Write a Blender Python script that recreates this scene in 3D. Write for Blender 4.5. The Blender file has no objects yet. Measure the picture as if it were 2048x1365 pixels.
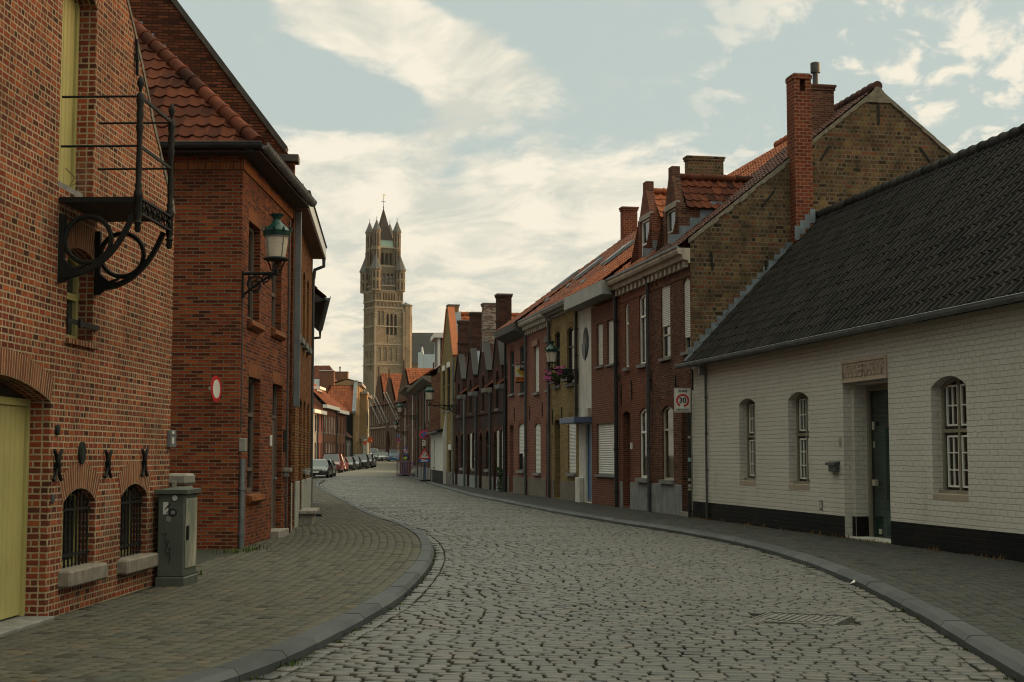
import bpy, bmesh, math, random
import numpy as np
from mathutils import Vector, Matrix, geometry
random.seed(11); rng = np.random.default_rng(11)
SC = bpy.context.scene
COL = SC.collection
R_ = math.radians
PI = math.pi
# ---------------------------------------------------------------- camera
FPX, CX, CY, HOR = 2844.0, 1024.0, 682.5, 912.0
EYE = 1.7
TH = math.atan((HOR - CY) / FPX)
PAV = 0.1                                   # pavement level above the road
def rise(y):                                # the street climbs gently towards its far end
    if y < 100: return 0.0
    if y < 215: return 4.75e-5 * (y - 100) ** 2
    return 0.628 + 0.0109 * (min(y, 270) - 215)
def ray(u, v):
    x = (u - CX) / FPX; y = (CY - v) / FPX
    return Vector((x, math.cos(TH) - y * math.sin(TH), math.sin(TH) + y * math.cos(TH)))
CAM = Vector((0, 0, EYE))
def gnd(u, v, z=PAV):                       # point of a horizontal plane seen at a pixel of the photo
    d = ray(u, v); t = (z - EYE) / d.z
    return CAM + d * t
def at(u, v, Y):
    d = ray(u, v); return CAM + d * (Y / d.y)

# ---------------------------------------------------------------- mesh builder
class MB:
    def __init__(s): s.v = []; s.f = []; s.m = []; s.uv = []; s.t = []
    def add(s, pts, faces, m=0, uv=None, t=None):
        b = len(s.v); s.v.extend([tuple(p) for p in pts])
        for i, f in enumerate(faces):
            s.f.append([b + k for k in f]); s.m.append(m)
            s.uv.append(uv[i] if uv else None); s.t.append(t if t is not None else 0.5)
        return s
    def poly(s, pts, m=0, uv=None, t=None): return s.add(pts, [list(range(len(pts)))], m, [uv] if uv else None, t)
    def box(s, x0, x1, y0, y1, z0, z1, m=0, t=None):
        p = [(x0,y0,z0),(x1,y0,z0),(x1,y1,z0),(x0,y1,z0),(x0,y0,z1),(x1,y0,z1),(x1,y1,z1),(x0,y1,z1)]
        return s.add(p, [(0,3,2,1),(4,5,6,7),(0,1,5,4),(1,2,6,5),(2,3,7,6),(3,0,4,7)], m, None, t)
    def cbox(s, x0, x1, y0, y1, z0, z1, c=.01, m=0, t=None):     # box with chamfered edges
        b = bmesh.new(); bmesh.ops.create_cube(b, size=1)
        for v in b.verts: v.co = Vector((x0+(v.co.x+.5)*(x1-x0), y0+(v.co.y+.5)*(y1-y0), z0+(v.co.z+.5)*(z1-z0)))
        bmesh.ops.bevel(b, geom=b.edges[:], offset=c, segments=1, affect='EDGES')
        b.verts.index_update()
        s.add([v.co[:] for v in b.verts], [[v.index for v in f.verts] for f in b.faces], m, None, t); b.free(); return s
    def prism(s, pts, d, m=0, caps=True, t=None):                # closed 3d polygon pts pushed along vector d
        n = len(pts); d = Vector(d); a = [Vector(p) for p in pts]
        P = a + [p + d for p in a]
        F = [(i, (i+1) % n, n+(i+1) % n, n+i) for i in range(n)]
        if caps: F += [tuple(range(n-1, -1, -1)), tuple(range(n, 2*n))]
        return s.add(P, F, m, None, t)
    def bar(s, p, q, w, h=None, m=0, up=(0,0,1)):
        p = Vector(p); q = Vector(q); h = h or w; d = (q - p).normalized(); u = Vector(up)
        if abs(d.dot(u)) > .98: u = Vector((1,0,0))
        a = d.cross(u).normalized() * w/2; b = a.cross(d).normalized() * h/2
        return s.prism([p-a-b, p+a-b, p+a+b, p-a+b], q - p, m)
    def tube(s, path, r, n=8, m=0, caps=True, closed=False):
        P = [Vector(p) for p in path]; k = len(P); rr = r if hasattr(r, '__len__') else [r]*k
        V = []; F = []; a = None
        for i in range(k):
            d = (P[(i+1) % k] - P[i-1]) if closed else (P[min(i+1, k-1)] - P[max(i-1, 0)])
            d.normalize()
            if a is None: a = d.orthogonal().normalized()
            else:
                a = a - d * a.dot(d); a = a.normalized() if a.length > 1e-6 else d.orthogonal().normalized()
            b = d.cross(a)
            for j in range(n):
                th = 2*PI*j/n; V.append(P[i] + (a*math.cos(th) + b*math.sin(th))*rr[i])
        for i in range(k if closed else k-1):
            o = i*n; q = ((i+1) % k)*n
            for j in range(n): F.append((o+j, o+(j+1) % n, q+(j+1) % n, q+j))
        if caps and not closed: F += [tuple(range(n-1, -1, -1)), tuple(range((k-1)*n, k*n))]
        return s.add(V, F, m)
    def lathe(s, prof, c=(0,0,0), n=16, m=0, axis='z', rot=0):    # prof: (r, h)
        V = []; F = []; c = Vector(c)
        for r, h in prof:
            for j in range(n):
                th = 2*PI*j/n + rot; x, y = r*math.cos(th), r*math.sin(th)
                V.append(c + (Vector((x,y,h)) if axis == 'z' else Vector((x,h,y)) if axis == 'y' else Vector((h,x,y))))
        for i in range(len(prof)-1):
            for j in range(n): F.append((i*n+j, i*n+(j+1) % n, (i+1)*n+(j+1) % n, (i+1)*n+j))
        F += [tuple(range(n-1, -1, -1)), tuple(range((len(prof)-1)*n, len(prof)*n))]
        return s.add(V, F, m)
    def sweep(s, prof, p, q, out, up=(0,0,1), m=0):               # 2d profile (a along out, b along up) swept p->q
        p = Vector(p); o = Vector(out); u = Vector(up)
        return s.prism([p + o*a + u*b for a, b in prof], Vector(q) - p, m)
    def merge(s, o, M=None):
        b = len(s.v); s.v.extend([tuple(M @ Vector(p)) if M else p for p in o.v])
        s.f.extend([[b+k for k in f] for f in o.f]); s.m.extend(o.m); s.uv.extend(o.uv); s.t.extend(o.t); return s
    def mesh(s, name, mats, smooth=False):
        me = bpy.data.meshes.new(name); me.from_pydata(s.v, [], s.f)
        for m in (mats if isinstance(mats, (list, tuple)) else [mats]): me.materials.append(m)
        n = len(me.polygons)
        if n != len(s.f): raise RuntimeError(name)
        me.polygons.foreach_set('material_index', s.m)
        if smooth: me.polygons.foreach_set('use_smooth', [True]*n)
        uvl = me.uv_layers.new(name='UVMap'); buf = np.zeros((len(me.loops), 2), dtype=np.float32)
        tin = np.zeros((len(me.loops), 4), dtype=np.float32); li = 0
        me.update()
        nrm = np.zeros(n*3, dtype=np.float32); me.polygons.foreach_get('normal', nrm); nrm = np.abs(nrm.reshape(-1, 3))
        V = np.array(s.v, dtype=np.float32).reshape(-1, 3)
        for i, f in enumerate(s.f):
            k = len(f)
            if s.uv[i] is not None: buf[li:li+k] = s.uv[i]
            else:
                c = V[f]; nx, ny, nz = nrm[i]
                if nz > .9: buf[li:li+k] = c[:, (0, 1)]
                elif nx > ny: buf[li:li+k] = c[:, (1, 2)]
                else: buf[li:li+k] = c[:, (0, 2)]
            tin[li:li+k, :3] = s.t[i]; tin[li:li+k, 3] = 1; li += k
        uvl.data.foreach_set('uv', buf.ravel())
        ca = me.color_attributes.new('tint', 'FLOAT_COLOR', 'CORNER'); ca.data.foreach_set('color', tin.ravel())
        return me
    def build(s, name, mats, parent=None, smooth=False, auto=None):
        me = s.mesh(name, mats, smooth or auto is not None)
        if auto is not None: me.set_sharp_from_angle(angle=R_(auto))
        o = bpy.data.objects.new(name, me); COL.objects.link(o)
        if parent is not None: o.parent = parent
        return o

def tag(o, label=None, cat=None, group=None, kind=None):
    if label: o['label'] = label
    if cat: o['category'] = cat
    if group: o['group'] = group
    if kind: o['kind'] = kind
    return o
def thing(name, label, cat, loc=(0,0,0), rz=0, group=None):
    o = bpy.data.objects.new(name, None); COL.objects.link(o); o.empty_display_size = .2
    o.location = loc; o.rotation_euler = (0, 0, rz); return tag(o, label, cat, group)
def copy_tree(o, parent=None):
    c = o.copy(); COL.objects.link(c)
    if parent is not None: c.parent = parent
    for ch in o.children: copy_tree(ch, c)
    return c

class Facade:                               # local frame: x right as seen from the street, y into the building, z up
    def __init__(s, origin, ang):
        s.o = Vector(origin); s.a = ang
        s.M = Matrix.Translation(s.o) @ Matrix.Rotation(ang, 4, 'Z'); s.I = s.M.inverted()
    def px(s, u, v, d=0.0):
        o = s.I @ CAM; r = s.I.to_3x3() @ ray(u, v); t = (d - o.y) / r.y; p = o + r*t
        return p.x, p.z
    def pxx(s, u, v, x):                    # ray against the plane local x = const -> (y, z)
        o = s.I @ CAM; r = s.I.to_3x3() @ ray(u, v); t = (x - o.x) / r.x; p = o + r*t
        return p.y, p.z
    def rect(s, u0, u1, v0, v1, d=0.0):     # v0 / v1 are read at the middle of the opening
        um = (u0+u1)/2; vm = (v0+v1)/2
        return s.px(u0, vm, d)[0], s.px(u1, vm, d)[0], s.px(um, v1, d)[1], s.px(um, v0, d)[1]
    def world(s, x, y, z): return s.M @ Vector((x, y, z))
    def thing(s, name, label, cat, x=0, y=0, z=0, group=None):
        return thing(name, label, cat, s.world(x, y, z), s.a, group)

# ---------------------------------------------------------------- outlines with holes
def arch(x0, x1, z0, z1, rise, n=10, pointed=False):
    if rise <= 0: return [(x0,z0),(x1,z0),(x1,z1),(x0,z1)]
    w = (x1-x0)/2; c = (x0+x1)/2; zs = z1 - rise; pts = [(x0,z0),(x1,z0)]
    if pointed:
        for i in range(n+1):
            a = i/n; xx = w*(1-2*a); pts.append((c+xx, zs + rise*(1-abs(xx/w)**1.9)**.75 if abs(xx) < w else zs))
        return pts
    r = (w*w + rise*rise)/(2*rise); zc = z1 - r; a0 = math.asin(min(1, w/r))
    if rise > w: a0 = PI - a0
    for i in range(n+1):
        a = a0 - 2*a0*i/n; pts.append((c + r*math.sin(a), zc + r*math.cos(a)))
    return pts
def oval(cx, cz, a, b, n=28): return [(cx + a*math.cos(2*PI*i/n), cz + b*math.sin(2*PI*i/n)) for i in range(n)]
def inpoly(x, z, P):
    c = False; j = len(P)-1
    for i in range(len(P)):
        if (P[i][1] > z) != (P[j][1] > z) and x < (P[j][0]-P[i][0])*(z-P[i][1])/(P[j][1]-P[i][1]) + P[i][0]: c = not c
        j = i
    return c
def holed(mb, outline, holes, to, m=0, dz=None):
    V = []; E = []
    for ring in [outline] + holes:
        b = len(V); k = len(ring); V += [Vector(p) for p in ring]; E += [(b+i, b+(i+1) % k) for i in range(k)]
    vs, es, fs, *_ = geometry.delaunay_2d_cdt(V, E, [], 0, 1e-6)
    keep = []
    for f in fs:
        cx = sum(vs[i][0] for i in f)/3; cz = sum(vs[i][1] for i in f)/3
        if inpoly(cx, cz, outline) and not any(inpoly(cx, cz, h) for h in holes): keep.append(list(f))
    mb.add([to(p[0], p[1]) for p in vs], keep, m, [[(vs[i][0], vs[i][1]) for i in f] for f in keep])
def reveal(mb, ring, y0, y1, m=0, skip_bottom=False):
    k = len(ring); L = 0
    for i in range(k):
        a = ring[i]; b = ring[(i+1) % k]; d = math.hypot(b[0]-a[0], b[1]-a[1])
        if abs(b[0]-a[0]) < 1e-6: uv = [(y0, a[1]), (y0, b[1]), (y1, b[1]), (y1, a[1])]
        else: uv = [(L, y0), (L+d, y0), (L+d, y1), (L, y1)]
        L += d
        mb.poly([(a[0],y0,a[1]), (b[0],y0,b[1]), (b[0],y1,b[1]), (a[0],y1,a[1])], m, uv)
def soldier(mb, x0, x1, z1, rise, h, m, y=-.003, n=10, ext=.0, pointed=False):   # arch of upright bricks over an opening
    A = arch(x0-ext, x1+ext, z1-5, z1, rise, n, pointed)[2:] if rise > 0 else [(x1+ext, z1), (x0-ext, z1)]
    c = (x0+x1)/2; L = 0
    B = []
    for x, z in A:
        if rise > 0 and not pointed:
            w = (x1-x0)/2 + ext; r = (w*w+rise*rise)/(2*rise); zc = z1-r; d = Vector((x-c, z-zc)).normalized()
        else: d = Vector(((x-c)*.12/max(.01, (x1-x0)/2), 1)).normalized()
        B.append((x+d.x*h, z+d.y*h))
    for i in range(len(A)-1):
        d = math.hypot(A[i+1][0]-A[i][0], A[i+1][1]-A[i][1])
        mb.poly([(A[i][0],y,A[i][1]), (B[i][0],y,B[i][1]), (B[i+1][0],y,B[i+1][1]), (A[i+1][0],y,A[i+1][1])], m,
                [(L,.005), (L,h), (L+d,h), (L+d,.005)]); L += d

# ---------------------------------------------------------------- materials
_M = {}
def nodes(name):
    m = bpy.data.materials.new(name); m.use_nodes = True; nt = m.node_tree; nt.nodes.clear()
    out = nt.nodes.new('ShaderNodeOutputMaterial'); b = nt.nodes.new('ShaderNodeBsdfPrincipled')
    nt.links.new(b.outputs[0], out.inputs[0]); return m, nt, b
def N(nt, t, **k):
    n = nt.nodes.new('ShaderNode' + t)
    for a, v in k.items():
        if a in ('inp',):
            for i, x in v.items():
                if hasattr(x, 'is_output') or isinstance(x, bpy.types.NodeSocket): nt.links.new(x, n.inputs[i])
                else: n.inputs[i].default_value = x
        else: setattr(n, a, v)
    return n
def rgba(c): return (c[0], c[1], c[2], 1)
def ramp(nt, fac, stops, interp='LINEAR'):
    r = nt.nodes.new('ShaderNodeValToRGB'); r.color_ramp.interpolation = interp; e = r.color_ramp.elements
    while len(e) < len(stops): e.new(.5)
    for i, (p, c) in enumerate(stops):
        e[i].position = p; e[i].color = rgba(c) if hasattr(c, '__len__') else (c, c, c, 1)
    nt.links.new(fac, r.inputs[0]); return r.outputs[0]
def mixc(nt, fac, a, b, mode='MIX'):
    n = nt.nodes.new('ShaderNodeMix'); n.data_type = 'RGBA'; n.blend_type = mode
    for i, x in ((0, fac), (6, a), (7, b)):
        if isinstance(x, bpy.types.NodeSocket): nt.links.new(x, n.inputs[i])
        else: n.inputs[i].default_value = x if not hasattr(x, '__len__') else rgba(x)
    return n.outputs[2]
def math_(nt, op, a, b=0.0, clamp=False):
    n = nt.nodes.new('ShaderNodeMath'); n.operation = op; n.use_clamp = clamp
    for i, x in ((0, a), (1, b)):
        if isinstance(x, bpy.types.NodeSocket): nt.links.new(x, n.inputs[i])
        else: n.inputs[i].default_value = x
    return n.outputs[0]
def noise(nt, vec, scale, detail=4, rough=.55, out=0, dist=0.0):
    n = nt.nodes.new('ShaderNodeTexNoise'); n.inputs['Scale'].default_value = scale
    n.inputs['Detail'].default_value = detail; n.inputs['Roughness'].default_value = rough; n.inputs['Distortion'].default_value = dist
    if vec is not None: nt.links.new(vec, n.inputs['Vector'])
    return n.outputs[out]
def obj_vec(nt, scale=None):
    tc = nt.nodes.new('ShaderNodeTexCoord'); v = tc.outputs['Object']
    if scale:
        mp = nt.nodes.new('ShaderNodeMapping'); mp.inputs['Scale'].default_value = scale; nt.links.new(v, mp.inputs[0]); v = mp.outputs[0]
    return v
def bump(nt, b, h, strength, dist=.01):
    n = nt.nodes.new('ShaderNodeBump'); n.inputs['Strength'].default_value = strength; n.inputs['Distance'].default_value = dist
    nt.links.new(h, n.inputs['Height']); nt.links.new(n.outputs[0], b.inputs['Normal'])

def paint(name, col, rough=.6, var=.18, metal=0, nscale=3.0, bmp=.15, dirt=None, spec=.28):
    if name in _M: return _M[name]
    m, nt, b = nodes(name); o = obj_vec(nt)
    n1 = noise(nt, o, nscale, 5); n2 = noise(nt, o, nscale*14, 3)
    lo = [c*(1-var) for c in col]; hi = [min(1, c*(1+var)) for c in col]
    c = ramp(nt, n1, [(.3, lo), (.7, hi)])
    if dirt:
        dn = ramp(nt, noise(nt, obj_vec(nt, (1.3,1.3,.35)), 2.6, 6, .7), [(.48, 0), (.72, 1)])
        c = mixc(nt, math_(nt, 'MULTIPLY', dn, dirt[1]), c, dirt[0])
    nt.links.new(c, b.inputs['Base Color'])
    b.inputs['Roughness'].default_value = rough; b.inputs['Metallic'].default_value = metal
    b.inputs['Specular IOR Level'].default_value = spec
    if bmp: bump(nt, b, n2, bmp, .004)
    _M[name] = m; return m

def brick(name, cols, mortar, bw=.215, rh=.0635, ms=.011, squash=1.0, sqf=2, off=.5, bmp=.7, grime=((.02,.018,.015), .35), rough=.9,
          wob=.006, paintcol=None, soft=.35, dscale=.9, stain=None, bd=.008):
    if name in _M: return _M[name]
    m, nt, b = nodes(name); uv = N(nt, 'UVMap', uv_map='UVMap').outputs[0]
    nz = noise(nt, uv, 9, 2, out=1)
    sub = N(nt, 'VectorMath', operation='SUBTRACT', inp={0: nz, 1: (.5,.5,.5)}).outputs[0]
    sc = N(nt, 'VectorMath', operation='SCALE', inp={0: sub}); sc.inputs['Scale'].default_value = wob*2
    vec = N(nt, 'VectorMath', operation='ADD', inp={0: uv, 1: sc.outputs[0]}).outputs[0]
    br = N(nt, 'TexBrick', offset=off, offset_frequency=2, squash=squash, squash_frequency=sqf,
           inp={'Vector': vec, 'Color1': (0,0,0,1), 'Color2': (1,1,1,1), 'Mortar': (.5,.5,.5,1), 'Scale': 1.0,
                'Mortar Size': ms, 'Mortar Smooth': soft, 'Bias': 0.0, 'Brick Width': bw, 'Row Height': rh})
    fac = br.outputs['Fac']; o = obj_vec(nt)
    fine = noise(nt, uv, 95, 4, .65); big = noise(nt, o, dscale, 6, .62); mid = noise(nt, uv, 11, 4, .6)
    if paintcol:
        c = ramp(nt, big, [(.3, [x*.9 for x in paintcol]), (.7, paintcol)])
        c = mixc(nt, math_(nt, 'MULTIPLY', fac, .22), c, [x*.6 for x in paintcol])
    else:
        k = len(cols); base = ramp(nt, br.outputs['Color'], [(.02 + .96*i/(k-1), cc) for i, cc in enumerate(cols)])
        c = mixc(nt, .55, base, ramp(nt, fine, [(.25, .35), (.75, 1.0)]), 'MULTIPLY')
        c = mixc(nt, .5, c, ramp(nt, mid, [(.3, .55), (.65, 1.15)]), 'MULTIPLY')
        mc = mixc(nt, ramp(nt, mid, [(.35, 0), (.7, .8)]), mortar, [x*.55 for x in mortar])
        c = mixc(nt, fac, c, mc)
    if grime: c = mixc(nt, math_(nt, 'MULTIPLY', ramp(nt, big, [(.42, 0), (.72, 1)]), grime[1]), c, grime[0])
    if stain:   # pale efflorescence or run marks
        st = ramp(nt, noise(nt, obj_vec(nt, (1.6,1.6,.5)), 1.1, 5, .7), [(.56, 0), (.74, 1)])
        c = mixc(nt, math_(nt, 'MULTIPLY', st, stain[1]), c, stain[0])
    nt.links.new(c, b.inputs['Base Color']); b.inputs['Roughness'].default_value = rough
    b.inputs['Specular IOR Level'].default_value = .06
    h = math_(nt, 'ADD', math_(nt, 'SUBTRACT', 1.0, fac), math_(nt, 'MULTIPLY', math_(nt, 'ADD', fine, mid), .45))
    bump(nt, b, h, bmp, bd)
    _M[name] = m; return m

def tinted(name, cols, rough=.8, moss=None, bmp=.4, nscale=18, vary=.6, spec=.1, patch=None):   # per-piece colour from the tint attribute
    if name in _M: return _M[name]
    m, nt, b = nodes(name); at_ = N(nt, 'Attribute', attribute_name='tint').outputs['Fac']; o = obj_vec(nt)
    k = len(cols); c = ramp(nt, at_, [(i/(k-1), cc) for i, cc in enumerate(cols)])
    n1 = noise(nt, o, nscale, 5, .65); n0 = noise(nt, o, .7, 5, .6)
    c = mixc(nt, vary, c, ramp(nt, n1, [(.28, .4), (.72, 1.2)]), 'MULTIPLY')
    if patch: c = mixc(nt, math_(nt, 'MULTIPLY', ramp(nt, n0, [(.45, 0), (.68, 1)]), patch[1]), c, patch[0])
    if moss:
        mm = ramp(nt, noise(nt, o, 3.1, 6, .7), [(.52, 0), (.7, 1)])
        c = mixc(nt, math_(nt, 'MULTIPLY', mm, moss[1]), c, moss[0])
    nt.links.new(c, b.inputs['Base Color'])
    rr = ramp(nt, n1, [(.3, rough*.85), (.7, min(1, rough*1.1))]); nt.links.new(rr, b.inputs['Roughness'])
    b.inputs['Specular IOR Level'].default_value = spec
    if bmp: bump(nt, b, n1, bmp, .006)
    _M[name] = m; return m

def glass(name, col=(.015,.018,.02), rough=.04, wav=.04):
    if name in _M: return _M[name]
    m, nt, b = nodes(name); o = obj_vec(nt)
    nt.links.new(ramp(nt, noise(nt, o, .8, 2), [(.35, [c*.6 for c in col]), (.65, [c*1.6 for c in col])]), b.inputs['Base Color'])
    b.inputs['Roughness'].default_value = rough; b.inputs['IOR'].default_value = 1.5
    bump(nt, b, noise(nt, o, 1.7, 1), wav, .05); _M[name] = m; return m
def clear_glass(name, tintc=(.9,.93,.92)):
    if name in _M: return _M[name]
    m = bpy.data.materials.new(name); m.use_nodes = True; nt = m.node_tree; nt.nodes.clear()
    out = nt.nodes.new('ShaderNodeOutputMaterial'); tr = N(nt, 'BsdfTransparent', inp={0: rgba(tintc)}); gl = N(nt, 'BsdfGlossy', inp={'Roughness': .03})
    bp = nt.nodes.new('ShaderNodeBump'); bp.inputs['Strength'].default_value = .03; nt.links.new(noise(nt, obj_vec(nt), 1.7, 1), bp.inputs['Height']); nt.links.new(bp.outputs[0], gl.inputs['Normal'])
    fr = N(nt, 'Fresnel', inp={0: 1.5}); mx = N(nt, 'MixShader', inp={0: fr.outputs[0], 1: tr.outputs[0], 2: gl.outputs[0]})
    nt.links.new(mx.outputs[0], out.inputs[0]); _M[name] = m; return m

# shared materials
M_ORB = brick('brick_old_red', [(.07,.03,.022),(.20,.046,.028),(.30,.066,.036),(.17,.05,.036),(.40,.098,.042),(.11,.042,.032),(.43,.12,.045),(.25,.055,.032)], (.42,.325,.21), .080, .0645, .0100, 1.9, 2, .5,
              stain=((.42,.36,.28), .25), grime=((.04,.026,.016), .55))
M_ORBs = brick('brick_old_red_upright', [(.17,.05,.03),(.27,.075,.038),(.34,.11,.05),(.20,.065,.042)], (.36,.28,.18), .058, .5, .0125, 1, 2, 0)
M_ORG = brick('brick_orange_brown', [(.075,.02,.011),(.14,.029,.013),(.23,.046,.018),(.29,.064,.022),(.095,.024,.012),(.35,.09,.027),(.17,.035,.014)], (.17,.13,.095), .225, .0615, .010, wob=.005, grime=((.02,.012,.008), .3))
M_ORGs = brick('brick_orange_upright', [(.19,.05,.016),(.30,.085,.022),(.37,.115,.03),(.25,.065,.02)], (.2,.16,.12), .062, .5, .009, 1, 2, 0)
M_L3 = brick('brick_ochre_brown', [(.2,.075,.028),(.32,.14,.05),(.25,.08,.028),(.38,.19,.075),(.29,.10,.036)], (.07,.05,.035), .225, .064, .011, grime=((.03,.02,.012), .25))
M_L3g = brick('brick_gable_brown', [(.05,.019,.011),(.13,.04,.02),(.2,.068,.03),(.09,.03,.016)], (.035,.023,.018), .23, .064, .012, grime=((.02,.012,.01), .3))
M_WHT = brick('white_painted_brick', None, None, .24, .094, .012, paintcol=(.60,.575,.52), bmp=1.0, bd=.015, wob=.02, grime=((.36,.34,.29), .45), soft=.5, rough=.7, stain=((.30,.285,.25), .4))
M_BLK = brick('black_tarred_brick', None, None, .24, .094, .012, paintcol=(.0085,.0088,.010), bmp=1.0, bd=.02, grime=((.045,.03,.02), .2), rough=.6)
M_GAB = brick('brick_yellow_gable', [(.042,.029,.018),(.17,.10,.044),(.095,.06,.032),(.24,.15,.058),(.068,.044,.027),(.21,.08,.038),(.14,.086,.045)], (.17,.135,.10), .25, .118, .019, .5, 2, .5, wob=.018, grime=((.026,.023,.016), .8), dscale=1.6)
M_DRK = brick('brick_dark_red', [(.05,.022,.018),(.12,.042,.028),(.17,.06,.036),(.085,.034,.024),(.23,.1,.062)], (.17,.12,.09), .215, .063, .011, grime=((.02,.014,.012), .35))
M_RED = brick('brick_red', [(.16,.042,.026),(.22,.06,.034),(.13,.04,.026),(.26,.075,.042)], (.23,.15,.115), .215, .063, .010)
M_REDs = brick('brick_red_upright', [(.18,.05,.03),(.23,.065,.036),(.15,.045,.028)], (.2,.13,.1), .062, .5, .009, 1, 2, 0)
M_DRKs = brick('brick_dark_upright', [(.13,.045,.03),(.17,.06,.036),(.10,.036,.026)], (.14,.09,.07), .062, .5, .009, 1, 2, 0)
M_MOD = brick('brick_smooth_brown', [(.17,.062,.042),(.20,.074,.05),(.155,.056,.04)], (.24,.165,.125), .23, .07, .010, grime=((.05,.03,.025), .2))
M_YEL = brick('brick_yellow', [(.27,.19,.075),(.37,.265,.105),(.22,.15,.06),(.43,.32,.135)], (.22,.165,.105), .2, .064, .011, grime=((.05,.035,.02), .3))
M_YELs = brick('brick_yellow_upright', [(.2,.13,.045),(.28,.185,.065),(.16,.10,.038)], (.15,.11,.07), .062, .5, .009, 1, 2, 0)
M_PNK = brick('brick_pink_red', [(.22,.075,.055),(.28,.10,.07),(.18,.062,.046)], (.30,.2,.16), .215, .063, .010, grime=((.06,.03,.025), .25))
M_PNKs = brick('brick_pink_upright', [(.2,.06,.042),(.25,.078,.055)], (.24,.15,.12), .062, .5, .009, 1, 2, 0)
M_BLD = brick('brick_soot', [(.04,.02,.017),(.085,.032,.024),(.12,.045,.03),(.055,.026,.02)], (.075,.055,.045), .2, .063, .011, grime=((.012,.01,.01), .6))
M_CHR = brick('brick_chimney_red', [(.15,.035,.02),(.21,.05,.026),(.25,.062,.03),(.12,.032,.02)], (.24,.15,.10), .22, .098, .014, grime=((.03,.012,.01), .45), dscale=1.6)
M_PAT = brick('brick_patched_white', [(.14,.06,.045),(.2,.09,.07),(.4,.34,.3),(.46,.4,.35)], (.4,.33,.28), .2, .066, .012, grime=((.03,.025,.02), .45), dscale=2)
M_TOW = brick('tower_brick', [(.20,.15,.10),(.28,.215,.145),(.235,.18,.12),(.33,.26,.175)], (.27,.21,.145), 1.1, .55, .04, dscale=.16, grime=((.09,.075,.055), .75), wob=.05, bmp=.25)
M_TWD = brick('tower_brick_upper', [(.11,.09,.064),(.165,.135,.092),(.135,.11,.077)], (.13,.105,.075), 1.0, .5, .04, dscale=.2, grime=((.05,.043,.034), .7), wob=.05, bmp=.25)
M_NEO = brick('brick_far_brown', [(.12,.062,.042),(.17,.085,.055),(.14,.07,.048)], (.14,.09,.065), .4, .12, .02, grime=((.05,.03,.022), .45), dscale=.3)
M_FAR = brick('brick_far_red', [(.18,.07,.04),(.24,.10,.055),(.2,.08,.046)], (.2,.12,.08), .25, .08, .015, dscale=.4)
M_FYE = brick('brick_far_ochre', [(.30,.20,.10),(.36,.25,.13),(.27,.17,.085)], (.3,.2,.11), .25, .08, .015, dscale=.4)
M_TIL = tinted('roof_tile_red', [(.04,.014,.010),(.09,.027,.015),(.135,.04,.021),(.065,.021,.013)], .88, moss=((.02,.015,.011), .75), nscale=9, spec=.08)
M_TIO = tinted('roof_tile_orange', [(.22,.062,.028),(.27,.08,.034),(.33,.10,.042),(.19,.055,.028)], .75, moss=((.09,.035,.02), .5), nscale=7)
M_TIX = tinted('roof_tile_weathered', [(.13,.046,.03),(.19,.066,.04),(.24,.085,.05),(.105,.04,.03)], .75, moss=((.055,.032,.025), .7), nscale=5)
M_TIP = tinted('roof_tile_purple_brown', [(.05,.024,.02),(.085,.036,.028),(.11,.045,.034)], .75, moss=((.04,.03,.022), .6), nscale=8)
M_TIG = tinted('roof_tile_charcoal', [(.014,.0132,.0124),(.024,.0225,.021),(.034,.0315,.029),(.018,.0172,.016)], .72, moss=((.024,.021,.016), .35), nscale=9, vary=.5, bmp=.25, spec=.05)
M_SLA = tinted('roof_slate', [(.03,.032,.034),(.05,.053,.055)], .6, moss=((.07,.07,.065), .6), nscale=.35)
M_STO = paint('bluestone', (.18,.175,.165), .8, .25, bmp=.3, dirt=((.06,.055,.05), .6), nscale=5)
M_SIL = paint('sill_stone', (.24,.215,.185), .85, .25, bmp=.4, dirt=((.08,.07,.06), .5), nscale=7)
M_STU = paint('grey_stucco', (.20,.205,.21), .85, .18, bmp=.2, dirt=((.09,.085,.08), .55))
M_STB = paint('brown_stucco', (.14,.115,.095), .85, .18, bmp=.2, dirt=((.06,.05,.04), .5))
M_REN = paint('white_render', (.52,.50,.46), .8, .1, bmp=.2, dirt=((.25,.23,.2), .55))
M_ZNC = paint('zinc', (.17,.18,.19), .5, .2, .5, bmp=.1, dirt=((.09,.09,.09), .5))
M_PIP = paint('pipe_grey', (.065,.068,.07), .5, .2, .2, bmp=.05)
M_LEAD = paint('lead', (.15,.175,.20), .5, .3, .3, bmp=.2, dirt=((.1,.11,.12), .5), nscale=4)
M_IRN = paint('black_iron', (.0055,.0055,.005), .65, .35, 0, bmp=.3, dirt=((.03,.018,.011), .3), nscale=9, spec=.25)
M_FRW = paint('frame_white', (.66,.65,.61), .45, .06, bmp=0)
M_FRB = paint('frame_beige', (.34,.31,.25), .5, .08, bmp=0)
M_FRO = paint('frame_olive_grey', (.21,.19,.145), .5, .1, bmp=.05)
M_FRG = paint('frame_taupe', (.115,.092,.075), .5, .1, bmp=0)
M_FRT = paint('frame_teal', (.05,.10,.10), .5, .15, bmp=0)
M_FRK = paint('frame_black', (.02,.02,.02), .5, .2, bmp=0)
M_BLU = paint('door_blue', (.07,.14,.26), .45, .08, bmp=0)
M_YLW = paint('woodwork_olive_yellow', (.37,.325,.125), .55, .07, bmp=.06, nscale=2, dirt=((.2,.17,.07), .3))
M_SHW = paint('shutter_white', (.56,.545,.51), .5, .06, bmp=0, dirt=((.36,.34,.3), .4))
M_GLS = glass('window_glass')
M_CLR = clear_glass('clear_window_glass')
M_CUR = paint('net_curtain', (.42,.38,.30), .9, .25, bmp=.2, nscale=1.5)
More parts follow.
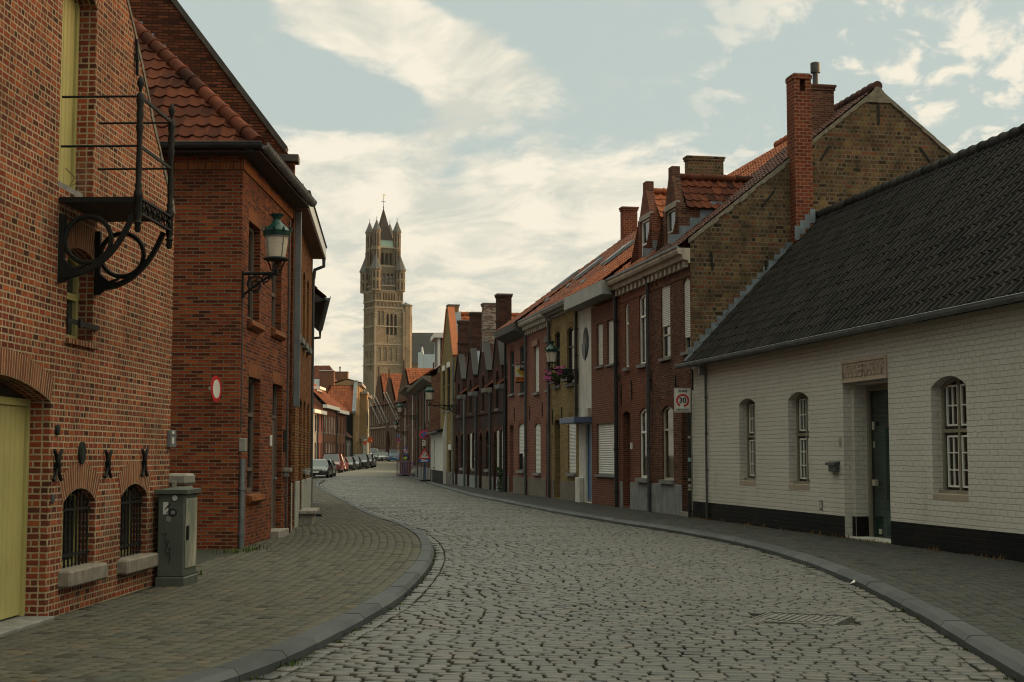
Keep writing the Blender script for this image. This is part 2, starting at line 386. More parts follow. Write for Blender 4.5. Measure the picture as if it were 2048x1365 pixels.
M_CUD = paint('dark_curtain', (.10,.075,.06), .9, .3, bmp=.2, nscale=1.5)
M_YBL = paint('yellow_blind', (.62,.48,.03), .7, .1, bmp=0)
M_DKD = paint('door_dark', (.035,.024,.018), .5, .25, bmp=.1)
M_WOO = paint('soffit_wood', (.17,.098,.06), .7, .2, bmp=.15)
M_CON = paint('concrete', (.23,.215,.185), .9, .2, bmp=.4, dirt=((.1,.095,.08), .5), nscale=6)
M_ROUGHM = paint('mortar_edge', (.16,.14,.105), .95, .3, bmp=.9, nscale=9)
# ---------------------------------------------------------------- building pieces
def window(par, x0, x1, z0, z1, rise, yr, fm, pane=None, mull=(), trans=(), t=.055, bt=None, blind=None, sill=None, pointed=False,
           name='window', munt=None, curtain=None, label=None):
    mb = MB(); ya, yb = yr-.075, yr-.012; e = .003
    A = arch(x0+e, x1-e, z0+e, z1-e, rise, 10, pointed); B = arch(x0+t, x1-t, z0+t, z1-t, max(0, rise*(x1-x0-2*t)/(x1-x0)) if rise else 0, 10, pointed)
    k = len(A)
    for i in range(k):
        j = (i+1) % k
        mb.poly([(A[i][0],ya,A[i][1]), (A[j][0],ya,A[j][1]), (B[j][0],ya,B[j][1]), (B[i][0],ya,B[i][1])])
        mb.poly([(B[i][0],ya,B[i][1]), (B[j][0],ya,B[j][1]), (B[j][0],yb,B[j][1]), (B[i][0],yb,B[i][1])])
    bt = bt or t*.9; h = z1-z0; w = x1-x0
    for fx in mull: xc = x0+fx*w; mb.box(xc-bt/2, xc+bt/2, ya-.004, yb-.004, z0+t-.01, z1-t+.01)
    for fz in trans: zc = z0+fz*h; mb.box(x0+t-.01, x1-t+.01, ya-.008, yb-.008, zc-bt/2, zc+bt/2)
    o = mb.build(name, fm, par); 
    if label: o['label'] = label
    if munt:                                # thin glazing bars: (x0f, x1f, z0f, z1f, nx, nz)
        mu = MB()
        for a, b_, c, d, nx, nz in munt[1]:
            xa, xb, za, zb = x0+a*w, x0+b_*w, z0+c*h, z0+d*h; q = .022
            mu.box(xa, xa+q*1.4, ya+.012, yb-.008, za, zb); mu.box(xb-q*1.4, xb, ya+.012, yb-.008, za, zb)
            mu.box(xa, xb, ya+.013, yb-.009, za, za+q*1.4); mu.box(xa, xb, ya+.013, yb-.009, zb-q*1.4, zb)
            for i in range(1, nx): xc = xa+(xb-xa)*i/nx; mu.box(xc-q/2, xc+q/2, ya+.016, yb-.010, za, zb)
            for i in range(1, nz): zc = za+(zb-za)*i/nz; mu.box(xa, xb, ya+.017, yb-.011, zc-q/2, zc+q/2)
        mu.build('glazing_bar', munt[0], o)
    g = MB(); g.poly([(p[0], yr-.035, p[1]) for p in B]); g.build('pane', pane or M_GLS, o)
    if curtain:
        for cm, a, b_, c, d in curtain:
            cu = MB(); n = 14; xa, xb = x0+a*w, x0+b_*w
            for i in range(n):
                q0, q1 = xa+(xb-xa)*i/n, xa+(xb-xa)*(i+1)/n; y0 = yr+.1+.018*(i % 2); y1 = yr+.1+.018*((i+1) % 2)
                cu.poly([(q0,y0,z0+c*h), (q1,y1,z0+c*h), (q1,y1,z0+d*h), (q0,y0,z0+d*h)])
            cu.build('curtain', cm, o, smooth=True)
    if blind:
        fr, bm_ = blind[0], blind[1]; bl = MB(); p = blind[2] if len(blind) > 2 else .05; zt = z1-.002; n = max(2, int(fr*h/p))
        for i in range(n):
            za = zt-(i+1)*p; zb_ = zt-i*p; y = ya-.012
            bl.poly([(x0+.02,y,za+.006), (x1-.02,y,za+.006), (x1-.02,y-.012,(za+zb_)/2), (x0+.02,y-.012,(za+zb_)/2)])
            bl.poly([(x0+.02,y-.012,(za+zb_)/2), (x1-.02,y-.012,(za+zb_)/2), (x1-.02,y,zb_), (x0+.02,y,zb_)])
            bl.poly([(x0+.02,y,za), (x1-.02,y,za), (x1-.02,y,za+.006), (x0+.02,y,za+.006)])
        bl.build('roller_shutter', bm_, o)
    if sill:
        pr, sh, oh, sm = sill; s_ = MB(); s_.prism([(x0-oh,-pr,z0-sh), (x0-oh,yr-.02,z0-sh), (x0-oh,yr-.02,z0+.012), (x0-oh,-pr,z0+.003)], (x1-x0+2*oh,0,0)); s_.build('sill', sm, o)
    return o

def door(par, x0, x1, z0, z1, rise, yr, mat, fm=None, transom=.2, panels=3, handle=True, label=None, hm=None, threshold=None):
    fm = fm or mat; mb = MB(); e = .004; t = .06; zt = z1-rise-transom*(z1-z0) if transom else z1-rise
    mb.box(x0+e, x0+t, yr-.08, yr-.01, z0+e, z1-e); mb.box(x1-t, x1-e, yr-.08, yr-.01, z0+e, z1-e)
    mb.box(x0+t, x1-t, yr-.081, yr-.011, zt-.03, zt+.03)
    mb.box(x0+t, x1-t, yr-.05, yr-.02, z0+e, zt-.03)
    w = x1-x0-2*t; hh = zt-z0
    for i in range(panels):
        za = z0+.12+i*(hh-.2)/panels; zb = za+(hh-.2)/panels-.09
        for xa, xb in ((x0+t+.07, x0+t+w/2-.03), (x0+t+w/2+.03, x1-t-.07)):
            mb.box(xa, xb, yr-.062, yr-.052, za, zb)
    o = mb.build('door', mat, par)
    if label: o['label'] = label
    if transom or rise: g = MB(); g.poly([(p[0], yr-.03, p[1]) for p in arch(x0+t, x1-t, zt+.03, z1-.01, rise)]); g.build('fanlight', M_GLS, o)
    if handle: h = MB(); h.lathe([(.022,0),(.022,-.05),(.03,-.055),(.02,-.075)], (x1-t-.06, yr-.05, z0+1.0), 8, axis='y'); h.box(x1-t-.085, x1-t-.035, yr-.056, yr-.05, z0+.9, z0+1.1); h.build('handle', hm or M_ZNC, o)
    if threshold: s_ = MB(); s_.cbox(x0-.03, x1+.03, -threshold[0], yr, z0-threshold[1], z0, .012); s_.build('threshold', M_SIL, o)
    return o

def walls(par, x0, x1, zb, ze, D, ops, mats, ridge=None, yr=.14, outline=None, name='wall', sides=(True, True), ze_back=None, sold=.22, back=True):
    """front wall with real openings, side walls (pentagons under a pitched roof) and a back wall"""
    mb = MB(); a = x0+.004; b = x1-.004
    ol = outline or [(a,zb),(b,zb),(b,ze),(a,ze)]
    rings = [o['ring'] for o in ops]
    holed(mb, ol, rings, lambda x, z: (x, 0, z), 0)
    for o in ops:
        reveal(mb, o['ring'], 0, o.get('yr', yr), 0)
        if o.get('sold', True): soldier(mb, o['x0'], o['x1'], o['z1'], o['rise'], o.get('sh', sold), 1, pointed=o.get('pointed', False), ext=o.get('ext', 0))
    zk = ze_back if ze_back is not None else ze
    for x, on in ((a, sides[0]), (b, sides[1])):
        if not on: continue
        P = [(0,zb),(D,zb),(D,zk)] + ([(ridge[0], ridge[1])] if ridge else []) + [(0,ze)]
        mb.poly([(x, p[0], p[1]) for p in P], 0, [(p[0]+.11, p[1]) for p in P])
    if back: mb.poly([(b,D,zb),(a,D,zb),(a,D,zk),(b,D,zk)], 0)
    return mb.build(name, mats, par)
def op(F, u0, u1, v0, v1, rise=0., **k):    # opening measured in the photo, snapped to real sizes on the facade
    x0, x1, z0, z1 = F.rect(u0, u1, v0, v1); return opx(x0, x1, z0, z1, rise, **k)
def opx(x0, x1, z0, z1, rise=0., **k):
    d = dict(x0=x0, x1=x1, z0=z0, z1=z1, rise=rise, **k); d['ring'] = arch(x0, x1, z0, z1, rise, 10, k.get('pointed', False)); return d
def win(par, o, fm, yr=.14, **k): return window(par, o['x0'], o['x1'], o['z0'], o['z1'], o['rise'], o.get('yr', yr), fm, pointed=o.get('pointed', False), **k)

PROF = {'pan': [(0,.85),(.1,1),(.25,.5),(.45,.06),(.65,0),(.85,.35)], 'roll': [(0,1),(.22,1),(.29,.1),(.55,.0),(.9,.0),(.97,.85)], 'flat': [(0,0),(.5,0)]}
def tile_roof(par, name, O, ux, uy, W, L, tw, th, mat, amp=.035, style='pan', clip=(), lip=.028, jit=.006, seed=1):
    r = np.random.default_rng(abs(int(seed))); O = Vector(O); ux = Vector(ux).normalized(); uy = Vector(uy).normalized(); n = ux.cross(uy)
    if n.z < 0: n = -n
    nc = max(1, round(W/tw)); tw = W/nc; nr = max(1, round(L/th)); th = L/nr; P = PROF[style]; k = len(P)
    mb = MB(); oO = np.array(O); ax, ay, an = np.array(ux), np.array(uy), np.array(n)
    for j in range(nr):
        V = []; F = []; 
        tint = []
        wob = .008*math.sin(j*1.7)
        for i in range(nc):
            dz = r.normal(0, jit*.5); dy = r.normal(0, jit); b = len(V)
            for q, (fx, fh) in enumerate(P + [(1.0, P[0][1])]):
                p = oO + ax*((i+fx)*tw) + an*(fh*amp + dz)
                V.append(p + ay*(j*th+dy) + an*lip); V.append(p + ay*((j+1)*th+.02)); V.append(p + ay*(j*th+dy+.004) - an*.01)
            tn = float(np.clip(r.normal(.5, .24), 0, 1))
            for q in range(k):
                c = b+q*3; F.append(((c, c+3, c+4, c+1), tn)); F.append(((c+2, c+5, c+3, c), tn*.8))
        base = len(mb.v); mb.v.extend([tuple(p) for p in V])
        for f, tn in F:
            mb.f.append([base+q for q in f]); mb.m.append(0); mb.uv.append(None); mb.t.append(tn)
    me = mb.mesh(name, mat, True)
    if clip:
        b = bmesh.new(); b.from_mesh(me)
        for co, no in clip: bmesh.ops.bisect_plane(b, geom=b.verts[:]+b.edges[:]+b.faces[:], plane_co=Vector(co), plane_no=Vector(no), clear_outer=True)
        b.to_mesh(me); b.free()
    me.set_sharp_from_angle(angle=R_(50))
    o = bpy.data.objects.new(name, me); COL.objects.link(o)
    if par is not None: o.parent = par
    return o
def ridge_tiles(par, p, q, mat, r=.12, seg=.4, name='ridge_cap', seed=3):
    mb = MB(); p = Vector(p); q = Vector(q); d = q-p; n = max(1, round(d.length/seg)); rr = random.Random(seed)
    for i in range(n):
        a = p + d*(i/n); b = p + d*((i+1.12)/n) if i < n-1 else q; t = rr.random(); s0 = len(mb.t)
        mb.tube([a, a+(b-a)*.12, a+(b-a)*.14, b], [r*1.12, r*1.12, r, r*.94], 12)
        for z in range(s0, len(mb.t)): mb.t[z] = t
    return mb.build(name, mat, par, auto=40)
def gutter(par, p, q, out, r=.07, mat=None, name='gutter', brackets=.6, lipm=None):
    mb = MB(); n = 8; O = [(r*math.cos(PI+PI*i/n), r*math.sin(PI+PI*i/n)) for i in range(n+1)]; I = [((r-.008)*math.cos(PI+PI*i/n), (r-.008)*math.sin(PI+PI*i/n)) for i in range(n, -1, -1)]
    prof = O + [(r, .012), (r-.008, .012)] + I
    mb.sweep(prof, p, q, out); p = Vector(p); q = Vector(q); d = q-p; k = max(1, int(d.length/brackets)); o = Vector(out)
    for i in range(k):
        c = p+d*((i+.5)/k); mb.sweep([(a*1.07, b*1.07) for a, b in O] , c-d.normalized()*.015, c+d.normalized()*.015, out)
    mb.tube([p+o*r+Vector((0,0,.012)), q+o*r+Vector((0,0,.012))], .011, 6)
    return mb.build(name, mat or M_ZNC, par)
def downpipe(par, x, z0, z1, y=-.07, r=.045, mat=None, name='downpipe', n=3, top=None):
    mb = MB(); path = [(x,y,z0),(x,y,z1)] + (top or []); mb.tube(path, r, 10)
    for i in range(n): z = z0+(z1-z0)*(i+.35)/n; mb.lathe([(r*1.25,-.03),(r*1.25,.03)], (x,y,z), 10); mb.box(x-.012, x+.012, y, 0, z-.012, z+.012)
    return mb.build(name, mat or M_PIP, par, auto=40)
def anchor(par, x, z, h=.45, name='wall_anchor'):     # straight iron tie with a swollen middle
    mb = MB(); mb.prism([(x-.018,-.03,z-h/2), (x+.018,-.03,z-h/2), (x+.03,-.03,z-.05), (x+.03,-.03,z+.05), (x+.012,-.03,z+h/2), (x-.012,-.03,z+h/2), (x-.03,-.03,z+.05), (x-.03,-.03,z-.05)], (0,.028,0))
    mb.lathe([(.035,-.045),(.035,-.03)], (x,0,z), 8, axis='y'); return mb.build(name, M_IRN, par)
def chimney(par, x0, x1, y0, y1, z0, z1, mat, cap=None, name='chimney', holes=False, mid=None, pot=None):
    mb = MB(); mb.box(x0, x1, y0, y1, z0, z1-.16 if not holes else z1-.45)
    if holes:
        a = .12; za, zb = z1-.45, z1-.14
        for xx0, xx1 in ((x0, x0+a), (x1-a, x1)):
            for yy0, yy1 in ((y0, y0+a), (y1-a, y1)): mb.box(xx0, xx1, yy0, yy1, za, zb)
        mb.box(x0-.02, x1+.02, y0-.02, y1+.02, zb, z1, 1)
    else:
        mb.box(x0-.035, x1+.035, y0-.035, y1+.035, z1-.16, z1-.07, 0); mb.box(x0-.06, x1+.06, y0-.06, y1+.06, z1-.07, z1, 1)
    if mid: mb.box(x0-.03, x1+.03, y0-.03, y1+.03, mid, mid+.09, 0)
    o = mb.build(name, [mat, cap or M_CON], par)
    if pot: p = MB(); p.lathe([(.1,0),(.1,.45),(.085,.46),(.085,.5),(.13,.5),(.13,.75),(.12,.78)], (pot[0], pot[1], z1-.01), 14); p.build('flue_pipe', M_PIP, o, auto=40)
    return o
def text(par, name, s, size, mat, M, width=None, ext=.003, bold=0.0):
    cu = bpy.data.curves.new(name, 'FONT'); cu.body = s; cu.size = size; cu.extrude = ext; cu.align_x = 'CENTER'; cu.align_y = 'CENTER'; cu.offset = bold
    t = bpy.data.objects.new(name, cu); COL.objects.link(t); bpy.context.view_layer.update()
    me = bpy.data.meshes.new_from_object(t.evaluated_get(bpy.context.evaluated_depsgraph_get())); bpy.data.objects.remove(t)
    if width:
        xs = [v.co.x for v in me.vertices]; k = width/(max(xs)-min(xs)); c = (max(xs)+min(xs))/2
        for v in me.vertices: v.co.x = (v.co.x-c)*k
    me.transform(M); me.materials.clear(); me.materials.append(mat); o = bpy.data.objects.new(name, me); COL.objects.link(o); o.parent = par; return o
FRONT = Matrix.Rotation(PI/2, 4, 'X')       # lays lettering into the local x-z plane, read from -y

# ---------------------------------------------------------------- ground
def smooth(pts, n=8):
    P = [Vector(p) for p in pts]; out = []
    for i in range(len(P)-1):
        a, b, c, d = P[max(0,i-1)], P[i], P[i+1], P[min(len(P)-1,i+2)]
        for k in range(n):
            t = k/n; out.append(.5*((2*b)+(c-a)*t+(2*a-5*b+4*c-d)*t*t+(3*b-a-3*c+d)*t**3))
    return out+[P[-1]]
def px_line(pts): return [gnd(u, v) for u, v in pts]
KR = px_line([(2048,1342),(1905,1258),(1800,1199),(1700,1151),(1600,1114),(1500,1086),(1400,1066),(1300,1050),(1200,1035),(1100,1018),(1000,999),(940,987),(880,971),(845,960),(818,952),(808,948.5)])
KL = px_line([(398,1365),(520,1325),(600,1293),(680,1254),(750,1217),(800,1186),(840,1149),(862,1120),(868,1098),(862,1080),(845,1064),(812,1048),(770,1035),(730,1019),(690,998),(662,985),(640,974)])
def ext0(P, ys): 
    d = (P[0]-P[1]).normalized(); return [P[0]+d*k for k in ys]+P
KR = ext0(KR, [8, 4, 1.5]); KL = ext0(KL, [6, 3, 1.2])
KR = smooth(KR, 8); KL = smooth(KL, 8)
KRf = [Vector(p) for p in KR]; KLf = [Vector(p) for p in KL]
# the lines run on to the far end of the street
KL_far = [KL[-1], Vector((-11.6, 86, 0)), Vector((-12.6, 96, 0)), Vector((-13.1, 100, 0)), Vector((-16.4, 101.5, 0)), Vector((-17.0, 115, 0)), Vector((-18.7, 138, 0)), Vector((-19.0, 180, 0)), Vector((-20.8, 215, 0)), Vector((-24.5, 240, 0)), Vector((-30, 270, 0)), Vector((-38, 330, 0))]
KR_far = [KR[-1], Vector((-10.9, 142, 0)), Vector((-12.2, 170, 0)), Vector((-13.8, 200, 0)), Vector((-16.9, 232, 0)), Vector((-24, 270, 0)), Vector((-33, 330, 0))]
def xs_of(P):
    ys = np.array([p.y for p in P]); xs = np.array([p.x for p in P]); o = np.argsort(ys); return ys[o], xs[o]
KLy, KLx = xs_of(KL+KL_far[1:]); KRy, KRx = xs_of(KR+KR_far[1:])
kl = lambda y: np.interp(y, KLy, KLx); kr = lambda y: np.interp(y, KRy, KRx)

def stones(name, cx, cy, ang, lx, ly, z, mat, tint, dome=.018, base=.05, tilt=.012, smooth_=True):
    n = len(cx); ca, sa = np.cos(ang), np.sin(ang)
    sq = np.array([(-1,-1),(1,-1),(1,1),(-1,1)])*.5; lv = [(1.0, 1.0, -base), (.99, .99, -dome), (.945, .945, -dome*.3), (.83, .85, 0)]
    V = np.zeros((n, 16, 3), dtype=np.float32); tx = rng.normal(0, tilt, n); ty = rng.normal(0, tilt, n)
    jx = rng.uniform(.93, 1.05, (n, 4)); jy = rng.uniform(.93, 1.05, (n, 4))
    for l, (s, s2, h) in enumerate(lv):
        for k in range(4):
            x = sq[k,0]*s*lx*jx[:,k]; y = sq[k,1]*s2*ly*jy[:,k]
            V[:, l*4+k, 0] = cx+x*ca-y*sa; V[:, l*4+k, 1] = cy+x*sa+y*ca; V[:, l*4+k, 2] = z+h+(x*tx+y*ty if l else 0)
    F = []
    for l in range(3):
        for k in range(4): F.append((l*4+k, l*4+(k+1) % 4, l*4+4+(k+1) % 4, l*4+4+k))
    F.append((12,13,14,15)); F = np.array(F); nf = len(F)
    idx = (np.arange(n)[:,None,None]*16+F[None]).astype(np.int32).ravel()
    me = bpy.data.meshes.new(name); me.vertices.add(n*16); me.vertices.foreach_set('co', V.ravel())
    me.loops.add(len(idx)); me.loops.foreach_set('vertex_index', idx); me.polygons.add(n*nf)
    me.polygons.foreach_set('loop_start', np.arange(n*nf, dtype=np.int32)*4); me.update(calc_edges=True); me.validate()
    me.polygons.foreach_set('use_smooth', np.tile(np.array([l >= 1 for l in range(3) for k in range(4)]+[True]), n) if smooth_ else np.zeros(n*nf, dtype=bool))
    ca_ = me.color_attributes.new('tint', 'FLOAT_COLOR', 'POINT'); t = np.repeat(tint, 16); ca_.data.foreach_set('color', np.stack([t,t,t,np.ones_like(t)], 1).astype(np.float32).ravel())
    me.materials.append(mat); o = bpy.data.objects.new(name, me); COL.objects.link(o); return o

M_COB = tinted('cobble_stone', [(.018,.018,.016),(.042,.037,.029),(.06,.053,.041),(.044,.044,.039),(.084,.071,.055),(.058,.045,.034)], .45, bmp=.6, nscale=30, vary=.5, spec=.45, patch=((.05,.045,.037), .5))
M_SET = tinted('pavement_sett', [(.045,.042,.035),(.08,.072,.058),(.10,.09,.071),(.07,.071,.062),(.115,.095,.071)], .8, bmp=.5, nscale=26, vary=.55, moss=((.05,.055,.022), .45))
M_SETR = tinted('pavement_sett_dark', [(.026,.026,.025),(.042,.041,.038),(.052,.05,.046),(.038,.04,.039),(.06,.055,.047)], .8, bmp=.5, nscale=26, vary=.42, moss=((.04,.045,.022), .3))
M_KRB = tinted('kerb_bluestone', [(.042,.045,.048),(.068,.072,.074),(.12,.125,.125)], .6, bmp=.5, nscale=14, vary=.4, patch=((.035,.036,.036), .5))
def joint_mat(name, a, b_, c):
    m, nt, b = nodes(name); o = obj_vec(nt); col = ramp(nt, noise(nt, o, .55, 5, .7), [(.40, a), (.50, b_), (.57, c)])
    col = mixc(nt, .6, col, ramp(nt, noise(nt, o, 40, 4), [(.3, .4), (.7, 1.2)]), 'MULTIPLY'); nt.links.new(col, b.inputs['Base Color'])
    b.inputs['Roughness'].default_value = .95; bump(nt, b, noise(nt, o, 60, 3), .6, .01); return m
M_JNT = joint_mat('joint_earth', (.026,.02,.014), (.02,.016,.01), (.028,.045,.009))
M_JNP = joint_mat('joint_pavement', (.022,.019,.013), (.02,.02,.011), (.035,.055,.01))

def zund(x, y): return .006*np.sin(x*1.3+y*.7)+.006*np.sin(y*2.1-x)
def strip(name, ya, yb, fa, fb, dy, z, mat, nx=6, crown=0.0):
    mb = MB(); ys = np.arange(ya, yb+dy*.5, dy); V = []; F = []
    for y in ys:
        a, b = fa(y), fb(y)
        for i in range(nx+1):
            f = i/nx; x = a+(b-a)*f; V.append((x, y, z+rise(y)+crown*4*f*(1-f)+(zund(x, y) if crown and y < 118 else 0)))
    k = nx+1
    for j in range(len(ys)-1):
        for i in range(nx): F.append((j*k+i, j*k+i+1, (j+1)*k+i+1, (j+1)*k+i))
    mb.add(V, F); return mb.build(name, mat, None, smooth=True)
# the lie of the land: one sheet to the horizon
gy = [-60, 0, 30, 60, 100, 120, 140, 160, 180, 200, 215, 240, 270, 400, 700, 1500, 4000]; mb = MB(); V = []; F = []
for y in gy:
    for x in (-3000, -400, -60, 60, 400, 3000): V.append((x, y, -.12+rise(y)))
for j in range(len(gy)-1):
    for i in range(5): F.append((j*6+i, j*6+i+1, j*6+7+i, j*6+6+i))
mb.add(V, F); tag(mb.build('ground', paint('earth', (.075,.065,.05), .95, .3)), kind='structure')
CROWN = .05
def zroad(x, y): a, b = kl(y), kr(y); f = np.clip((x-a)/np.maximum(.1, b-a), 0, 1); return CROWN*4*f*(1-f)
def gcell(o, par=None): return tag(o, kind='structure')
gcell(strip('road_bed', -30, 330, kl, kr, .4, -.034, M_JNT, 26, CROWN))
# cobbles laid in courses across the street, row by row up to where they blur into one surface
def cobbles():
    cx = []; cy = []; lx = []; ly = []; y = 4.0
    while y < 118:
        rw = rng.uniform(.118, .145) if y < 60 else rng.uniform(.125, .15)
        a, b = float(kl(y))+.36, float(kr(y))-.36
        if b > a:
            x = a - rng.uniform(0, .15)
            while x < b:
                l = rng.uniform(.15, .235); c = x+l/2
                if abs(c/max(y,1)) < .42 or y < 8:
                    cx.append(c); cy.append(y+rw/2+.035*math.sin(c*.55+.3*math.sin(y*.2))+rng.normal(0, .007)); lx.append(l-rng.uniform(.008, .019)); ly.append(rw-rng.uniform(.012, .032))
                x += l
        y += rw
    cx, cy, lx, ly = map(np.array, (cx, cy, lx, ly)); n = len(cx)
    keep = ~((np.abs(cx-MHX) < .5) & (np.abs(cy-MHY) < .5))
    cx, cy, lx, ly = cx[keep], cy[keep], lx[keep], ly[keep]; n = len(cx)
    rz = np.array([rise(v) for v in cy])
    z = zroad(cx, cy)+rz+rng.normal(0, .0022, n)+zund(cx, cy)
    return stones('road', cx, cy, rng.normal(0, .03, n), lx, ly, z, M_COB, np.clip(rng.normal(.5, .24, n)+.12*np.sin(cx*.9)*np.sin(cy*.35), 0, 1), .019, .06, .02)
MH = gnd(1600, 1240, .03); MHX, MHY = MH.x, MH.y
gcell(cobbles())
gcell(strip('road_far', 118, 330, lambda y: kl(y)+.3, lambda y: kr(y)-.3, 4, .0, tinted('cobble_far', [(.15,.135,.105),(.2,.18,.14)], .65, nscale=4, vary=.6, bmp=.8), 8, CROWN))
# two courses of setts along each kerb
def line_frame(P):
    s = [0]; 
    for i in range(1, len(P)): s.append(s[-1]+(P[i]-P[i-1]).to_2d().length)
    return np.array(s), np.array([p.x for p in P]), np.array([p.y for p in P])
def along(P, s):
    S, X, Y = line_frame(P); x = np.interp(s, S, X); y = np.interp(s, S, Y); e = .15
    tx = np.interp(s+e, S, X)-np.interp(s-e, S, X); ty = np.interp(s+e, S, Y)-np.interp(s-e, S, Y); n = np.hypot(tx, ty)+1e-9; return x, y, tx/n, ty/n
def edge_course(P, side):
    S = line_frame(P)[0][-1]; C = [[], [], [], [], []]
    for k, off in enumerate((.10, .265)):
        s = 0
        while s < S-.2:
            l = rng.uniform(.14, .22); x, y, tx, ty = along(P, s+l/2); nx, ny = ty*side, -tx*side
            C[0].append(x+nx*off); C[1].append(y+ny*off); C[2].append(math.atan2(ty, tx)); C[3].append(l-.012); C[4].append(.15); s += l
    c = [np.array(v, dtype=float) for v in C]; n = len(c[0]); z = np.array([rise(v) for v in c[1]])+rng.normal(.004, .006, n)
    return stones('gutter_setts', c[0], c[1], c[2], c[3], c[4], z, M_COB, np.clip(rng.normal(.4, .22, n), 0, 1), .014, .05, .02)
gcell(edge_course(KL+KL_far[1:4], 1)); gcell(edge_course(KR, -1))
# kerbs: one stone after another with a worn, chamfered nose, tinted paler to paint its lit edge
def kerb(P, side, name, w=.215, h=PAV+.005, L=1.0):
    S = line_frame(P)[0][-1]; mb = MB(); s = 0
    while s < S-.05:
        l = min(L*random.uniform(.8, 1.15), S-s); t = .2+.3*random.random(); dz = random.gauss(0, .003); ring = []
        for q in (s+.005, s+l*.5, s+l-.005):
            x, y, tx, ty = along(P, q); nx, ny = ty*side, -tx*side; z = rise(float(y))+dz
            ring.append([Vector((x+nx*o, y+ny*o, z+hh)) for o, hh in ((.012,-.06), (.0, h-.05), (-.045, h), (-w, h+.004), (-w, -.06))])
        for a, b in zip(ring, ring[1:]):
            for k in range(4): mb.poly([a[k], a[k+1], b[k+1], b[k]], 0, None, t+(.35 if k == 1 else 0))
        mb.poly(ring[0], 0, None, t); mb.poly(ring[-1], 0, None, t); s += l
    return mb.build(name, M_KRB)
gcell(kerb(KL+KL_far[1:5], 1, 'kerb_left')); gcell(kerb(KR+KR_far[1:3], -1, 'kerb_right'))
# pavements: setts laid in lines that follow the kerb
gcell(strip('pavement_left_bed', -20, 300, lambda y: kl(y)-(9 if y < 60 else 12 if y < 100 else 6), lambda y: kl(y)-.1, 1.5, PAV-.008, M_JNP, 4))
gcell(strip('pavement_right_bed', -20, 300, lambda y: kr(y)+.1, lambda y: kr(y)+6, 1.0, PAV-.008, M_JNP, 4))
def pave(P, side, name, mat, wmax, limit, w=.152, ymax=1e9, y0=4):
    S = line_frame(P)[0][-1]; C = [[], [], [], [], []]
    for k in range(int(wmax/w)):
        off = .22+.006+w*(k+.5); s = random.uniform(0, .15)
        while s < S-.3:
            l = rng.uniform(.15, .25); x, y, tx, ty = along(P, s+l/2)
            # courses are copies of the kerb line moved sideways
            xx = x-side*off/max(.35, abs(ty)); 
            if y0 < y < ymax and limit(xx, y):
                C[0].append(xx); C[1].append(y); C[2].append(math.atan2(ty, tx)); C[3].append(l-rng.uniform(.008,.022)); C[4].append(w*rng.uniform(.88,.95))
            s += l
    c = [np.array(v, dtype=float) for v in C]; n = len(c[0]); z = PAV+np.array([rise(v) for v in c[1]])+rng.normal(0, .0018, n)
    return stones(name, c[0], c[1], c[2], c[3], c[4], z, mat, np.clip(rng.normal(.5, .24, n), 0, 1), .013, .03, .013)
# ---------------------------------------------------------------- right-hand row
vd = ray(480, 912); RA = math.atan2(-vd.y, -vd.x)
RO = gnd(1386, 1034.8)
R = Facade(RO, RA)
X = lambda u, v=800: R.px(u, v)[0]
def line_limit(F, off): return lambda x, y: (F.I @ Vector((x, y, 0))).y < off
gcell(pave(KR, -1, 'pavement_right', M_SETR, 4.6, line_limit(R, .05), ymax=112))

def cornice(par, x0, x1, z, mat, out=.34, h=.3, dent=None, name='cornice', y=0.0, lead=True):
    mb = MB(); P = [(0,0),(.05,0),(.06,.07),(out*.55,.10),(out*.62,h*.55),(out*.9,h*.62),(out,h*.8),(out,h),(0,h)]
    mb.sweep(P, (x0,y-.004,z), (x1,y-.004,z), (0,-1,0))
    if dent:
        n = int((x1-x0)/dent)
        for i in range(n): c = x0+(i+.5)*(x1-x0)/n; mb.box(c-dent*.22, c+dent*.22, y-.13, y-.02, z-.1, z+.075)
    if lead: mb.sweep([(out-.05,h+.002),(out+.03,h+.002),(out+.04,h+.07),(out-.05,h+.03)], (x0,y-.004,z), (x1,y-.004,z), (0,-1,0), m=1)
    return mb.build(name, [mat, M_ZNC], par)
def plinth(par, segs, z1, mat, out=.025, name='plinth', z0=-.1):
    for a, b in segs: mb = MB(); mb.cbox(a, b, -out, -.001, z0, z1, .008); mb.build(name, mat, par)
def split(x0, x1, gaps):                    # the stretches of x0..x1 between openings
    out = []; a = x0
    for g0, g1 in sorted(gaps):
        if g0 > a+.02: out.append((a, g0))
        a = max(a, g1)
    if x1 > a+.02: out.append((a, x1))
    return out
def main_roof(par, x0, x1, ze, ry, rz, mat, ov=.32, style='pan', tw=.23, th=.34, amp=.035, seed=1, back=True, clip=(), name='roof', D=None):
    w = x1-x0; L = math.hypot(ry+ov, rz-ze)
    o = tile_roof(par, name, (x0,-ov,ze), (1,0,0), (0,ry+ov,rz-ze), w, L, tw, th, mat, amp=amp, style=style, seed=seed, clip=clip)
    mb = MB()                               # boarding under the tiles and the rear slope
    yb = D if D else 2*ry; zb = ze if not D else rz-(rz-ze)*(D-ry)/(ry+ov)
    mb.poly([(x0,-ov,ze-.05),(x1,-ov,ze-.05),(x1,ry,rz-.06),(x0,ry,rz-.06)]); 
    if back: mb.poly([(x0,ry,rz+.02),(x1,ry,rz+.02),(x1,yb+.2,zb+.02),(x0,yb+.2,zb+.02)])
    mb.build('roof_boarding', M_TIP if mat is not M_TIG else M_TIG, o); return o

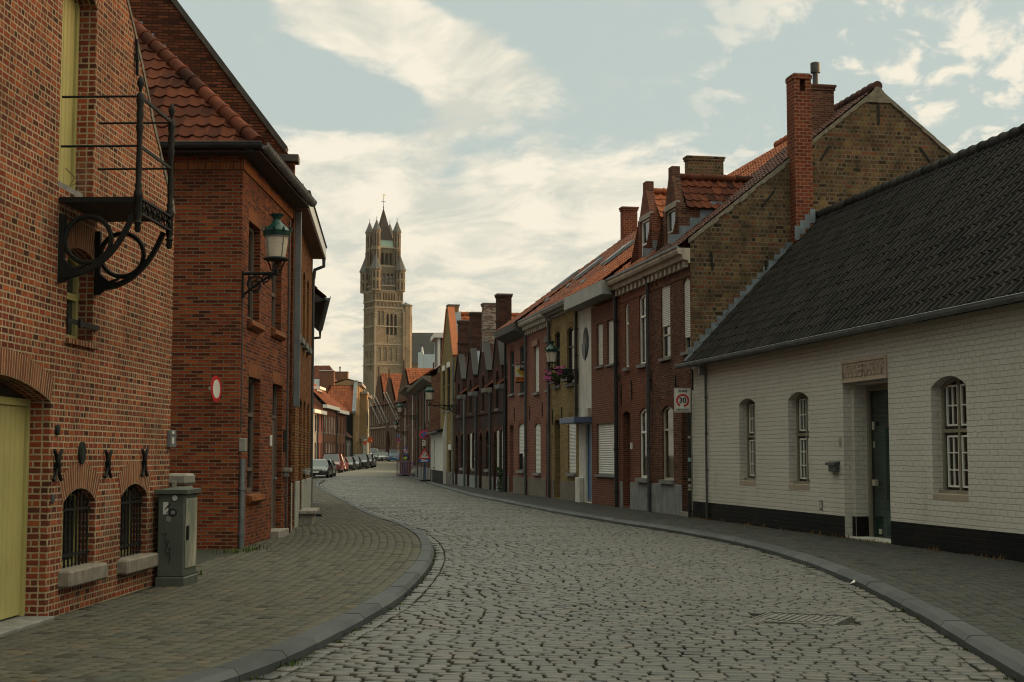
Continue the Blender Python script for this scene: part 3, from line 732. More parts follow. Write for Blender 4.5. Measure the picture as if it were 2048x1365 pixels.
# ---- white cottage -------------------------------------------------------
wz = R.px(1700, 672)[1]                      # eave height on the wall
wr = R.pxx(1634, 437, 0.0); WRY, WRZ = wr[0], wr[1]
WX1 = 33.0
wc = R.thing('white_cottage', 'long low white painted brick cottage with black base and charcoal tiled roof', 'house')
o1 = op(R, 1479, 1511, 797, 963, .13); o2 = op(R, 1577, 1618, 784, 970, .15); o3 = op(R, 1864, 1934, 752, 990, .17)
for o in (o1, o2, o3): o['yr'] = .26; o['sold'] = False
dx0, dx1, dz0, dz1 = R.rect(1688, 1779, 762, 1079); dz0 = .03
od = opx(dx0, dx1, dz0, dz1, 0, yr=.16, sold=False)
PH = .42
walls(wc, 0.012, WX1, -.1, wz, 2*WRY, [o1, o2, o3, od], [M_WHT, M_WHT], (WRY, WRZ-.1))
plinth(wc, split(.02, WX1, [(dx0-.01, dx1+.01)]), PH, M_BLK, .012)
MUN = [(.13,.46,.58,.93,2,2),(.54,.87,.58,.93,2,2),(.13,.46,.06,.50,2,3),(.54,.87,.06,.50,2,3)]
def wwin(o, cur):
    w = win(wc, o, M_FRO, pane=M_CLR, mull=(.5,), trans=(.54,), t=.07, bt=.06, munt=(M_FRW, MUN), curtain=cur)
    s = MB(); s.cbox(o['x0']-.03, o['x1']+.0, -.004, .27, o['z0']-.11, o['z0']+.012, .01); s.build('sill', paint('terracotta_sill', (.33,.27,.21), .8, .12), w)
    s = MB(); s.box(o['x0']+.01, o['x1']-.01, .10, .2, o['z0']+.012, o['z0']+.07); s.build('sill_board', M_FRO, w)
wwin(o1, [(M_CUD,.05,.95,.0,1)]); wwin(o2, [(M_CUD,.05,.95,0,1)]); wwin(o3, [(M_CUD,.05,.6,.0,.98),(M_YBL,.62,.97,.28,.52),(M_CUD,.6,.97,.54,.98),(M_CUD,.6,.97,0,.25)])
# doorway: rebated jamb, glazed door set deep, panel with lettering above
jb = MB(); xr = dx0+.15
holed(jb, [(dx0,dz0),(dx1,dz0),(dx1,dz1),(dx0,dz1)], [[(xr,dz0+.001),(dx1-.02,dz0+.001),(dx1-.02,dz1-.05),(xr,dz1-.05)]], lambda x, z: (x, .16, z))
reveal(jb, [(xr,dz0+.001),(dx1-.02,dz0+.001),(dx1-.02,dz1-.05),(xr,dz1-.05)], .16, .52)
jb.build('door_jamb', M_WHT, wc)
jp = MB(); jp.box(dx0+.004, xr-.004, .148, .158, -.05, PH); jp.box(xr+.002, xr+.012, .165, .5, -.05, PH); jp.build('jamb_base', M_BLK, wc)
dm = MB(); a, b = xr+.01, dx1-.03; dm.box(a, a+.09, .42, .52, dz0, dz1-.06); dm.box(b-.09, b, .42, .52, dz0, dz1-.06); dm.box(a+.09, b-.09, .421, .519, dz1-.16, dz1-.06)
dmo = dm.build('door_frame', M_FRO, wc)
M_DGL = glass('door_glass_dark', (.012,.02,.018), .06)
g = MB(); g.box(a+.09, b-.09, .47, .49, dz0, dz1-.16); do = g.build('door', M_DGL, wc)
g = MB(); g.box(a+.30, b-.10, .44, .456, dz0+.05, 2.18); g.build('glass_leaf', glass('door_glass_green', (.016,.032,.028), .05), do)
h = MB(); h.cbox(a+.30, a+.44, .36, .44, 1.02, 1.14, .008); h.cbox(a+.26, a+.34, .40, .44, 2.1, 2.26, .008); h.cbox(a+.2, a+.25, .455, .47, 1.75, 1.88, .005); h.cbox(a+.46, a+.55, .41, .44, .1, .2, .006); h.build('handle', M_FRB, do)
th = MB(); th.cbox(dx0+.02, dx1-.005, .02, .5, -.06, .028, .01); th.build('threshold', M_STO, wc)
px0, px1, pz0, pz1 = R.rect(1686, 1775, 717, 762)
M_PLQ = paint('plaque_terracotta', (.42,.34,.27), .85, .1, bmp=.2)
pl = MB(); pl.box(px0, px1, -.012, .0, dz1+.005, pz1); e = .05
pl.box(px0, px1, -.04, -.012, dz1+.005, dz1+.055); pl.box(px0, px1, -.04, -.012, pz1-.05, pz1); pl.box(px0, px0+.045, -.041, -.012, dz1+.055, pz1-.05); pl.box(px1-.045, px1, -.041, -.012, dz1+.055, pz1-.05)
plo = pl.build('inscription_panel', M_PLQ, wc)
zc = (dz1+.055+pz1-.05)/2
text(plo, 'inscription', 'HUIS BURGEMEESTER PIERRE VIOLINE', .36, M_PLQ, Matrix.Translation(((px0+px1)/2, -.02, zc)) @ FRONT, px1-px0-.14, .014, .006)
# small fittings on the wall
def wbox(par, F, u0, u1, v0, v1, d, mat, name, c=.004):
    x0, x1, z0, z1 = F.rect(u0, u1, v0, v1); b = MB(); b.cbox(x0, x1, -d, -.001, z0, z1, min(c, abs(x1-x0)/3)); return b.build(name, mat, par)
lb = wbox(wc, R, 1665, 1679, 928, 944, .09, M_PIP, 'letter_box'); x0, x1, z0, z1 = R.rect(1662, 1680, 925, 929); b = MB(); b.prism([(x0,-.13,z0-.02),(x0,-.001,z0+.01),(x0,-.001,z1+.02),(x0,-.13,z1-.01)], (x1-x0,0,0)); b.build('flap', M_PIP, lb)
dsign = wbox(wc, R, 1678, 1683, 872, 894, .012, M_FRB, 'door_number_plate'); x0, x1, z0, z1 = R.rect(1678, 1683, 880, 892)
text(dsign, 'number', '15', .11, M_FRK, Matrix.Translation(((x0+x1)/2, -.014, (z0+z1)/2)) @ FRONT, None, .001)
x0, x1, z0, z1 = R.rect(1639.5, 1646, 1001, 1020); b = MB(); b.cbox(x0, x1, -.012, -.001, z0, z1, .004)
vg = b.build('vent_grille', M_STO, wc); b = MB()
for i in range(5): b.box(x0+.04, x1-.04, -.02, -.012, z0+.03+i*(z1-z0-.06)/5, z0+.03+(i+.55)*(z1-z0-.06)/5)
b.build('slat', M_SHW, vg)
# roof
rt = main_roof(wc, .03, WX1, wz+.06, WRY, WRZ, M_TIG, .22, 'roll', .25, .35, amp=.05, seed=5)
ridge_tiles(rt, (.02,WRY,WRZ+.02), (WX1,WRY,WRZ+.02), M_TIG, .15, .42)
gutter(wc, (-.25,-.31,wz+.04), (WX1,-.31,wz+.04), (0,-1,0), .085, M_ZNC, brackets=.62)
xp = X(1416, 880); dp = downpipe(wc, xp, 0, wz-.25, -.05, .028, M_PIP, n=4); b = MB(); b.cbox(xp-.16, xp-.03, -.2, -.01, wz-.28, wz-.06, .01); b.build('hopper', M_ZNC, dp)
fl = MB(); n = 22                           # stepped lead where the roof meets the gable
for i in range(n):
    f0, f1 = i/n, (i+1)/n; y0, y1 = -.1+(WRY+.0)*f0, -.1+(WRY)*f1; za = wz+.12+(WRZ-wz-.12)*((y0+.22)/(WRY+.22)); zb = wz+.12+(WRZ-wz-.12)*((y1+.22)/(WRY+.22))
    fl.prism([(.006,y0,za-.02),(.006,y1+.02,zb-.02),(.006,y1+.02,zb+.10),(.006,y0,zb+.10)], (.012,0,0))
fl.build('flashing', M_LEAD, wc)
fl = MB(); fl.bar((.06,-.2,wz+.15),(.06,WRY,WRZ+.07),.09,.05); fl.build('lead_gutter', M_LEAD, wc)

# ---- dark brick house with the yellow gable ------------------------------
XA = X(1302); RY, RZ = R.pxx(1755, 176, 0.0); EZ = R.px(1350, 509)[1]    # ridge and cornice top
slope = (RZ-EZ)/(RY+.32)
dh = R.thing('gable_house', 'dark red brick terraced house with a bare yellow brick side gable and tall red chimney', 'house')
q = [op(R, 1322, 1340.5, 564, 716, .12), op(R, 1366.5, 1380.5, 556, 704, .12), op(R, 1324, 1347, 812, 961, .13), op(R, 1364, 1385, 800, 1030, 0)]
q[3] = opx(q[3]['x0'], q[3]['x1'], .12, q[3]['z1'], 0, yr=.3)
for o in q[:3]: o['yr'] = .13
EW = EZ-.42
walls(dh, XA, 0, -.1, EW, 10, q, [M_DRK, M_DRKs], None, yr=.13, sides=(False, False), back=False)
gb = MB(); P = [(0.0,-.1),(2*RY,-.1),(2*RY,EZ+slope*.32-.04),(RY,RZ-.04),(0.0,EZ+slope*.32-.04)]
gb.poly([(-.003,y,z) for y, z in P], 0, [(y+.1,z) for y, z in P]); gb.poly([(XA+.004,y,z) for y, z in P], 0, [(y,z) for y, z in P]); gb.build('gable_wall', M_GAB, dh)
plinth(dh, split(XA+.02, -.01, [(q[3]['x0'], q[3]['x1'])]), .82, M_STU)
w = win(dh, q[0], M_FRB, mull=(), trans=(.3,), blind=(.6, M_SHW), sill=(.07,.08,.06,M_STO)); w = win(dh, q[1], M_FRB, blind=(.82, M_SHW), sill=(.07,.08,.06,M_STO))
win(dh, q[2], M_FRB, pane=M_CLR, trans=(.68,), t=.07, sill=(.09,.1,.08,M_STO), curtain=[(M_CUR,.05,.95,.02,.98)])
door(dh, q[3]['x0'], q[3]['x1'], .12, q[3]['z1'], 0, .3, M_FRB, panels=2, transom=.18, threshold=(.05,.14))
cornice(dh, XA, -.002, EW, paint('cornice_stone', (.40,.34,.27), .8, .15, dirt=((.12,.10,.08),.7)), .36, .40, .42)
bd = MB(); bd.box(XA+.01, -.01, -.02, -.001, EW-.34, EW-.22); bd.build('string_course', M_DRK, dh)
mr = main_roof(dh, XA, -.02, EZ, RY, RZ, M_TIP, .32, 'pan', .23, .32, seed=7)
ridge_tiles(mr, (XA,RY,RZ+.05), (0.02,RY,RZ+.05), M_TIP, .15, .4)
vg = MB()                                   # mortar edge under the verge tiles, lumpy
for i in range(26):
    for sgn in (0, 1):
        f0, f1 = i/26, (i+1)/26
        y0, y1 = (-.05+(RY+.05)*f0, -.05+(RY+.05)*f1); z0_, z1_ = EZ-.02+slope*y0, EZ-.02+slope*y1
        if sgn: y0, y1 = 2*RY-y0, 2*RY-y1
        t_ = .07+.05*random.random(); vg.prism([(-.02,y0,z0_+.285),(-.02,y1,z1_+.285),(-.02,y1,z1_+.25-t_),(-.02,y0,z0_+.25-t_*random.uniform(.6,1.2))], (.045+.02*random.random(),0,0))
vg.prism([(.02,RY-.42,RZ-.42),(.02,RY+.42,RZ-.42),(.02,RY+.06,RZ+.02),(.02,RY-.06,RZ+.02)], (.02,0,0))
vg.build('verge_mortar', M_ROUGHM, dh)
for u0, v0, u1, v1 in ((1659,292,1641,321),(1839,295,1862,327),(1756,178,1757,250),(1548,383,1524,413),(1422,505,1425,540),(1532,521,1531,541)):
    y0, z0_ = R.pxx(u0, v0, 0); y1, z1_ = R.pxx(u1, v1, 0); ti = MB(); ti.bar((.02,y0,z0_),(.02,y1,z1_),.05,.03, up=(1,0,0)); ti.build('wall_anchor', M_IRN, dh)   # iron ties on the gable
cy0 = R.pxx(1590, 300, .38)[0]; cy1 = R.pxx(1624.5, 300, .38)[0]; cz = R.pxx(1600, 146, .38)[1]
chb = MB(); chb.box(-.16, .38, cy0, cy1, 5.2, cz-.5)
a_ = .1
for ya_, yb_ in ((cy0, cy0+.17), (cy1-.17, cy1)): chb.box(-.16, .38, ya_, yb_, cz-.5, cz-.16)
chb.box(-.18, .40, cy0-.02, cy1+.02, cz-.16, cz-.04, 0); chb.box(-.15, .37, cy0+.01, cy1-.01, cz-.04, cz, 1)
cho = chb.build('chimney', [M_CHR, M_CON], dh); cho['label'] = 'tall slim red brick chimney running up the gable wall'
stp = MB()
for i in range(4):
    y = cy0-.05+i*(cy1-cy0+.1)/4; z = wz+.2+(WRZ-wz)*((y+.3)/(WRY+.22)); stp.box(.385, .395, y, y+(cy1-cy0+.1)/4, z-.1, z+.28)
stp.build('flashing', M_LEAD, cho)
def on_ridge(u0, u1, v, y): return sorted((R.px(u0, v, y)[0], R.px(u1, v, y)[0]))
def ridge_stack(par, u0, u1, vt, mat, y0, y1, **k):
    ym = y0; a = R.px(u1, vt, ym)[0]; zt = R.px((u0+u1)/2, vt, ym)[1]; return a, zt
# stack behind the tall chimney, on the ridge, with its metal flue
y0c, zt = R.pxx(1647, 170, XA+1.9); c2 = chimney(dh, XA+1.4, XA+1.9, R.pxx(1625,200,XA+1.9)[0]-.1, R.pxx(1668,200,XA+1.9)[0], RZ-2.2, zt, M_DRK, M_DRK, pot=None)
fp = MB(); yv, zv = R.pxx(1631, 168, XA+1.65); fp.lathe([(.085,-.4),(.085,.32),(.14,.32),(.14,.6),(.12,.62)], (XA+1.65, yv, zv), 14); fp.build('flue_pipe', M_PIP, c2, auto=40)

def dormer(par, xc, w, y0, zb, ze, zr, mat, matS, tmat, fm, tw=.23, th=.33, apron=M_LEAD, slope=slope, ez=EZ, head=True, chm=None):
    """gabled brick dormer whose ridge runs back into the main roof"""
    mr_y = lambda z: (z-ez)/slope-.32
    d = MB(); a, b = xc-w/2, xc+w/2
    o = opx(a+.28, b-.28, zb+.18, ze+.05, 0, yr=.12)
    ol = [(a,zb),(b,zb),(b,ze+.12),(b-.16,ze+.12),(xc+.17,zr+.05),(xc+.17,zr+.34),(xc-.17,zr+.34),(xc-.17,zr+.05),(a+.16,ze+.12),(a,ze+.12)]
    holed(d, ol, [o['ring']], lambda x, z: (x, y0, z)); 
    rr_ = MB(); reveal(rr_, o['ring'], y0, y0+.12); d.merge(rr_)
    k = len(ol)
    for i in range(k):
        p, r_ = ol[i], ol[(i+1) % k]; d.poly([(p[0],y0,p[1]),(r_[0],y0,r_[1]),(r_[0],y0+.24,r_[1]),(p[0],y0+.24,p[1])])
    d.poly([(p[0], y0+.24, p[1]) for p in ol][::-1])
    for x in (a+.01, b-.01): d.poly([(x,y0,zb-.6),(x,y0,ze),(x,mr_y(ze)+.5,ze),(x,mr_y(zb)-.2,zb-.6)])
    dm = d.build('dormer', [mat], par)
    l = MB(); l.box(o['x0']-.1, o['x1']+.1, y0-.012, y0+.11, o['z1'], o['z1']+.16); l.build('lintel', paint('lintel_concrete', (.26,.235,.2), .8, .2), dm)
    wn = window(dm, o['x0'], o['x1'], o['z0'], o['z1'], 0, y0+.12, fm, trans=(.35,), t=.06, sill=None)
    ss = MB(); ss.box(a-.04, b+.04, y0-.09, y0+.1, zb, zb+.14); ss.build('sill', M_STO, dm)
    L = mr_y(zr)+.6-y0-.2
    for sg in (-1, 1):
        sl = math.hypot(w/2+.12, zr-ze)
        tile_roof(dm, 'dormer_roof', (xc+sg*(w/2+.12), y0+.22, ze-.05), (0,1,0), (-sg*(w/2+.12),0,zr-ze+.05), L, sl, tw, th, tmat, seed=int(xc*10)+sg, amp=.045)
    ridge_tiles(dm, (xc,y0+.22,zr+.06), (xc,y0+.22+L,zr+.06), tmat, .11, .36)
    f = MB()
    for i in range(5):                      # stepped lead along the cheek nearest the camera
        z0_ = zb+.1+i*.24; y = mr_y(z0_)
        f.box(b-.004, b+.012, y-.22, y+.14, z0_-.06, z0_+.22)
    f.build('flashing', apron, dm); return dm
# dormer A: front seen at u 1325-1357
def dpos(uL, uR, v, y0): return (R.px(uL, v, y0)[0], R.px(uR, v, y0)[0])
a, b = dpos(1326, 1356.5, 430, .25); zr_ = R.px(1350, 352, .25)[1]; ze_ = R.px(1356, 414, .25)[1]; zb_ = R.px(1340, 500, .25)[1]
dormer(dh, (a+b)/2, b-a, .25, zb_, ze_, zr_, M_DRK, M_DRKs, M_TIL, M_FRB)
# broad stack behind that dormer
yq = RY-.2; a = R.px(1376, 330, yq)[0]; zt = R.px(1411, 313, yq)[1]; xq = R.px(1411, 330, yq)[0]
yy0 = R.pxx(1376, 330, xq)[0]; yy1 = R.pxx(1447, 330, xq)[0]
chimney(dh, xq-.4, xq, yy0, yy1, RZ-2, zt, M_GAB, M_GAB)
downpipe(dh, X(1302)+.02, 0, EW+.0, -.09, .05, M_PIP, n=5, top=[(X(1302)+.02,-.2,EW+.12)])
for u, v in ((1303,762),(1352,770),(1386,760)): x_, z_ = R.px(u, v); anchor(dh, x_, z_, .55)

# ---- red brick house with white windows ----------------------------------
XB = X(1237)
rh = R.thing('brick_house', 'bright red brick terraced house with tall white window frames and grey base', 'house')
q = [op(R, 1250, 1257.5, 606, 736, .10), op(R, 1278, 1293.5, 588, 729, .11), op(R, 1246, 1261, 823, 1016, .12), op(R, 1279, 1299, 817, 957, .13)]
for o in (q[0], q[1], q[3]): o['yr'] = .12
q[2] = opx(q[2]['x0'], q[2]['x1'], .04, q[2]['z1'], .1, yr=.42)
walls(rh, XB, XA, -.1, EW, 10, q, [M_RED, M_REDs], (RY, RZ-.1), yr=.12)
plinth(rh, split(XB+.15, XA-.02, [(q[2]['x0'], q[2]['x1'])]), .8, M_STU)
for o in (q[0], q[1]): win(rh, o, M_FRW, trans=(.68,), t=.07, sill=(.09,.1,.07,M_STO), pane=M_CLR, curtain=[(M_CUR,.05,.95,.02,.95)])
win(rh, q[3], M_FRW, trans=(.66,), t=.075, sill=(.12,.12,.1,M_STO), pane=M_CLR, curtain=[(M_CUR,.05,.95,.02,.95)])
door(rh, q[2]['x0'], q[2]['x1'], .04, q[2]['z1'], .1, .42, M_DKD, transom=.16)
cornice(rh, XB, XA-.002, EW, _M['cornice_stone'], .36, .40, .42)
b = MB(); b.box(XB+.16, XA-.01, -.02, -.001, EW-.34, EW-.22); b.build('string_course', M_RED, rh)
mr = main_roof(rh, XB, XA-.01, EZ, RY, RZ-.05, M_TIO, .32, 'pan', .23, .32, seed=8)
ridge_tiles(mr, (XB,RY,RZ), (XA-.02,RY,RZ), M_TIO, .14, .4)
a, b = dpos(1276, 1307, 480, .2); b = a+1.5; zr_ = R.px(1292, 385, .2)[1]; ze_ = R.px(1300, 437, .2)[1]; zb_ = R.px(1285, 528, .2)[1]
dormer(rh, (a+b)/2, b-a, .2, zb_, ze_, zr_, M_RED, M_REDs, M_TIO, M_FRW)
xq = R.px(1260, 440, RY)[0]; chimney(rh, xq-.45, xq, R.pxx(1246,440,xq)[0], R.pxx(1275,440,xq)[0], RZ-2, R.pxx(1260,414,xq)[1], M_CHR, M_CHR)
downpipe(rh, XB+.06, 0, EW, -.1, .065, M_FRK, n=5, top=[(XB+.06,-.22,EW+.1)])
for u, v in ((1243,790),(1264,782)): x_, z_ = R.px(u, v); anchor(rh, x_, z_, .6)
b = MB(); x_, z_ = R.px(1241, 756); b.tube([(x_+.1+.09*math.cos(t*.6),-.04-.004*t,z_+.09*math.sin(t*.6)) for t in range(22)], .012, 6); b.build('cable_coil', M_IRN, rh)
wbox(rh, R, 1263.5, 1266, 886, 899, .05, M_SHW, 'door_bell_panel')

# ---- smooth brown house with the white entrance strip --------------------
XC0 = X(1157.5); XC1 = X(1183)
mh = R.thing('modern_house', 'smooth brown brick infill house with white rendered entrance strip and oval window', 'house')
q = [op(R, 1193, 1205.5, 647, 733, 0), op(R, 1213.5, 1227.5, 640, 729, 0), op(R, 1193, 1230, 847, 951, 0)]
for o in q: o['yr'] = .16; o['sold'] = False
walls(mh, XC1, XB, -.1, EZ-.55, 9, q, [M_MOD, M_MOD], None, yr=.16)
for o in q: win(mh, o, M_BLU, blind=(1.0, M_SHW, .075 if o is q[2] else .055), sill=(.06,.06,.05,M_STO), t=.05)
# white strip
x0, x1, z0, z1 = R.rect(1177, 1184, 846, 1000); ov0 = R.px(1165.3, 686)[0]; ov1 = R.px(1177.7, 686)[0]; zz0 = R.px(1171, 718)[1]; zz1 = R.px(1171, 655)[1]
zcan = R.px(1170, 842)[1]; orr = dict(ring=oval((ov0+ov1)/2, (zz0+zz1)/2, (ov1-ov0)/2, (zz1-zz0)/2), x0=ov0, x1=ov1, z1=zz1, rise=0, yr=.22, sold=False)
ent = opx(X(1171, 900), XC1-.03, .02, zcan-.12, 0, yr=.16, sold=False)
walls(mh, XC0, XC1, -.1, EZ-.45, 9, [orr, ent], [M_REN, M_REN], None, name='entrance_strip', yr=.2)
g = MB(); rg = oval((ov0+ov1)/2, (zz0+zz1)/2, (ov1-ov0)/2-.003, (zz1-zz0)/2-.003); ri = oval((ov0+ov1)/2, (zz0+zz1)/2, (ov1-ov0)/2-.07, (zz1-zz0)/2-.07)
for i in range(len(rg)): j = (i+1) % len(rg); g.poly([(rg[i][0],.15,rg[i][1]),(rg[j][0],.15,rg[j][1]),(ri[j][0],.15,ri[j][1]),(ri[i][0],.15,ri[i][1])])
g.box(ov0+.04, ov1-.04, .145, .2, (zz0+zz1)/2-.04, (zz0+zz1)/2+.04); owin = g.build('window', M_BLU, mh); owin['label'] = 'tall oval window with a blue frame'
g = MB(); g.poly([(p[0], .19, p[1]) for p in ri]); g.build('pane', glass('blue_glass', (.03,.06,.12), .08), owin)
g = MB(); rh_ = [p for p in oval((ov0+ov1)/2, (zz0+zz1)/2, (ov1-ov0)/2+.03, (zz1-zz0)/2+.05) if p[1] < (zz0+zz1)/2+.02 and p[0] < (ov0+ov1)/2+.1]
if len(rh_) > 3: g.prism([(p[0], -.035, p[1]) for p in rh_]+[((ov0+ov1)/2+.1,-.035,(zz0+zz1)/2)], (0,.03,0)); g.build('oval_trim', M_PIP, owin)
cn = MB(); cn.cbox(XC0-.35, XC1+.04, -.62, -.004, zcan-.09, zcan+.11, .012); cn.build('canopy', paint('canopy_blue', (.085,.11,.19), .5, .1, bmp=0), mh)
door(mh, ent['x0'], ent['x1'], .1, zcan-.14, 0, .15, M_BLU, panels=2, transom=0, threshold=(-.1,.12))
b = MB(); b.cbox(XC0+.05, XC0+.72, -.16, -.002, -.1, .85, .02); b.cbox(XC1-.5, XC1-.05, -.12, -.002, zcan+.12, zcan+.42, .01, 1); b.build('entrance_block', [M_REN, M_FRB], mh)
fa = MB(); fa.box(XC0-.02, XB-.02, -.52, .05, EZ-.42, EZ+.02); fa.build('fascia', paint('fascia_grey', (.27,.27,.255), .6, .12, bmp=0), mh)
main_roof(mh, XC0, XB-.01, EZ+.03, RY, RZ-.05, M_TIO, .45, 'pan', .23, .32, seed=9)
downpipe(mh, XC0+.02, zcan+.1, EZ-.45, -.1, .055, M_FRK, n=4)

# ---- yellow brick house --------------------------------------------------
XD = X(1102)
yh = R.thing('yellow_house', 'narrow yellow brick terraced house with pink geraniums at its upper windows', 'house')
q = [op(R, 1110, 1120, 664, 772, .1), op(R, 1134, 1147, 655, 768, .1), op(R, 1109, 1120.5, 840, 998, .1), op(R, 1136, 1152, 836, 947, .12)]
q[2] = opx(q[2]['x0'], q[2]['x1'], .03, q[2]['z1'], .1, yr=.3)
walls(yh, XD, XC0, -.1, EZ-.3, 9, q, [M_YEL, M_YELs], (RY, RZ-.2), yr=.13)
for o in q[:2]: win(yh, o, M_FRK, trans=(.66,), mull=(), sill=(.1,.1,.07,M_STO))
win(yh, q[3], M_FRW, blind=(1, M_SHW), sill=(.1,.1,.08,M_STO)); door(yh, q[2]['x0'], q[2]['x1'], .03, q[2]['z1'], .1, .3, M_FRK, transom=.18)
plinth(yh, split(XD+.12, XC0-.1, [(q[2]['x0'], q[2]['x1'])]), .68, M_STB)
cornice(yh, XD, XC0, EZ-.3, paint('cornice_grey', (.22,.21,.19), .7, .15, dirt=((.1,.09,.08),.5)), .38, .28, None)
main_roof(yh, XD, XC0-.01, EZ, RY, RZ-.1, M_TIX, .32, 'pan', .23, .32, seed=10)
for u, v in ((1106,835),(1124,830),(1153,832)): x_, z_ = R.px(u, v); anchor(yh, x_, z_, .6)
# ---- pink brick houses ---------------------------------------------------
XE = X(1055); ph = R.thing('pink_house', 'pinkish red brick terraced house with pale dentil cornice and closed white roller shutters', 'house')
q = [op(R, 1069, 1078, 692, 786, 0), op(R, 1093.5, 1100, 684, 780, 0), op(R, 1069, 1081, 847, 947, .12), op(R, 1092.5, 1099.5, 845, 996, .1)]
q[3] = opx(q[3]['x0'], q[3]['x1'], .03, q[3]['z1'], .1, yr=.32)
walls(ph, XE, XD, -.1, EZ-.45, 9, q, [M_PNK, M_PNKs], (RY, RZ-.2), yr=.13)
for i, o in enumerate(q[:3]): win(ph, o, M_FRW if i else M_FRB, blind=((1, .66, 1)[i], M_SHW), sill=(.1,.09,.07,M_STO))
for o in q[:2]:
    b = MB(); b.cbox(o['x0']-.08, o['x1']+.08, -.1, -.002, o['z1']-.02, o['z1']+.22, .01); b.build('shutter_box', paint('shutter_box_orange', (.22,.10,.055), .7, .2) if o is q[0] else M_STB, ph)
door(ph, q[3]['x0'], q[3]['x1'], .03, q[3]['z1'], .1, .32, M_FRK, transom=.15); plinth(ph, split(XE+.12, XD-.1, [(q[3]['x0'], q[3]['x1'])]), .72, M_STB)
cornice(ph, XE, XD, EZ-.45, paint('cornice_pale', (.42,.37,.32), .8, .15, dirt=((.16,.13,.11),.6)), .4, .42, .4)
main_roof(ph, XE, XD-.01, EZ, RY, RZ-.1, M_TIX, .32, 'pan', .23, .32, seed=11)
downpipe(ph, XD+.03, 0, EZ-.4, -.1, .055, M_PIP, n=5); downpipe(ph, XE+.05, 0, EZ-.4, -.1, .055, M_PIP, n=5)
for u, v in ((1060,826),(1085,820)): x_, z_ = R.px(u, v); anchor(ph, x_, z_, .6)
XF = X(1014.5); lh = R.thing('pink_house', 'pinkish red brick terraced house with teal window frames and a dark box gutter', 'house')
q = [op(R, 1020, 1028, 701, 789, .1), op(R, 1040, 1048, 692, 787, .1), op(R, 1036.5, 1050, 848, 942, .12), op(R, 1019, 1027, 850, 987, .1)]
q[3] = opx(q[3]['x0'], q[3]['x1'], .03, q[3]['z1'], .1, yr=.3)
walls(lh, XF, XE, -.1, EZ-.55, 9, q, [M_PNK, M_PNKs], (RY, RZ-.3), yr=.13)
for o in q[:2]: win(lh, o, M_FRT, trans=(.66,), sill=(.1,.09,.07,M_STO))
win(lh, q[2], M_FRK, blind=(.64, M_SHW, .06), sill=(.1,.09,.07,M_STO)); door(lh, q[3]['x0'], q[3]['x1'], .03, q[3]['z1'], .1, .3, M_DKD, transom=.15)
plinth(lh, split(XF+.12, XE-.1, [(q[3]['x0'], q[3]['x1'])]), .72, M_STB)
b = MB(); b.prism([(XF-.1,-.55,EZ-.3),(XF-.1,-.02,EZ-.55),(XF-.1,-.02,EZ),(XF-.1,-.6,EZ)], (XE-XF,0,0)); b.build('box_gutter', paint('gutter_board_dark', (.075,.068,.06), .7, .25, bmp=.2), lh)
main_roof(lh, XF, XE-.01, EZ, RY, RZ-.2, M_TIX, .5, 'pan', .23, .32, seed=12)
downpipe(lh, XF+.02, 0, EZ-.5, -.1, .055, M_FRK, n=5)
for u, v in ((1029,830),): x_, z_ = R.px(u, v); anchor(lh, x_, z_, .6)
for hh, xa, xb in ((mh, XC0, XB), (yh, XD, XC0), (ph, XE, XD), (lh, XF, XE)):      # roof windows and lead patches
    sk = MB(); xm = (xa+xb)/2; zf = lambda y: EZ+.06+(RZ-.1-EZ)*((y+.4)/(RY+.4))
    sk.prism([(xm-.4,1.6,zf(1.6)),(xm+.4,1.6,zf(1.6)),(xm+.4,2.6,zf(2.6)),(xm-.4,2.6,zf(2.6))], (0,-.02,.12)); sk.build('roof_window', M_ZNC, hh)
    for i in range(4):
        lp = MB(); x_ = xa+(xb-xa)*random.random(); y_ = random.uniform(.3, 3.8); lp.prism([(x_-.2,y_,zf(y_)),(x_+.2,y_,zf(y_)),(x_+.2,y_+.14,zf(y_+.14)),(x_-.2,y_+.14,zf(y_+.14))], (0,-.01,.05)); lp.build('lead_patch', M_LEAD, hh)

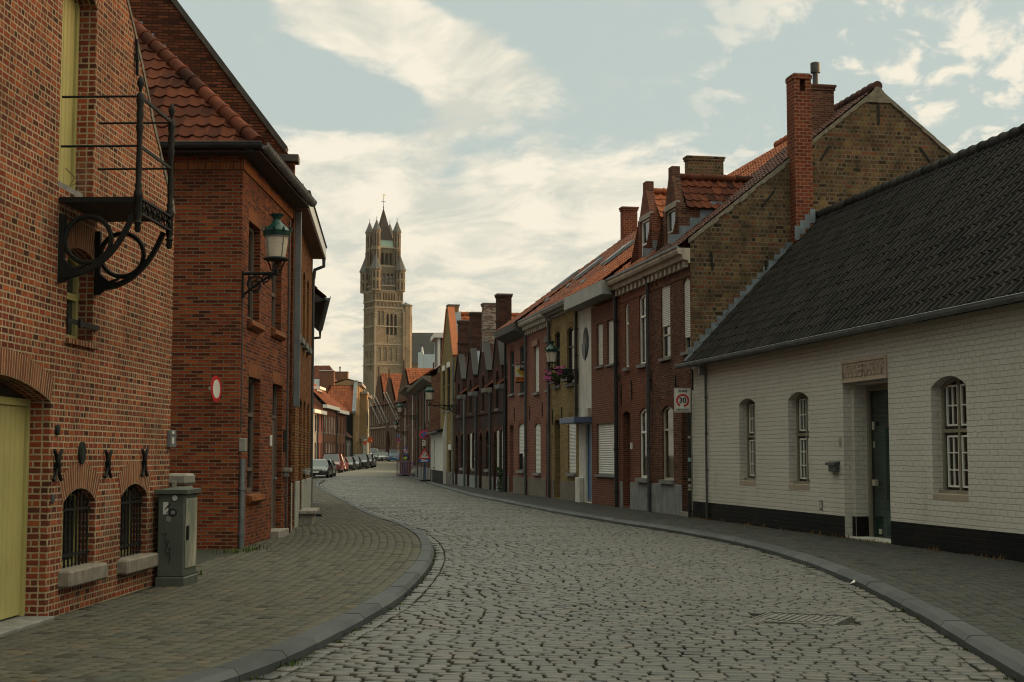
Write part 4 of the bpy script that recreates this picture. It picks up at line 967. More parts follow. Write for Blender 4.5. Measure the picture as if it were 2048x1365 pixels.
# ---- four soot-black almshouses with wall dormers and chimneys -----------
BX = [X(909), X(932.5), X(956), X(984.5), X(1012.5)]
bl_lab = ['soot dark brick almshouse next to the yellow gable house, with the lowest chimney', 'soot dark brick almshouse whose wall dormer has a pale zinc clad slope',
          'soot dark brick almshouse with the red and white patched chimney', 'soot dark brick almshouse next to the pink houses, with white louvred shutters']
bz = R.px(985, 775)[1]; tops = (644, 628, 611, 591)
for i in range(4):
    x0, x1 = BX[i], BX[i+1]; w = x1-x0
    h = R.thing('almshouse', bl_lab[i], 'house', group='soot dark almshouses in a row')
    dw = .62*w; da, db = x0+.06*w, x0+.06*w+dw; xc = (da+db)/2; cu = (917,941,968,996)[i]
    zt = R.px((932,956,981,1013)[i], tops[i], .5)[1]; zap = zt-2.05
    q = [opx(x0+.10*w, x0+.32*w, .05, 2.75, .35, pointed=True, yr=.3), opx(x0+.56*w, x0+.80*w, .95, 2.8, .35, pointed=True, yr=.15),
         opx(xc-.38, xc+.38, bz-1.05, bz+.75, .4, pointed=True, yr=.15)]
    ol = [(x0+.004,-.1),(x1-.004,-.1),(x1-.004,bz),(db,bz),(db,bz+.9),(xc+.3,zap),(xc-.3,zap),(da,bz+.9),(da,bz),(x0+.004,bz)]
    walls(h, x0, x1, -.1, bz, 8, q, [M_BLD, M_DRKs], (4.2, bz+3.4), outline=ol, yr=.15, sold=.2)
    door(h, q[0]['x0'], q[0]['x1'], .05, 2.75, .35, .3, M_FRK, transom=.1)
    wn = win(h, q[1], M_FRK, trans=(.6,), mull=(.5,), sill=(.08,.12,.06,M_STO)); win(h, q[2], M_FRK, mull=(.5,), trans=(.5,), sill=(.06,.1,.06,M_STO))
    if i in (1, 3):                         # open shutters
        for sg in (-1, 1):
            s_ = MB(); a = q[1]['x0']-.36 if sg < 0 else q[1]['x1']+.02; pts = arch(a, a+.34, .95, 2.8-.05, .12, 6); s_.prism([(p[0],-.05,p[1]) for p in pts], (0,.03,0))
            if i == 3:
                for k in range(30): s_.box(a+.03, a+.31, -.07, -.05, 1.0+k*.058, 1.03+k*.058)
            else:
                for z in (1.4, 2.3): s_.box(a+.02, a+.32, -.065, -.05, z, z+.08)
            s_.build('shutter', M_SHW, h)
    # frieze between the storeys: flat dark panels paint the shade of small recesses
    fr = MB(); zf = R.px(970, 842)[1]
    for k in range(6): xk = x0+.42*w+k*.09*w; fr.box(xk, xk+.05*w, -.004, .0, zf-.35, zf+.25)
    fr.build('frieze', paint('recess_shade_paint', (.012,.009,.008), .9, .2, bmp=0), h)
    b = MB(); b.box(x0+.01, x1-.01, -.06, -.001, zf+.32, zf+.45); b.build('string_course', M_BLD, h)
    plinth(h, split(x0+.1, x1-.02, [(q[0]['x0'], q[0]['x1'])]), .62, M_STB if i == 2 else M_STU)
    rf = tile_roof(h, 'roof', (db+.02,-.2,bz+.02), (1,0,0), (0,4.4,3.4), x1-db-.02, math.hypot(4.4,3.4), .23, .33, M_TIL, seed=30+i)
    tile_roof(rf, 'upper_slope', (x0,1.3,bz+.02+1.5*3.4/4.4), (1,0,0), (0,4.4,3.4), db-x0, math.hypot(2.9,2.24), .23, .33, M_TIL, seed=36+i)
    bb = MB(); bb.poly([(x0,4.2,bz+3.4),(x1,4.2,bz+3.4),(x1,8.2,bz),(x0,8.2,bz)]); bb.build('rear_slope', M_TIP, rf)
    dd = MB(); L = 2.6                     # the wall dormer's cheeks and slopes
    for x in (da, db): dd.poly([(x,0,bz-.05),(x,0,bz+.9),(x,L,bz+.9),(x,L,bz-.05)])
    dd.poly([(da,L,bz-.05),(da,L,bz+.9),(db,L,bz+.9),(db,L,bz-.05)])
    dmo = dd.build('wall_dormer', M_BLD, h)
    sm = (M_BLD, M_LEAD, M_BLD, M_BLD)[i]
    for sg, xe in ((-1, da), (1, db)):
        s_ = MB(); s_.prism([(xe+sg*.06,.18,bz+.86),(xe+sg*.06,L+1.2,bz+.86),(xc+sg*.28,L+1.2,zap+.06),(xc+sg*.28,.18,zap+.06)], (-sg*.05,0,-.06)); s_.build('dormer_slope', sm if sg > 0 else M_BLD, dmo)
        cp = MB(); cp.prism([(xe+sg*.05,-.06,bz+.84),(xe+sg*.05,.26,bz+.84),(xc+sg*.3,.26,zap+.1),(xc+sg*.3,-.06,zap+.1)], (sg*.02,0,.07)); cp.build('coping', M_FRK, dmo)
    chimney(h, xc-.3, xc+.3, .0-.02, .62, zap-.35, zt, (M_BLD, M_BLD, M_PAT, M_BLD)[i], M_STB, mid=zap+.75)
    # dark box gutter on the low eave and its downpipe
    gt = MB(); gt.prism([(db+.02,-.34,bz-.02),(db+.02,-.3,bz-.2),(db+.02,-.02,bz-.28),(db+.02,-.02,bz),], (x1-db-.04,0,0)); gt.build('box_gutter', M_STO if i != 2 else M_SIL, h)
    downpipe(h, x1-.06, 0, bz-.2, -.1, .055, (M_ZNC, M_PIP, M_PIP, M_FRK)[i] if i != 3 else M_FRK, n=4)
# ---- yellow gable-fronted house ------------------------------------------
XG = X(881); xg1 = BX[0]-.01
gh = R.thing('yellow_gable_house', 'tall yellow brick house with street gable, orange tiled roof and gable top chimney', 'house')
gze = R.px(905, 716)[1]; gzr = R.px(908, 621)[1]; xm = (XG+xg1)/2
q = [op(R, 885, 889.5, 742, 822, 0), op(R, 894, 900, 735, 822, 0), op(R, 885, 890, 900, 968, 0), op(R, 897, 902, 900, 950, 0)]
for o in q: o['yr'] = .15; o['sold'] = False
q[2] = opx(q[2]['x0'], q[2]['x1'], .05, 2.4, .3, yr=.2)
walls(gh, XG, xg1, -.1, gze, 16, q, [M_YEL, M_YELs], None, outline=[(XG+.004,-.1),(xg1-.004,-.1),(xg1-.004,gze),(xg1-.5,gze),(xm+.35,gzr+.15),(xm-.35,gzr+.15),(XG+.5,gze),(XG+.004,gze)], yr=.15)
for o in q[:2]+q[3:]:
    win(gh, o, M_FRK, trans=(.6,), sill=(.05,.1,.05,M_STO)); b = MB(); b.box(o['x0']-.08, o['x1']+.08, -.02, -.001, o['z1'], o['z1']+.3); b.build('lintel', M_SHW, gh)
door(gh, q[2]['x0'], q[2]['x1'], .05, 2.4, .3, .2, M_DKD, transom=0)
plinth(gh, split(XG+.02, xg1-.02, [(q[2]['x0'], q[2]['x1'])]), .7, M_STB)
sl = math.hypot(xg1-xm, gzr-gze)
rf = tile_roof(gh, 'roof', (xg1,.3,gze), (0,1,0), (xm-xg1,0,gzr-gze), 15, sl, .34, .38, M_TIO, seed=40, amp=.05)
rf2 = MB(); rf2.poly([(XG,.3,gze),(XG,15.3,gze),(xm,15.3,gzr),(xm,.3,gzr)]); rf2.build('far_slope', M_TIO, rf)
ridge_tiles(rf, (xm,.3,gzr+.05), (xm,15.3,gzr+.05), M_TIO, .14, .42)
vv = MB(); 
for sg, xe in ((1, xg1), (-1, XG)): vv.prism([(xe-sg*.45,-.05,gze+.03),(xe-sg*.45,.34,gze+.03),(xm+sg*.3,.34,gzr+.3),(xm+sg*.3,-.05,gzr+.3)], (sg*.1,0,.12))
vv.build('verge', paint('verge_orange', (.42,.13,.05), .7, .12), gh)
fl = MB(); fl.prism([(xg1-.3,.36,gze+.12),(xg1-.3,.7,gze+.12),(xm+.3,.7,gzr+.12),(xm+.3,.36,gzr+.12)], (.02,0,.03)); fl.build('flashing', M_LEAD, gh)
chimney(gh, xm-.34, xm+.34, .02, .6, gzr, R.px(908, 601)[1], M_YEL, M_STB)
downpipe(gh, xg1-.08, 0, gze-.1, -.08, .05, M_ZNC, n=5)

# ---- farther right-hand houses, where the street swings a little ---------
F2o = gnd(886, 968); F2v = (gnd(886, 968) - gnd(829, 953)).normalized(); F2a = math.atan2(F2v.y, F2v.x)
F2 = Facade(F2o, F2a)
X2 = lambda u, v=850: F2.px(u, v)[0]
wx0 = X2(861.5, 900)
ws = F2.thing('white_house', 'small low white painted house with black base and a leaning white gable parapet', 'house')
sz = F2.px(874, 866)[1]
q = [opx(wx0+.9, wx0+1.7, .05, 2.0, .25, yr=.2, sold=False), opx(wx0+3.0, wx0+3.9, .9, 2.5, 0, yr=.12, sold=False)]
walls(ws, wx0, 0, -.1, sz, 6, q, [M_REN, M_REN], (3.0, sz+1.2)); plinth(ws, split(wx0+.02, -.02, [(q[0]['x0'], q[0]['x1'])]), .72, M_BLK, .015)
door(ws, q[0]['x0'], q[0]['x1'], .05, 2.0, .25, .2, M_FRW, transom=0); win(ws, q[1], M_FRW, trans=(.6,), sill=(.06,.08,.05,M_STO))
main_roof(ws, wx0, -.36, sz+.02, 3.0, sz+1.3, M_SLA, .3, 'flat', .25, .25, seed=50)
pp = MB(); pp.prism([(-.34,-.04,sz-.3),(-.34,.5,sz+3.0),(-.34,.64,sz+3.0),(-.34,.62,sz-.3)], (.3,0,0)); pp.build('parapet', M_REN, ws)
gutter(ws, (wx0,-.34,sz), (-.35,-.34,sz), (0,-1,0), .07)
bx0 = X2(828); bx1 = wx0-.02
bh = F2.thing('brown_house', 'dark brown brick house with box cornice and white dormer beyond the small white house', 'house')
be = F2.px(846, 770)[1]; q = []
for k in range(5):
    f = (k+.6)/5.2; x = bx0+(bx1-bx0)*f; q.append(opx(x-.45, x+.45, be-3.0, be-.9, .1, yr=.12)); q.append(opx(x-.45, x+.45, .9 if k % 2 else .06, 2.9, .1, yr=.14))
walls(bh, bx0, bx1, -.1, be, 8.5, q, [M_DRK, M_DRKs], (4.2, be+3.2), yr=.12)
for k, o in enumerate(q):
    if o['z0'] < .1: door(bh, o['x0'], o['x1'], o['z0'], o['z1'], .1, .14, M_DKD, transom=.2)
    else: win(bh, o, M_FRB if k > 5 else M_FRK, trans=(.65,), sill=(.08,.1,.06,M_STO), blind=(.9, M_SHW) if k in (6, 8) else None)
b = MB(); b.prism([(bx0,-.55,be-.02),(bx0,-.05,be-.3),(bx0,-.001,be-.3),(bx0,-.001,be+.15),(bx0,-.6,be+.15)], (bx1-bx0+.15,0,0)); b.build('box_gutter', M_STB, bh)
main_roof(bh, bx0, bx1+.08, be+.1, 4.2, be+3.3, M_TIO, .4, 'pan', .24, .34, seed=52)
plinth(bh, split(bx0, bx1, [(o['x0'], o['x1']) for o in q if o['z0'] < .1]), .8, M_STO)
for k in (.33, .72): downpipe(bh, bx0+(bx1-bx0)*k, 0, be-.2, -.09, .05, M_PIP)
dmr = MB(); y0, y1 = .5, 4.6; xa, xb = bx1-3.6, bx1-.4; zb, zt = be+.3, be+2.7
dmr.box(xa, xb, y0, y1, zb, zt-.02, 1); dmr.box(xa-.25, xb+.25, y0-.3, y1+.2, zt-.02, zt+.28, 0); dmr.box(xa-.03, xa+.25, y0-.04, y0+.1, zb, zt-.02, 0); dmr.box(xb-.25, xb+.03, y0-.04, y0+.12, zb, zt-.02, 0); dmr.box(xa+.25, xb-.25, y0-.02, y0+.05, zb, zb+.5, 0)
dro = dmr.build('dormer', [M_SHW, M_SLA], bh); window(dro, xa+.3, xb-.3, zb+.5, zt-.05, 0, y0+.06, M_FRW, mull=(.5,))
kx0 = X2(800); kx1 = bx0-.05; mid = (kx0+kx1)/2
for (xa, xb, dz, mt, lab, tm) in ((mid+.03, kx1, .2, M_DRK, 'red brown brick house with a projecting dark eave beyond the dormered house', M_TIP), (kx0, mid-.03, -.8, M_NEO, 'lower brown brick house at the far bend of the pavement', M_TIL)):
    h = F2.thing('brick_house', lab, 'house', z=.25); e = be+dz; q = []
    for k in range(3):
        x = xa+(xb-xa)*(k+.5)/3; q += [opx(x-.5, x+.5, e-2.9, e-.9, .1, yr=.12), opx(x-.5, x+.5, .9 if k != 1 else .05, 2.9, .1, yr=.14)]
    walls(h, xa, xb, -.4, e, 9, q, [mt, M_DRKs], (4.5, e+3.2), yr=.12)
    for o in q:
        if o['z0'] < .1: door(h, o['x0'], o['x1'], o['z0'], o['z1'], .1, .14, M_DKD)
        else: win(h, o, M_FRB, trans=(.65,), sill=(.08,.1,.06,M_STO))
    b = MB(); b.prism([(xa,-.7,e-.02),(xa,-.05,e-.3),(xa,-.001,e-.3),(xa,-.001,e+.1),(xa,-.75,e+.12)], (xb-xa,0,0)); b.build('box_gutter', M_STB, h)
    main_roof(h, xa, xb, e+.1, 4.5, e+3.3, tm, .4, 'pan', .24, .34, seed=int(dz*10)+60); downpipe(h, xb-.1, 0, e-.2, -.09, .05, M_SHW)
# ---------------------------------------------------------------- left-hand side
def vp_ang(u): d = ray(u, 912); return math.atan2(d.y, d.x)
L = Facade(gnd(91, 1239), vp_ang(1130))
XL = lambda u, v=900: L.px(u, v)[0]
L2o = gnd(474, 1099); L2 = Facade(L2o, vp_ang(1050))
F3 = Facade(gnd(575, 1066), vp_ang(778))
def left_limit(x, y):
    if y < 19.2: return (L.I @ Vector((x, y, 0))).y < .02
    if y < 23.9: return (L.I @ Vector((x, y, 0))).y < .35
    if y < 29.5: return (L2.I @ Vector((x, y, 0))).y < .03
    return (F3.I @ Vector((x, y, 0))).y < 4
gcell(pave(KL+KL_far[1:4], 1, 'pavement_left', M_SET, 6.2, left_limit, ymax=100))
yd = MB(); a = L.world(XL(348), .3, 0); yd.poly([(-9,17,PAV-.03),(a.x+.15,17,PAV-.03),(L2o.x+.1,24.3,PAV-.03),(-9,24.3,PAV-.03)])
tag(yd.build('yard_ground', joint_mat('leaf_litter', (.12,.065,.03), (.075,.05,.028), (.05,.05,.02))), kind='structure')

# ---- the gabled brick warehouse ------------------------------------------
wh = L.thing('brick_warehouse', 'old red brick gabled warehouse with olive yellow doors and an iron balcony', 'warehouse')
edge = [L.px(u, v) for u, v in ((349,428),(346,405),(331,345),(316.5,283.5),(300,206),(286,136),(270,62),(255,0))]
xk, zk = edge[0]; (xa, za), (xb, zb) = edge[-1], edge[-3]; s_ = (za-zb)/(xa-xb); xap = xa-2.6; zap = za+s_*(xap-xa)
xw0 = xap*2-xk
gx1 = XL(96.5, 1000); gzs = L.px(97, 803)[1]
garage = opx(gx1-2.75, gx1, .02, gzs+.2, .2, yr=.24, sh=.25)
bx0, bx1 = XL(120.5, 200), XL(190, 200); bzb = L.px(155, 394)[1]; bzt = L.px(187, 14)[1]+.18
bal = opx(bx0, bx1, bzb, bzt, .16, yr=.24, sh=.28)
lw = op(L, 134, 187.5, 497, 683, .08, yr=.24, sh=.27)
c1 = op(L, 124.5, 190, 977, 1134, .14, yr=.26, sh=.27); c2 = op(L, 241, 294, 968, 1113, .14, yr=.26, sh=.27)
ol = [(xw0,-.1),(xk,-.1)]+edge+[(xap+.2,zap),(xap-.2,zap)]+[(2*xap-x, z) for x, z in edge[::-1]]
walls(wh, xw0, xk, -.1, zk, 13, [garage, bal, lw, c1, c2], [M_ORB, M_ORBs], None, outline=ol, yr=.24, ze_back=zk)
eg = MB()                                    # worn mortar along the gable edge and the corner
for (x0, z0), (x1, z1) in zip(edge, edge[1:]):
    n = max(1, int(math.hypot(x1-x0, z1-z0)/.16))
    for i in range(n):
        f0, f1 = i/n, (i+1)/n; p = (x0+(x1-x0)*f0, z0+(z1-z0)*f0); r_ = (x0+(x1-x0)*f1, z0+(z1-z0)*f1); w = .05+.05*random.random()
        eg.prism([(p[0]-w,-.012,p[1]),(p[0]+.012,-.012,p[1]),(r_[0]+.012,-.012,r_[1]),(r_[0]-w*1.2,-.012,r_[1])], (0,.3,0))
eg.build('gable_edge', M_ROUGHM, wh)
rf = MB(); 
for sg in (1, -1):
    xe = xk+.05 if sg > 0 else xw0-.05; rf.prism([(xe,.2,zk-.05),(xe,13,zk-.05),(xap,13,zap-.02),(xap,.2,zap-.02)], (0,0,-.1))
rf.build('roof', M_TIL, wh)
def boards(par, x0, x1, z0, z1, y, mat, w=.13, name='door', frame=.07, arc=None, lab=None):
    b = MB(); b.box(x0+.004, x0+frame, y-.05, y+.02, z0, z1); b.box(x1-frame, x1-.004, y-.05, y+.02, z0, z1); b.box(x0+frame, x1-frame, y-.049, y+.02, z1-frame, z1)
    n = max(1, round((x1-x0-2*frame)/w)); w = (x1-x0-2*frame)/n
    for i in range(n): a = x0+frame+i*w; b.cbox(a+.006, a+w-.006, y-.024, y+.015, z0+.01, z1-frame, .008)
    o = b.build(name, mat, par)
    if lab: o['label'] = lab
    return o
gd = boards(wh, garage['x0'], garage['x1'], .04, gzs+.02, .25, M_YLW, .125, 'garage_door')
b = MB(); b.box(garage['x0'], garage['x1'], .235, .26, gzs+.02, gzs+.4); b.build('door_head', M_DKD, gd)
b = MB(); b.cbox(garage['x0']-.05, garage['x1']-.01, -.1, .3, -.08, .035, .012); b.build('threshold', M_STO, wh)
bd_ = boards(wh, bx0, bx1, bzb+.02, bzt, .24, M_YLW, .12, 'loading_door'); b = MB(); b.box(bx0+.02, bx1-.25, .02, .2, bzb, bzb+.07); b.build('threshold', M_STO, bd_)
w_ = win(wh, lw, M_YLW, yr=.24, trans=(.5,), t=.08, mull=(), sill=None); b = MB()
for i in range(9): xx = lw['x0']-.03+i*(lw['x1']-lw['x0']+.08)/9; b.cbox(xx, xx+.075, -.05, .2, lw['z0']-.06, lw['z0']+.004, .006)
b.build('sill', M_ORBs, w_)
b = MB(); zz = L.px(165, 650)[1]; b.box(lw['x0']-.03, lw['x1']+.12, -.03, -.012, zz-.025, zz+.025); b.box(lw['x0']+.28, lw['x0']+.36, -.05, -.028, zz-.05, zz+.05); b.build('security_bar', M_IRN, w_)
for c in (c1, c2):
    w_ = window(wh, c['x0'], c['x1'], c['z0'], c['z1'], c['rise'], .26, M_YLW, t=.05, mull=(.5,), pane=M_GLS)
    b = MB(); n = 9
    for i in range(n):
        xx = c['x0']+.05+i*(c['x1']-c['x0']-.1)/(n-1); zt = c['z1']-c['rise']+.06; b.tube([(xx,.07,c['z0']-.0),(xx,.07,zt)], .011, 6); b.lathe([(.0,0),(.018,-.02),(.018,-.05),(0.004,-.09)], (xx,.07,zt+.09), 6)
    for z in (c['z0']+.13, c['z1']-c['rise']-.08): b.box(c['x0'], c['x1'], .055, .085, z-.014, z+.014)
    b.build('window_grate', M_IRN, w_)
    b = MB(); b.cbox(c['x0']-.09, c['x1']+.09, -.13, .2, c['z0']-.17, c['z0']+.004, .022); s = b.build('sill', paint('sill_old_stone', (.19,.165,.135), .9, .3, bmp=.7, nscale=9, dirt=((.12,.1,.08), .5)), w_)
def xanchor(par, u, v0, v1):                # curled X-shaped wall tie
    x, z0 = L.px(u, v1); z1 = L.px(u, v0)[1]; zc = (z0+z1)/2; h = (z1-z0)/2; b = MB()
    for sg in (-1, 1): b.tube([(x+sg*(.022+.085*(abs(t)**2.4)), -.03, zc+h*t) for t in np.linspace(-1, 1, 13)], [.019]*13, 6)
    for sz in (-1, 1): b.box(x-.04, x+.04, -.05, -.01, zc-.025, zc+.025)
    return b.build('wall_anchor', M_IRN, par)
for u, v0, v1 in ((109,901,961),(210.5,902,955),(284,900,952)): xanchor(wh, u, v0, v1)
tx, tz0 = L.px(270, 152); tz1 = L.px(264, 75)[1]; b = MB(); b.bar((tx,-.03,tz0),(tx-.06,-.03,tz1),.04,.03,up=(0,1,0)); b.box(tx-.06, tx, -.05, -.01, (tz0+tz1)/2-.04, (tz0+tz1)/2+.04); b.build('wall_anchor', M_IRN, wh)
def plaque(u0, u1, v0, v1, name):
    x0, x1, z0, z1 = L.rect(u0, u1, v0, v1); b = MB(); rg = oval((x0+x1)/2, (z0+z1)/2, (x1-x0)/2, (z1-z0)/2, 24); b.prism([(p[0],-.025,p[1]) for p in rg], (0,.024,0)); r2 = oval((x0+x1)/2, (z0+z1)/2, (x1-x0)*.36, (z1-z0)*.36, 20)
    b.prism([(p[0],-.032,p[1]) for p in r2], (0,.008,0)); return b.build(name, paint('bronze_dark', (.022,.03,.024), .5, .5, .4, bmp=.5, nscale=30), wh)
plaque(155.5, 168, 884, 929, 'oval_plaque'); plaque(109, 115.5, 850, 871, 'oval_plaque')
ic = wbox(wh, L, 334, 345, 861, 895, .05, M_ZNC, 'intercom'); x0, x1, z0, z1 = L.rect(335.5, 343.5, 864, 891); b = MB(); b.box(x0+.02, x0+(x1-x0)*.55, -.056, -.05, z0+.18, z1-.03); b.box(x0+.02, x0+(x1-x0)*.55, -.056, -.05, z0+.02, z0+.1); b.build('panel', M_SHW, ic)
wbox(wh, L, 101, 106.5, 989, 1006, .02, M_PIP, 'door_bell')
# iron balcony: platform, lattice fascia, turned posts, rails, scrolled brackets
ba = L.thing('balcony', None, None); 
def sub(name, mb, parent, mat=M_IRN, **k): o = mb.build(name, mat, parent, **k); return o
ba.parent = wh; ba.location = (0,0,0); ba.rotation_euler = (0,0,0)
pa, pb = XL(118.5, 394), None; pz = L.px(118, 395)[1]
o_ = L.I @ CAM; r_ = L.I.to_3x3() @ ray(281, 396); t_ = (pz-o_.z)/r_.z; P1 = o_+r_*t_
r_ = L.I.to_3x3() @ ray(349, 433); t_ = (pz-o_.z)/r_.z; P2 = o_+r_*t_
out = -P1.y; xe = P2.x; xs = pa
print('balcony', out, xs, xe, pz, P1, P2)
out = min(max(out, .6), 1.1); xe = max(min(xe, xs+1.7), xs+.9)
b = MB(); 
for i in range(9): y = -out+.03+i*(out-.04)/9; b.box(xs+.02, xe-.02, y+.004, y+(out-.04)/9-.004, pz-.05, pz-.015)
sub('platform', b, ba, paint('old_boards', (.05,.035,.025), .8, .3, bmp=.4))
b = MB(); fh = .17
for x in (xs, xe): b.box(x-.018, x+.018, -out, 0, pz-.055, pz)
b.box(xs-.018, xe+.018, -out-.018, -out+.018, pz-.02, pz+.002); b.box(xs-.018, xe+.018, -out-.018, -out+.018, pz-fh-.002, pz-fh+.02)
n = 6
for i in range(n):
    a, c = xs+(xe-xs)*i/n, xs+(xe-xs)*(i+1)/n
    b.bar((a,-out,pz-fh+.01),(c,-out,pz-.01),.014,.012,up=(0,1,0)); b.bar((a,-out,pz-.01),(c,-out,pz-fh+.01),.014,.012,up=(0,1,0)); b.lathe([(.0,-.0),(.028,0),(.028,-.02),(0.001,-.025)], ((a+c)/2,-out-.005,pz-fh/2), 6, axis='y')
sub('fascia', b, ba)
pt = L.px(118, 186)[1]; pm = L.px(118, 291)[1]
for x in (xs+.01, xe-.01):
    H = pt-pz; b = MB(); pr = [(.02,-.36),(.035,-.33),(.03,-.28),(.045,-.26),(.03,-.24),(.04,-.2),(.04,-.02),(.05,0),(.045,.05),(.032,.08),(.04,.12),(.028,.15),(.034,.3),(.026,H*.5),(.03,H*.62),(.042,H*.68),(.03,H*.72),(.04,H*.8),(.03,H*.86),(.042,H*.93),(.036,H),(.012,H+.02),(.016,H+.05),(.04,H+.11),(.03,H+.15),(.008,H+.19)]
    b.lathe(pr, (x,-out+.01,pz), 12); sub('post', b, ba, auto=50)
b = MB()
for z in (pt-.02, pm): 
    for x in (xs+.01, xe-.01): b.tube([(x,-out,z),(x,0,z)], .012, 6)
    b.box(xs, xe, -out-.003, -out+.018, z-.016, z+.016)
sub('railing', b, ba)
for x in (xs+.03, xe-.03):                  # brackets: upright, sweeping brace and a ring
    b = MB(); bz = pz-fh; hb = L.px(122, 568)[1]-bz; th_ = .03
    b.box(x-.03, x+.03, -.06, -.002, bz+hb, bz)
    k = 16; path = []
    for i in range(k+1):
        t = i/k; path.append(Vector((x, -(.03+(out-.10)*t), bz+hb+.07+(-hb-.08)*(t**2.1*.75+.25*t**6))))
    for p, q_ in zip(path, path[1:]): b.bar(p, q_, .045, .085 if p.y > -.5*out else .06, up=(1,0,0))
    b.prism([(x-.022,-.05,bz+hb),(x-.022,-.05,bz+hb+.24),(x-.022,-.16,bz+hb+.15),(x-.022,-.3,bz+hb+.2),(x-.022,-.16,bz+hb+.09)], (.044,0,0))
    rr_ = min(out*.34, -hb*.34); c = Vector((x, -.06-rr_, bz-rr_-.02)); ring = [c+Vector((0, rr_*math.cos(a), rr_*math.sin(a))) for a in np.linspace(0, 2*PI, 25)[:-1]]
    b.tube(ring, .026, 6, closed=True); sub('bracket', b, ba)
ba['category'] = ''; del ba['category']
b = MB(); b.tube([(xs+.1,-.02,pz+.32),(xs+.3,-.05,pz+.26),(xs+.2,-.03,pz+.15),(xs+.35,-.06,pz+.22),(xs+.5,-.02,pz+.18)], .004, 4); sub('wire', b, ba)

# ---- utility cabinet and concrete box ------------------------------------
cb = L.I @ gnd(366, 1160, .18); cz0 = 0; cabx = cb.x; caby = cb.y
cw, cd, ch = .62, .33, 1.13
M_CAB = paint('cabinet_green_grey', (.07,.08,.064), .55, .15, bmp=.1, nscale=4, dirt=((.05,.055,.045), .5))
t = L.thing('utility_cabinet', 'green grey metal utility cabinet with torn stickers and scrawls beside warehouse wall', 'cabinet', cabx, caby, .08)
b = MB(); b.cbox(0, cw, .0, cd, .03, ch-.08, .012); b.build('body', M_CAB, t)
b = MB(); b.cbox(-.02, cw+.02, -.02, cd+.02, -.14, .03, .012); b.build('base', M_CAB, t)
b = MB(); b.prism([(-.04,-.04,ch-.08),(cw+.04,-.04,ch-.08),(cw+.04,-.04,ch-.03),(-.04,-.04,ch-.03)], (0,cd+.08,0)); b.add([(-.04,-.04,ch-.03),(cw+.04,-.04,ch-.03),(cw+.04,cd+.04,ch-.03),(-.04,cd+.04,ch-.03),(.12,.16,ch),(cw-.12,.16,ch)], [(0,1,5,4),(1,2,5),(2,3,4,5),(3,0,4)]); b.build('lid', M_CAB, t)
b = MB(); b.cbox(.05, cw-.04, -.012, .0, .13, ch-.14, .005); d = b.build('door', paint('cabinet_door_peeling', (.15,.155,.125), .6, .1, nscale=5, dirt=((.40,.36,.28), 1.0), bmp=.15), t)
b = MB(); b.cbox(.06, .11, -.04, -.012, .48, .66, .01); b.build('handle', M_IRN, d)
st = MB(); mats = [paint('sticker_white', (.5,.49,.46), .6, .1, bmp=0), M_FRK, paint('sticker_grey', (.2,.19,.19), .6, .2, bmp=0)]
def disc(mb, y, z, r, m, x=-.004, n=16): mb.prism([(x, y+r*math.cos(2*PI*i/n), z+r*math.sin(2*PI*i/n)) for i in range(n)], (.004,0,0), m)
disc(st, .12, 1.0, .045, 1, -.0032); disc(st, .12, 1.0, .035, 0, -.005); st.box(-.003, .001, .20, .265, .80, .95, 0); disc(st, .14, .82, .05, 1, -.004); st.box(-.0055, -.004, .115, .165, .80, .845, 2); st.poly([(-.004,.225,.72),(-.004,.17,.70),(-.004,.16,.76),(-.004,.22,.78)], 2)
rs = random.Random(4)
for pts in ([(.24,.86),(.17,.93),(.21,.9),(.16,.86),(.22,.82),(.18,.8)], [(.27,.55),(.21,.57),(.25,.5),(.18,.47),(.22,.40),(.16,.38),(.2,.3),(.15,.25)], [(.24,.48),(.2,.42),(.24,.34),(.17,.33),(.18,.2)]): st.tube([(-.003,y,z) for y, z in pts], .007 if pts[0][1] > .8 else .005, 5, 1)
st.build('sticker', mats, t)
cx = L.I @ gnd(335, 1120); t = L.thing('concrete_box', 'grey lidded concrete meter box standing behind the green cabinet', 'box', cabx+cw+.12, caby+.17, .08)
b = MB(); b.cbox(0, .4, .02, .3, -.14, 1.13, .02); b.build('body', M_CON, t); b = MB(); b.cbox(-.02, .42, .0, .32, 1.145, 1.29, .03); b.build('lid', M_CON, t); b = MB(); b.cbox(-.035, .0, .13, .19, .9, 1.2, .008); b.build('strap', M_CON, t)

# ---- corner house with the hipped roof -----------------------------------
XE2 = L2.px(577, 1000)[0]; ze2 = L2.px(474, 296)[1]
hh = L2.thing('corner_house', 'orange brown brick corner house with hipped red tile roof and taupe windows', 'house')
q = [op(L2, 496.5, 520, 449, 641, 0, sh=.24), op(L2, 543.5, 563, 515, 659, 0, sh=.24), op(L2, 495.7, 519.7, 756, 985, 0, sh=.24), op(L2, 543.5, 563.7, 769, 1062, 0, sh=.24)]
for o in q: o['yr'] = .2
q[3] = opx(q[3]['x0'], q[3]['x1'], .12, q[3]['z1'], 0, yr=.2, sh=.24)
mb = MB(); holed(mb, [(0,-.1),(XE2,-.1),(XE2,ze2),(0,ze2)], [o['ring'] for o in q], lambda x, z: (x,0,z))
for o in q: reveal(mb, o['ring'], 0, .2); soldier(mb, o['x0'], o['x1'], o['z1'], 0, o['sh'], 1)
mb.poly([(0,0,-.1),(0,6,-.1),(0,6,ze2),(0,0,ze2)], 0, [(.05,-.1),(6.05,-.1),(6.05,ze2),(.05,ze2)])
mb.build('wall', [M_ORG, M_ORGs], hh)
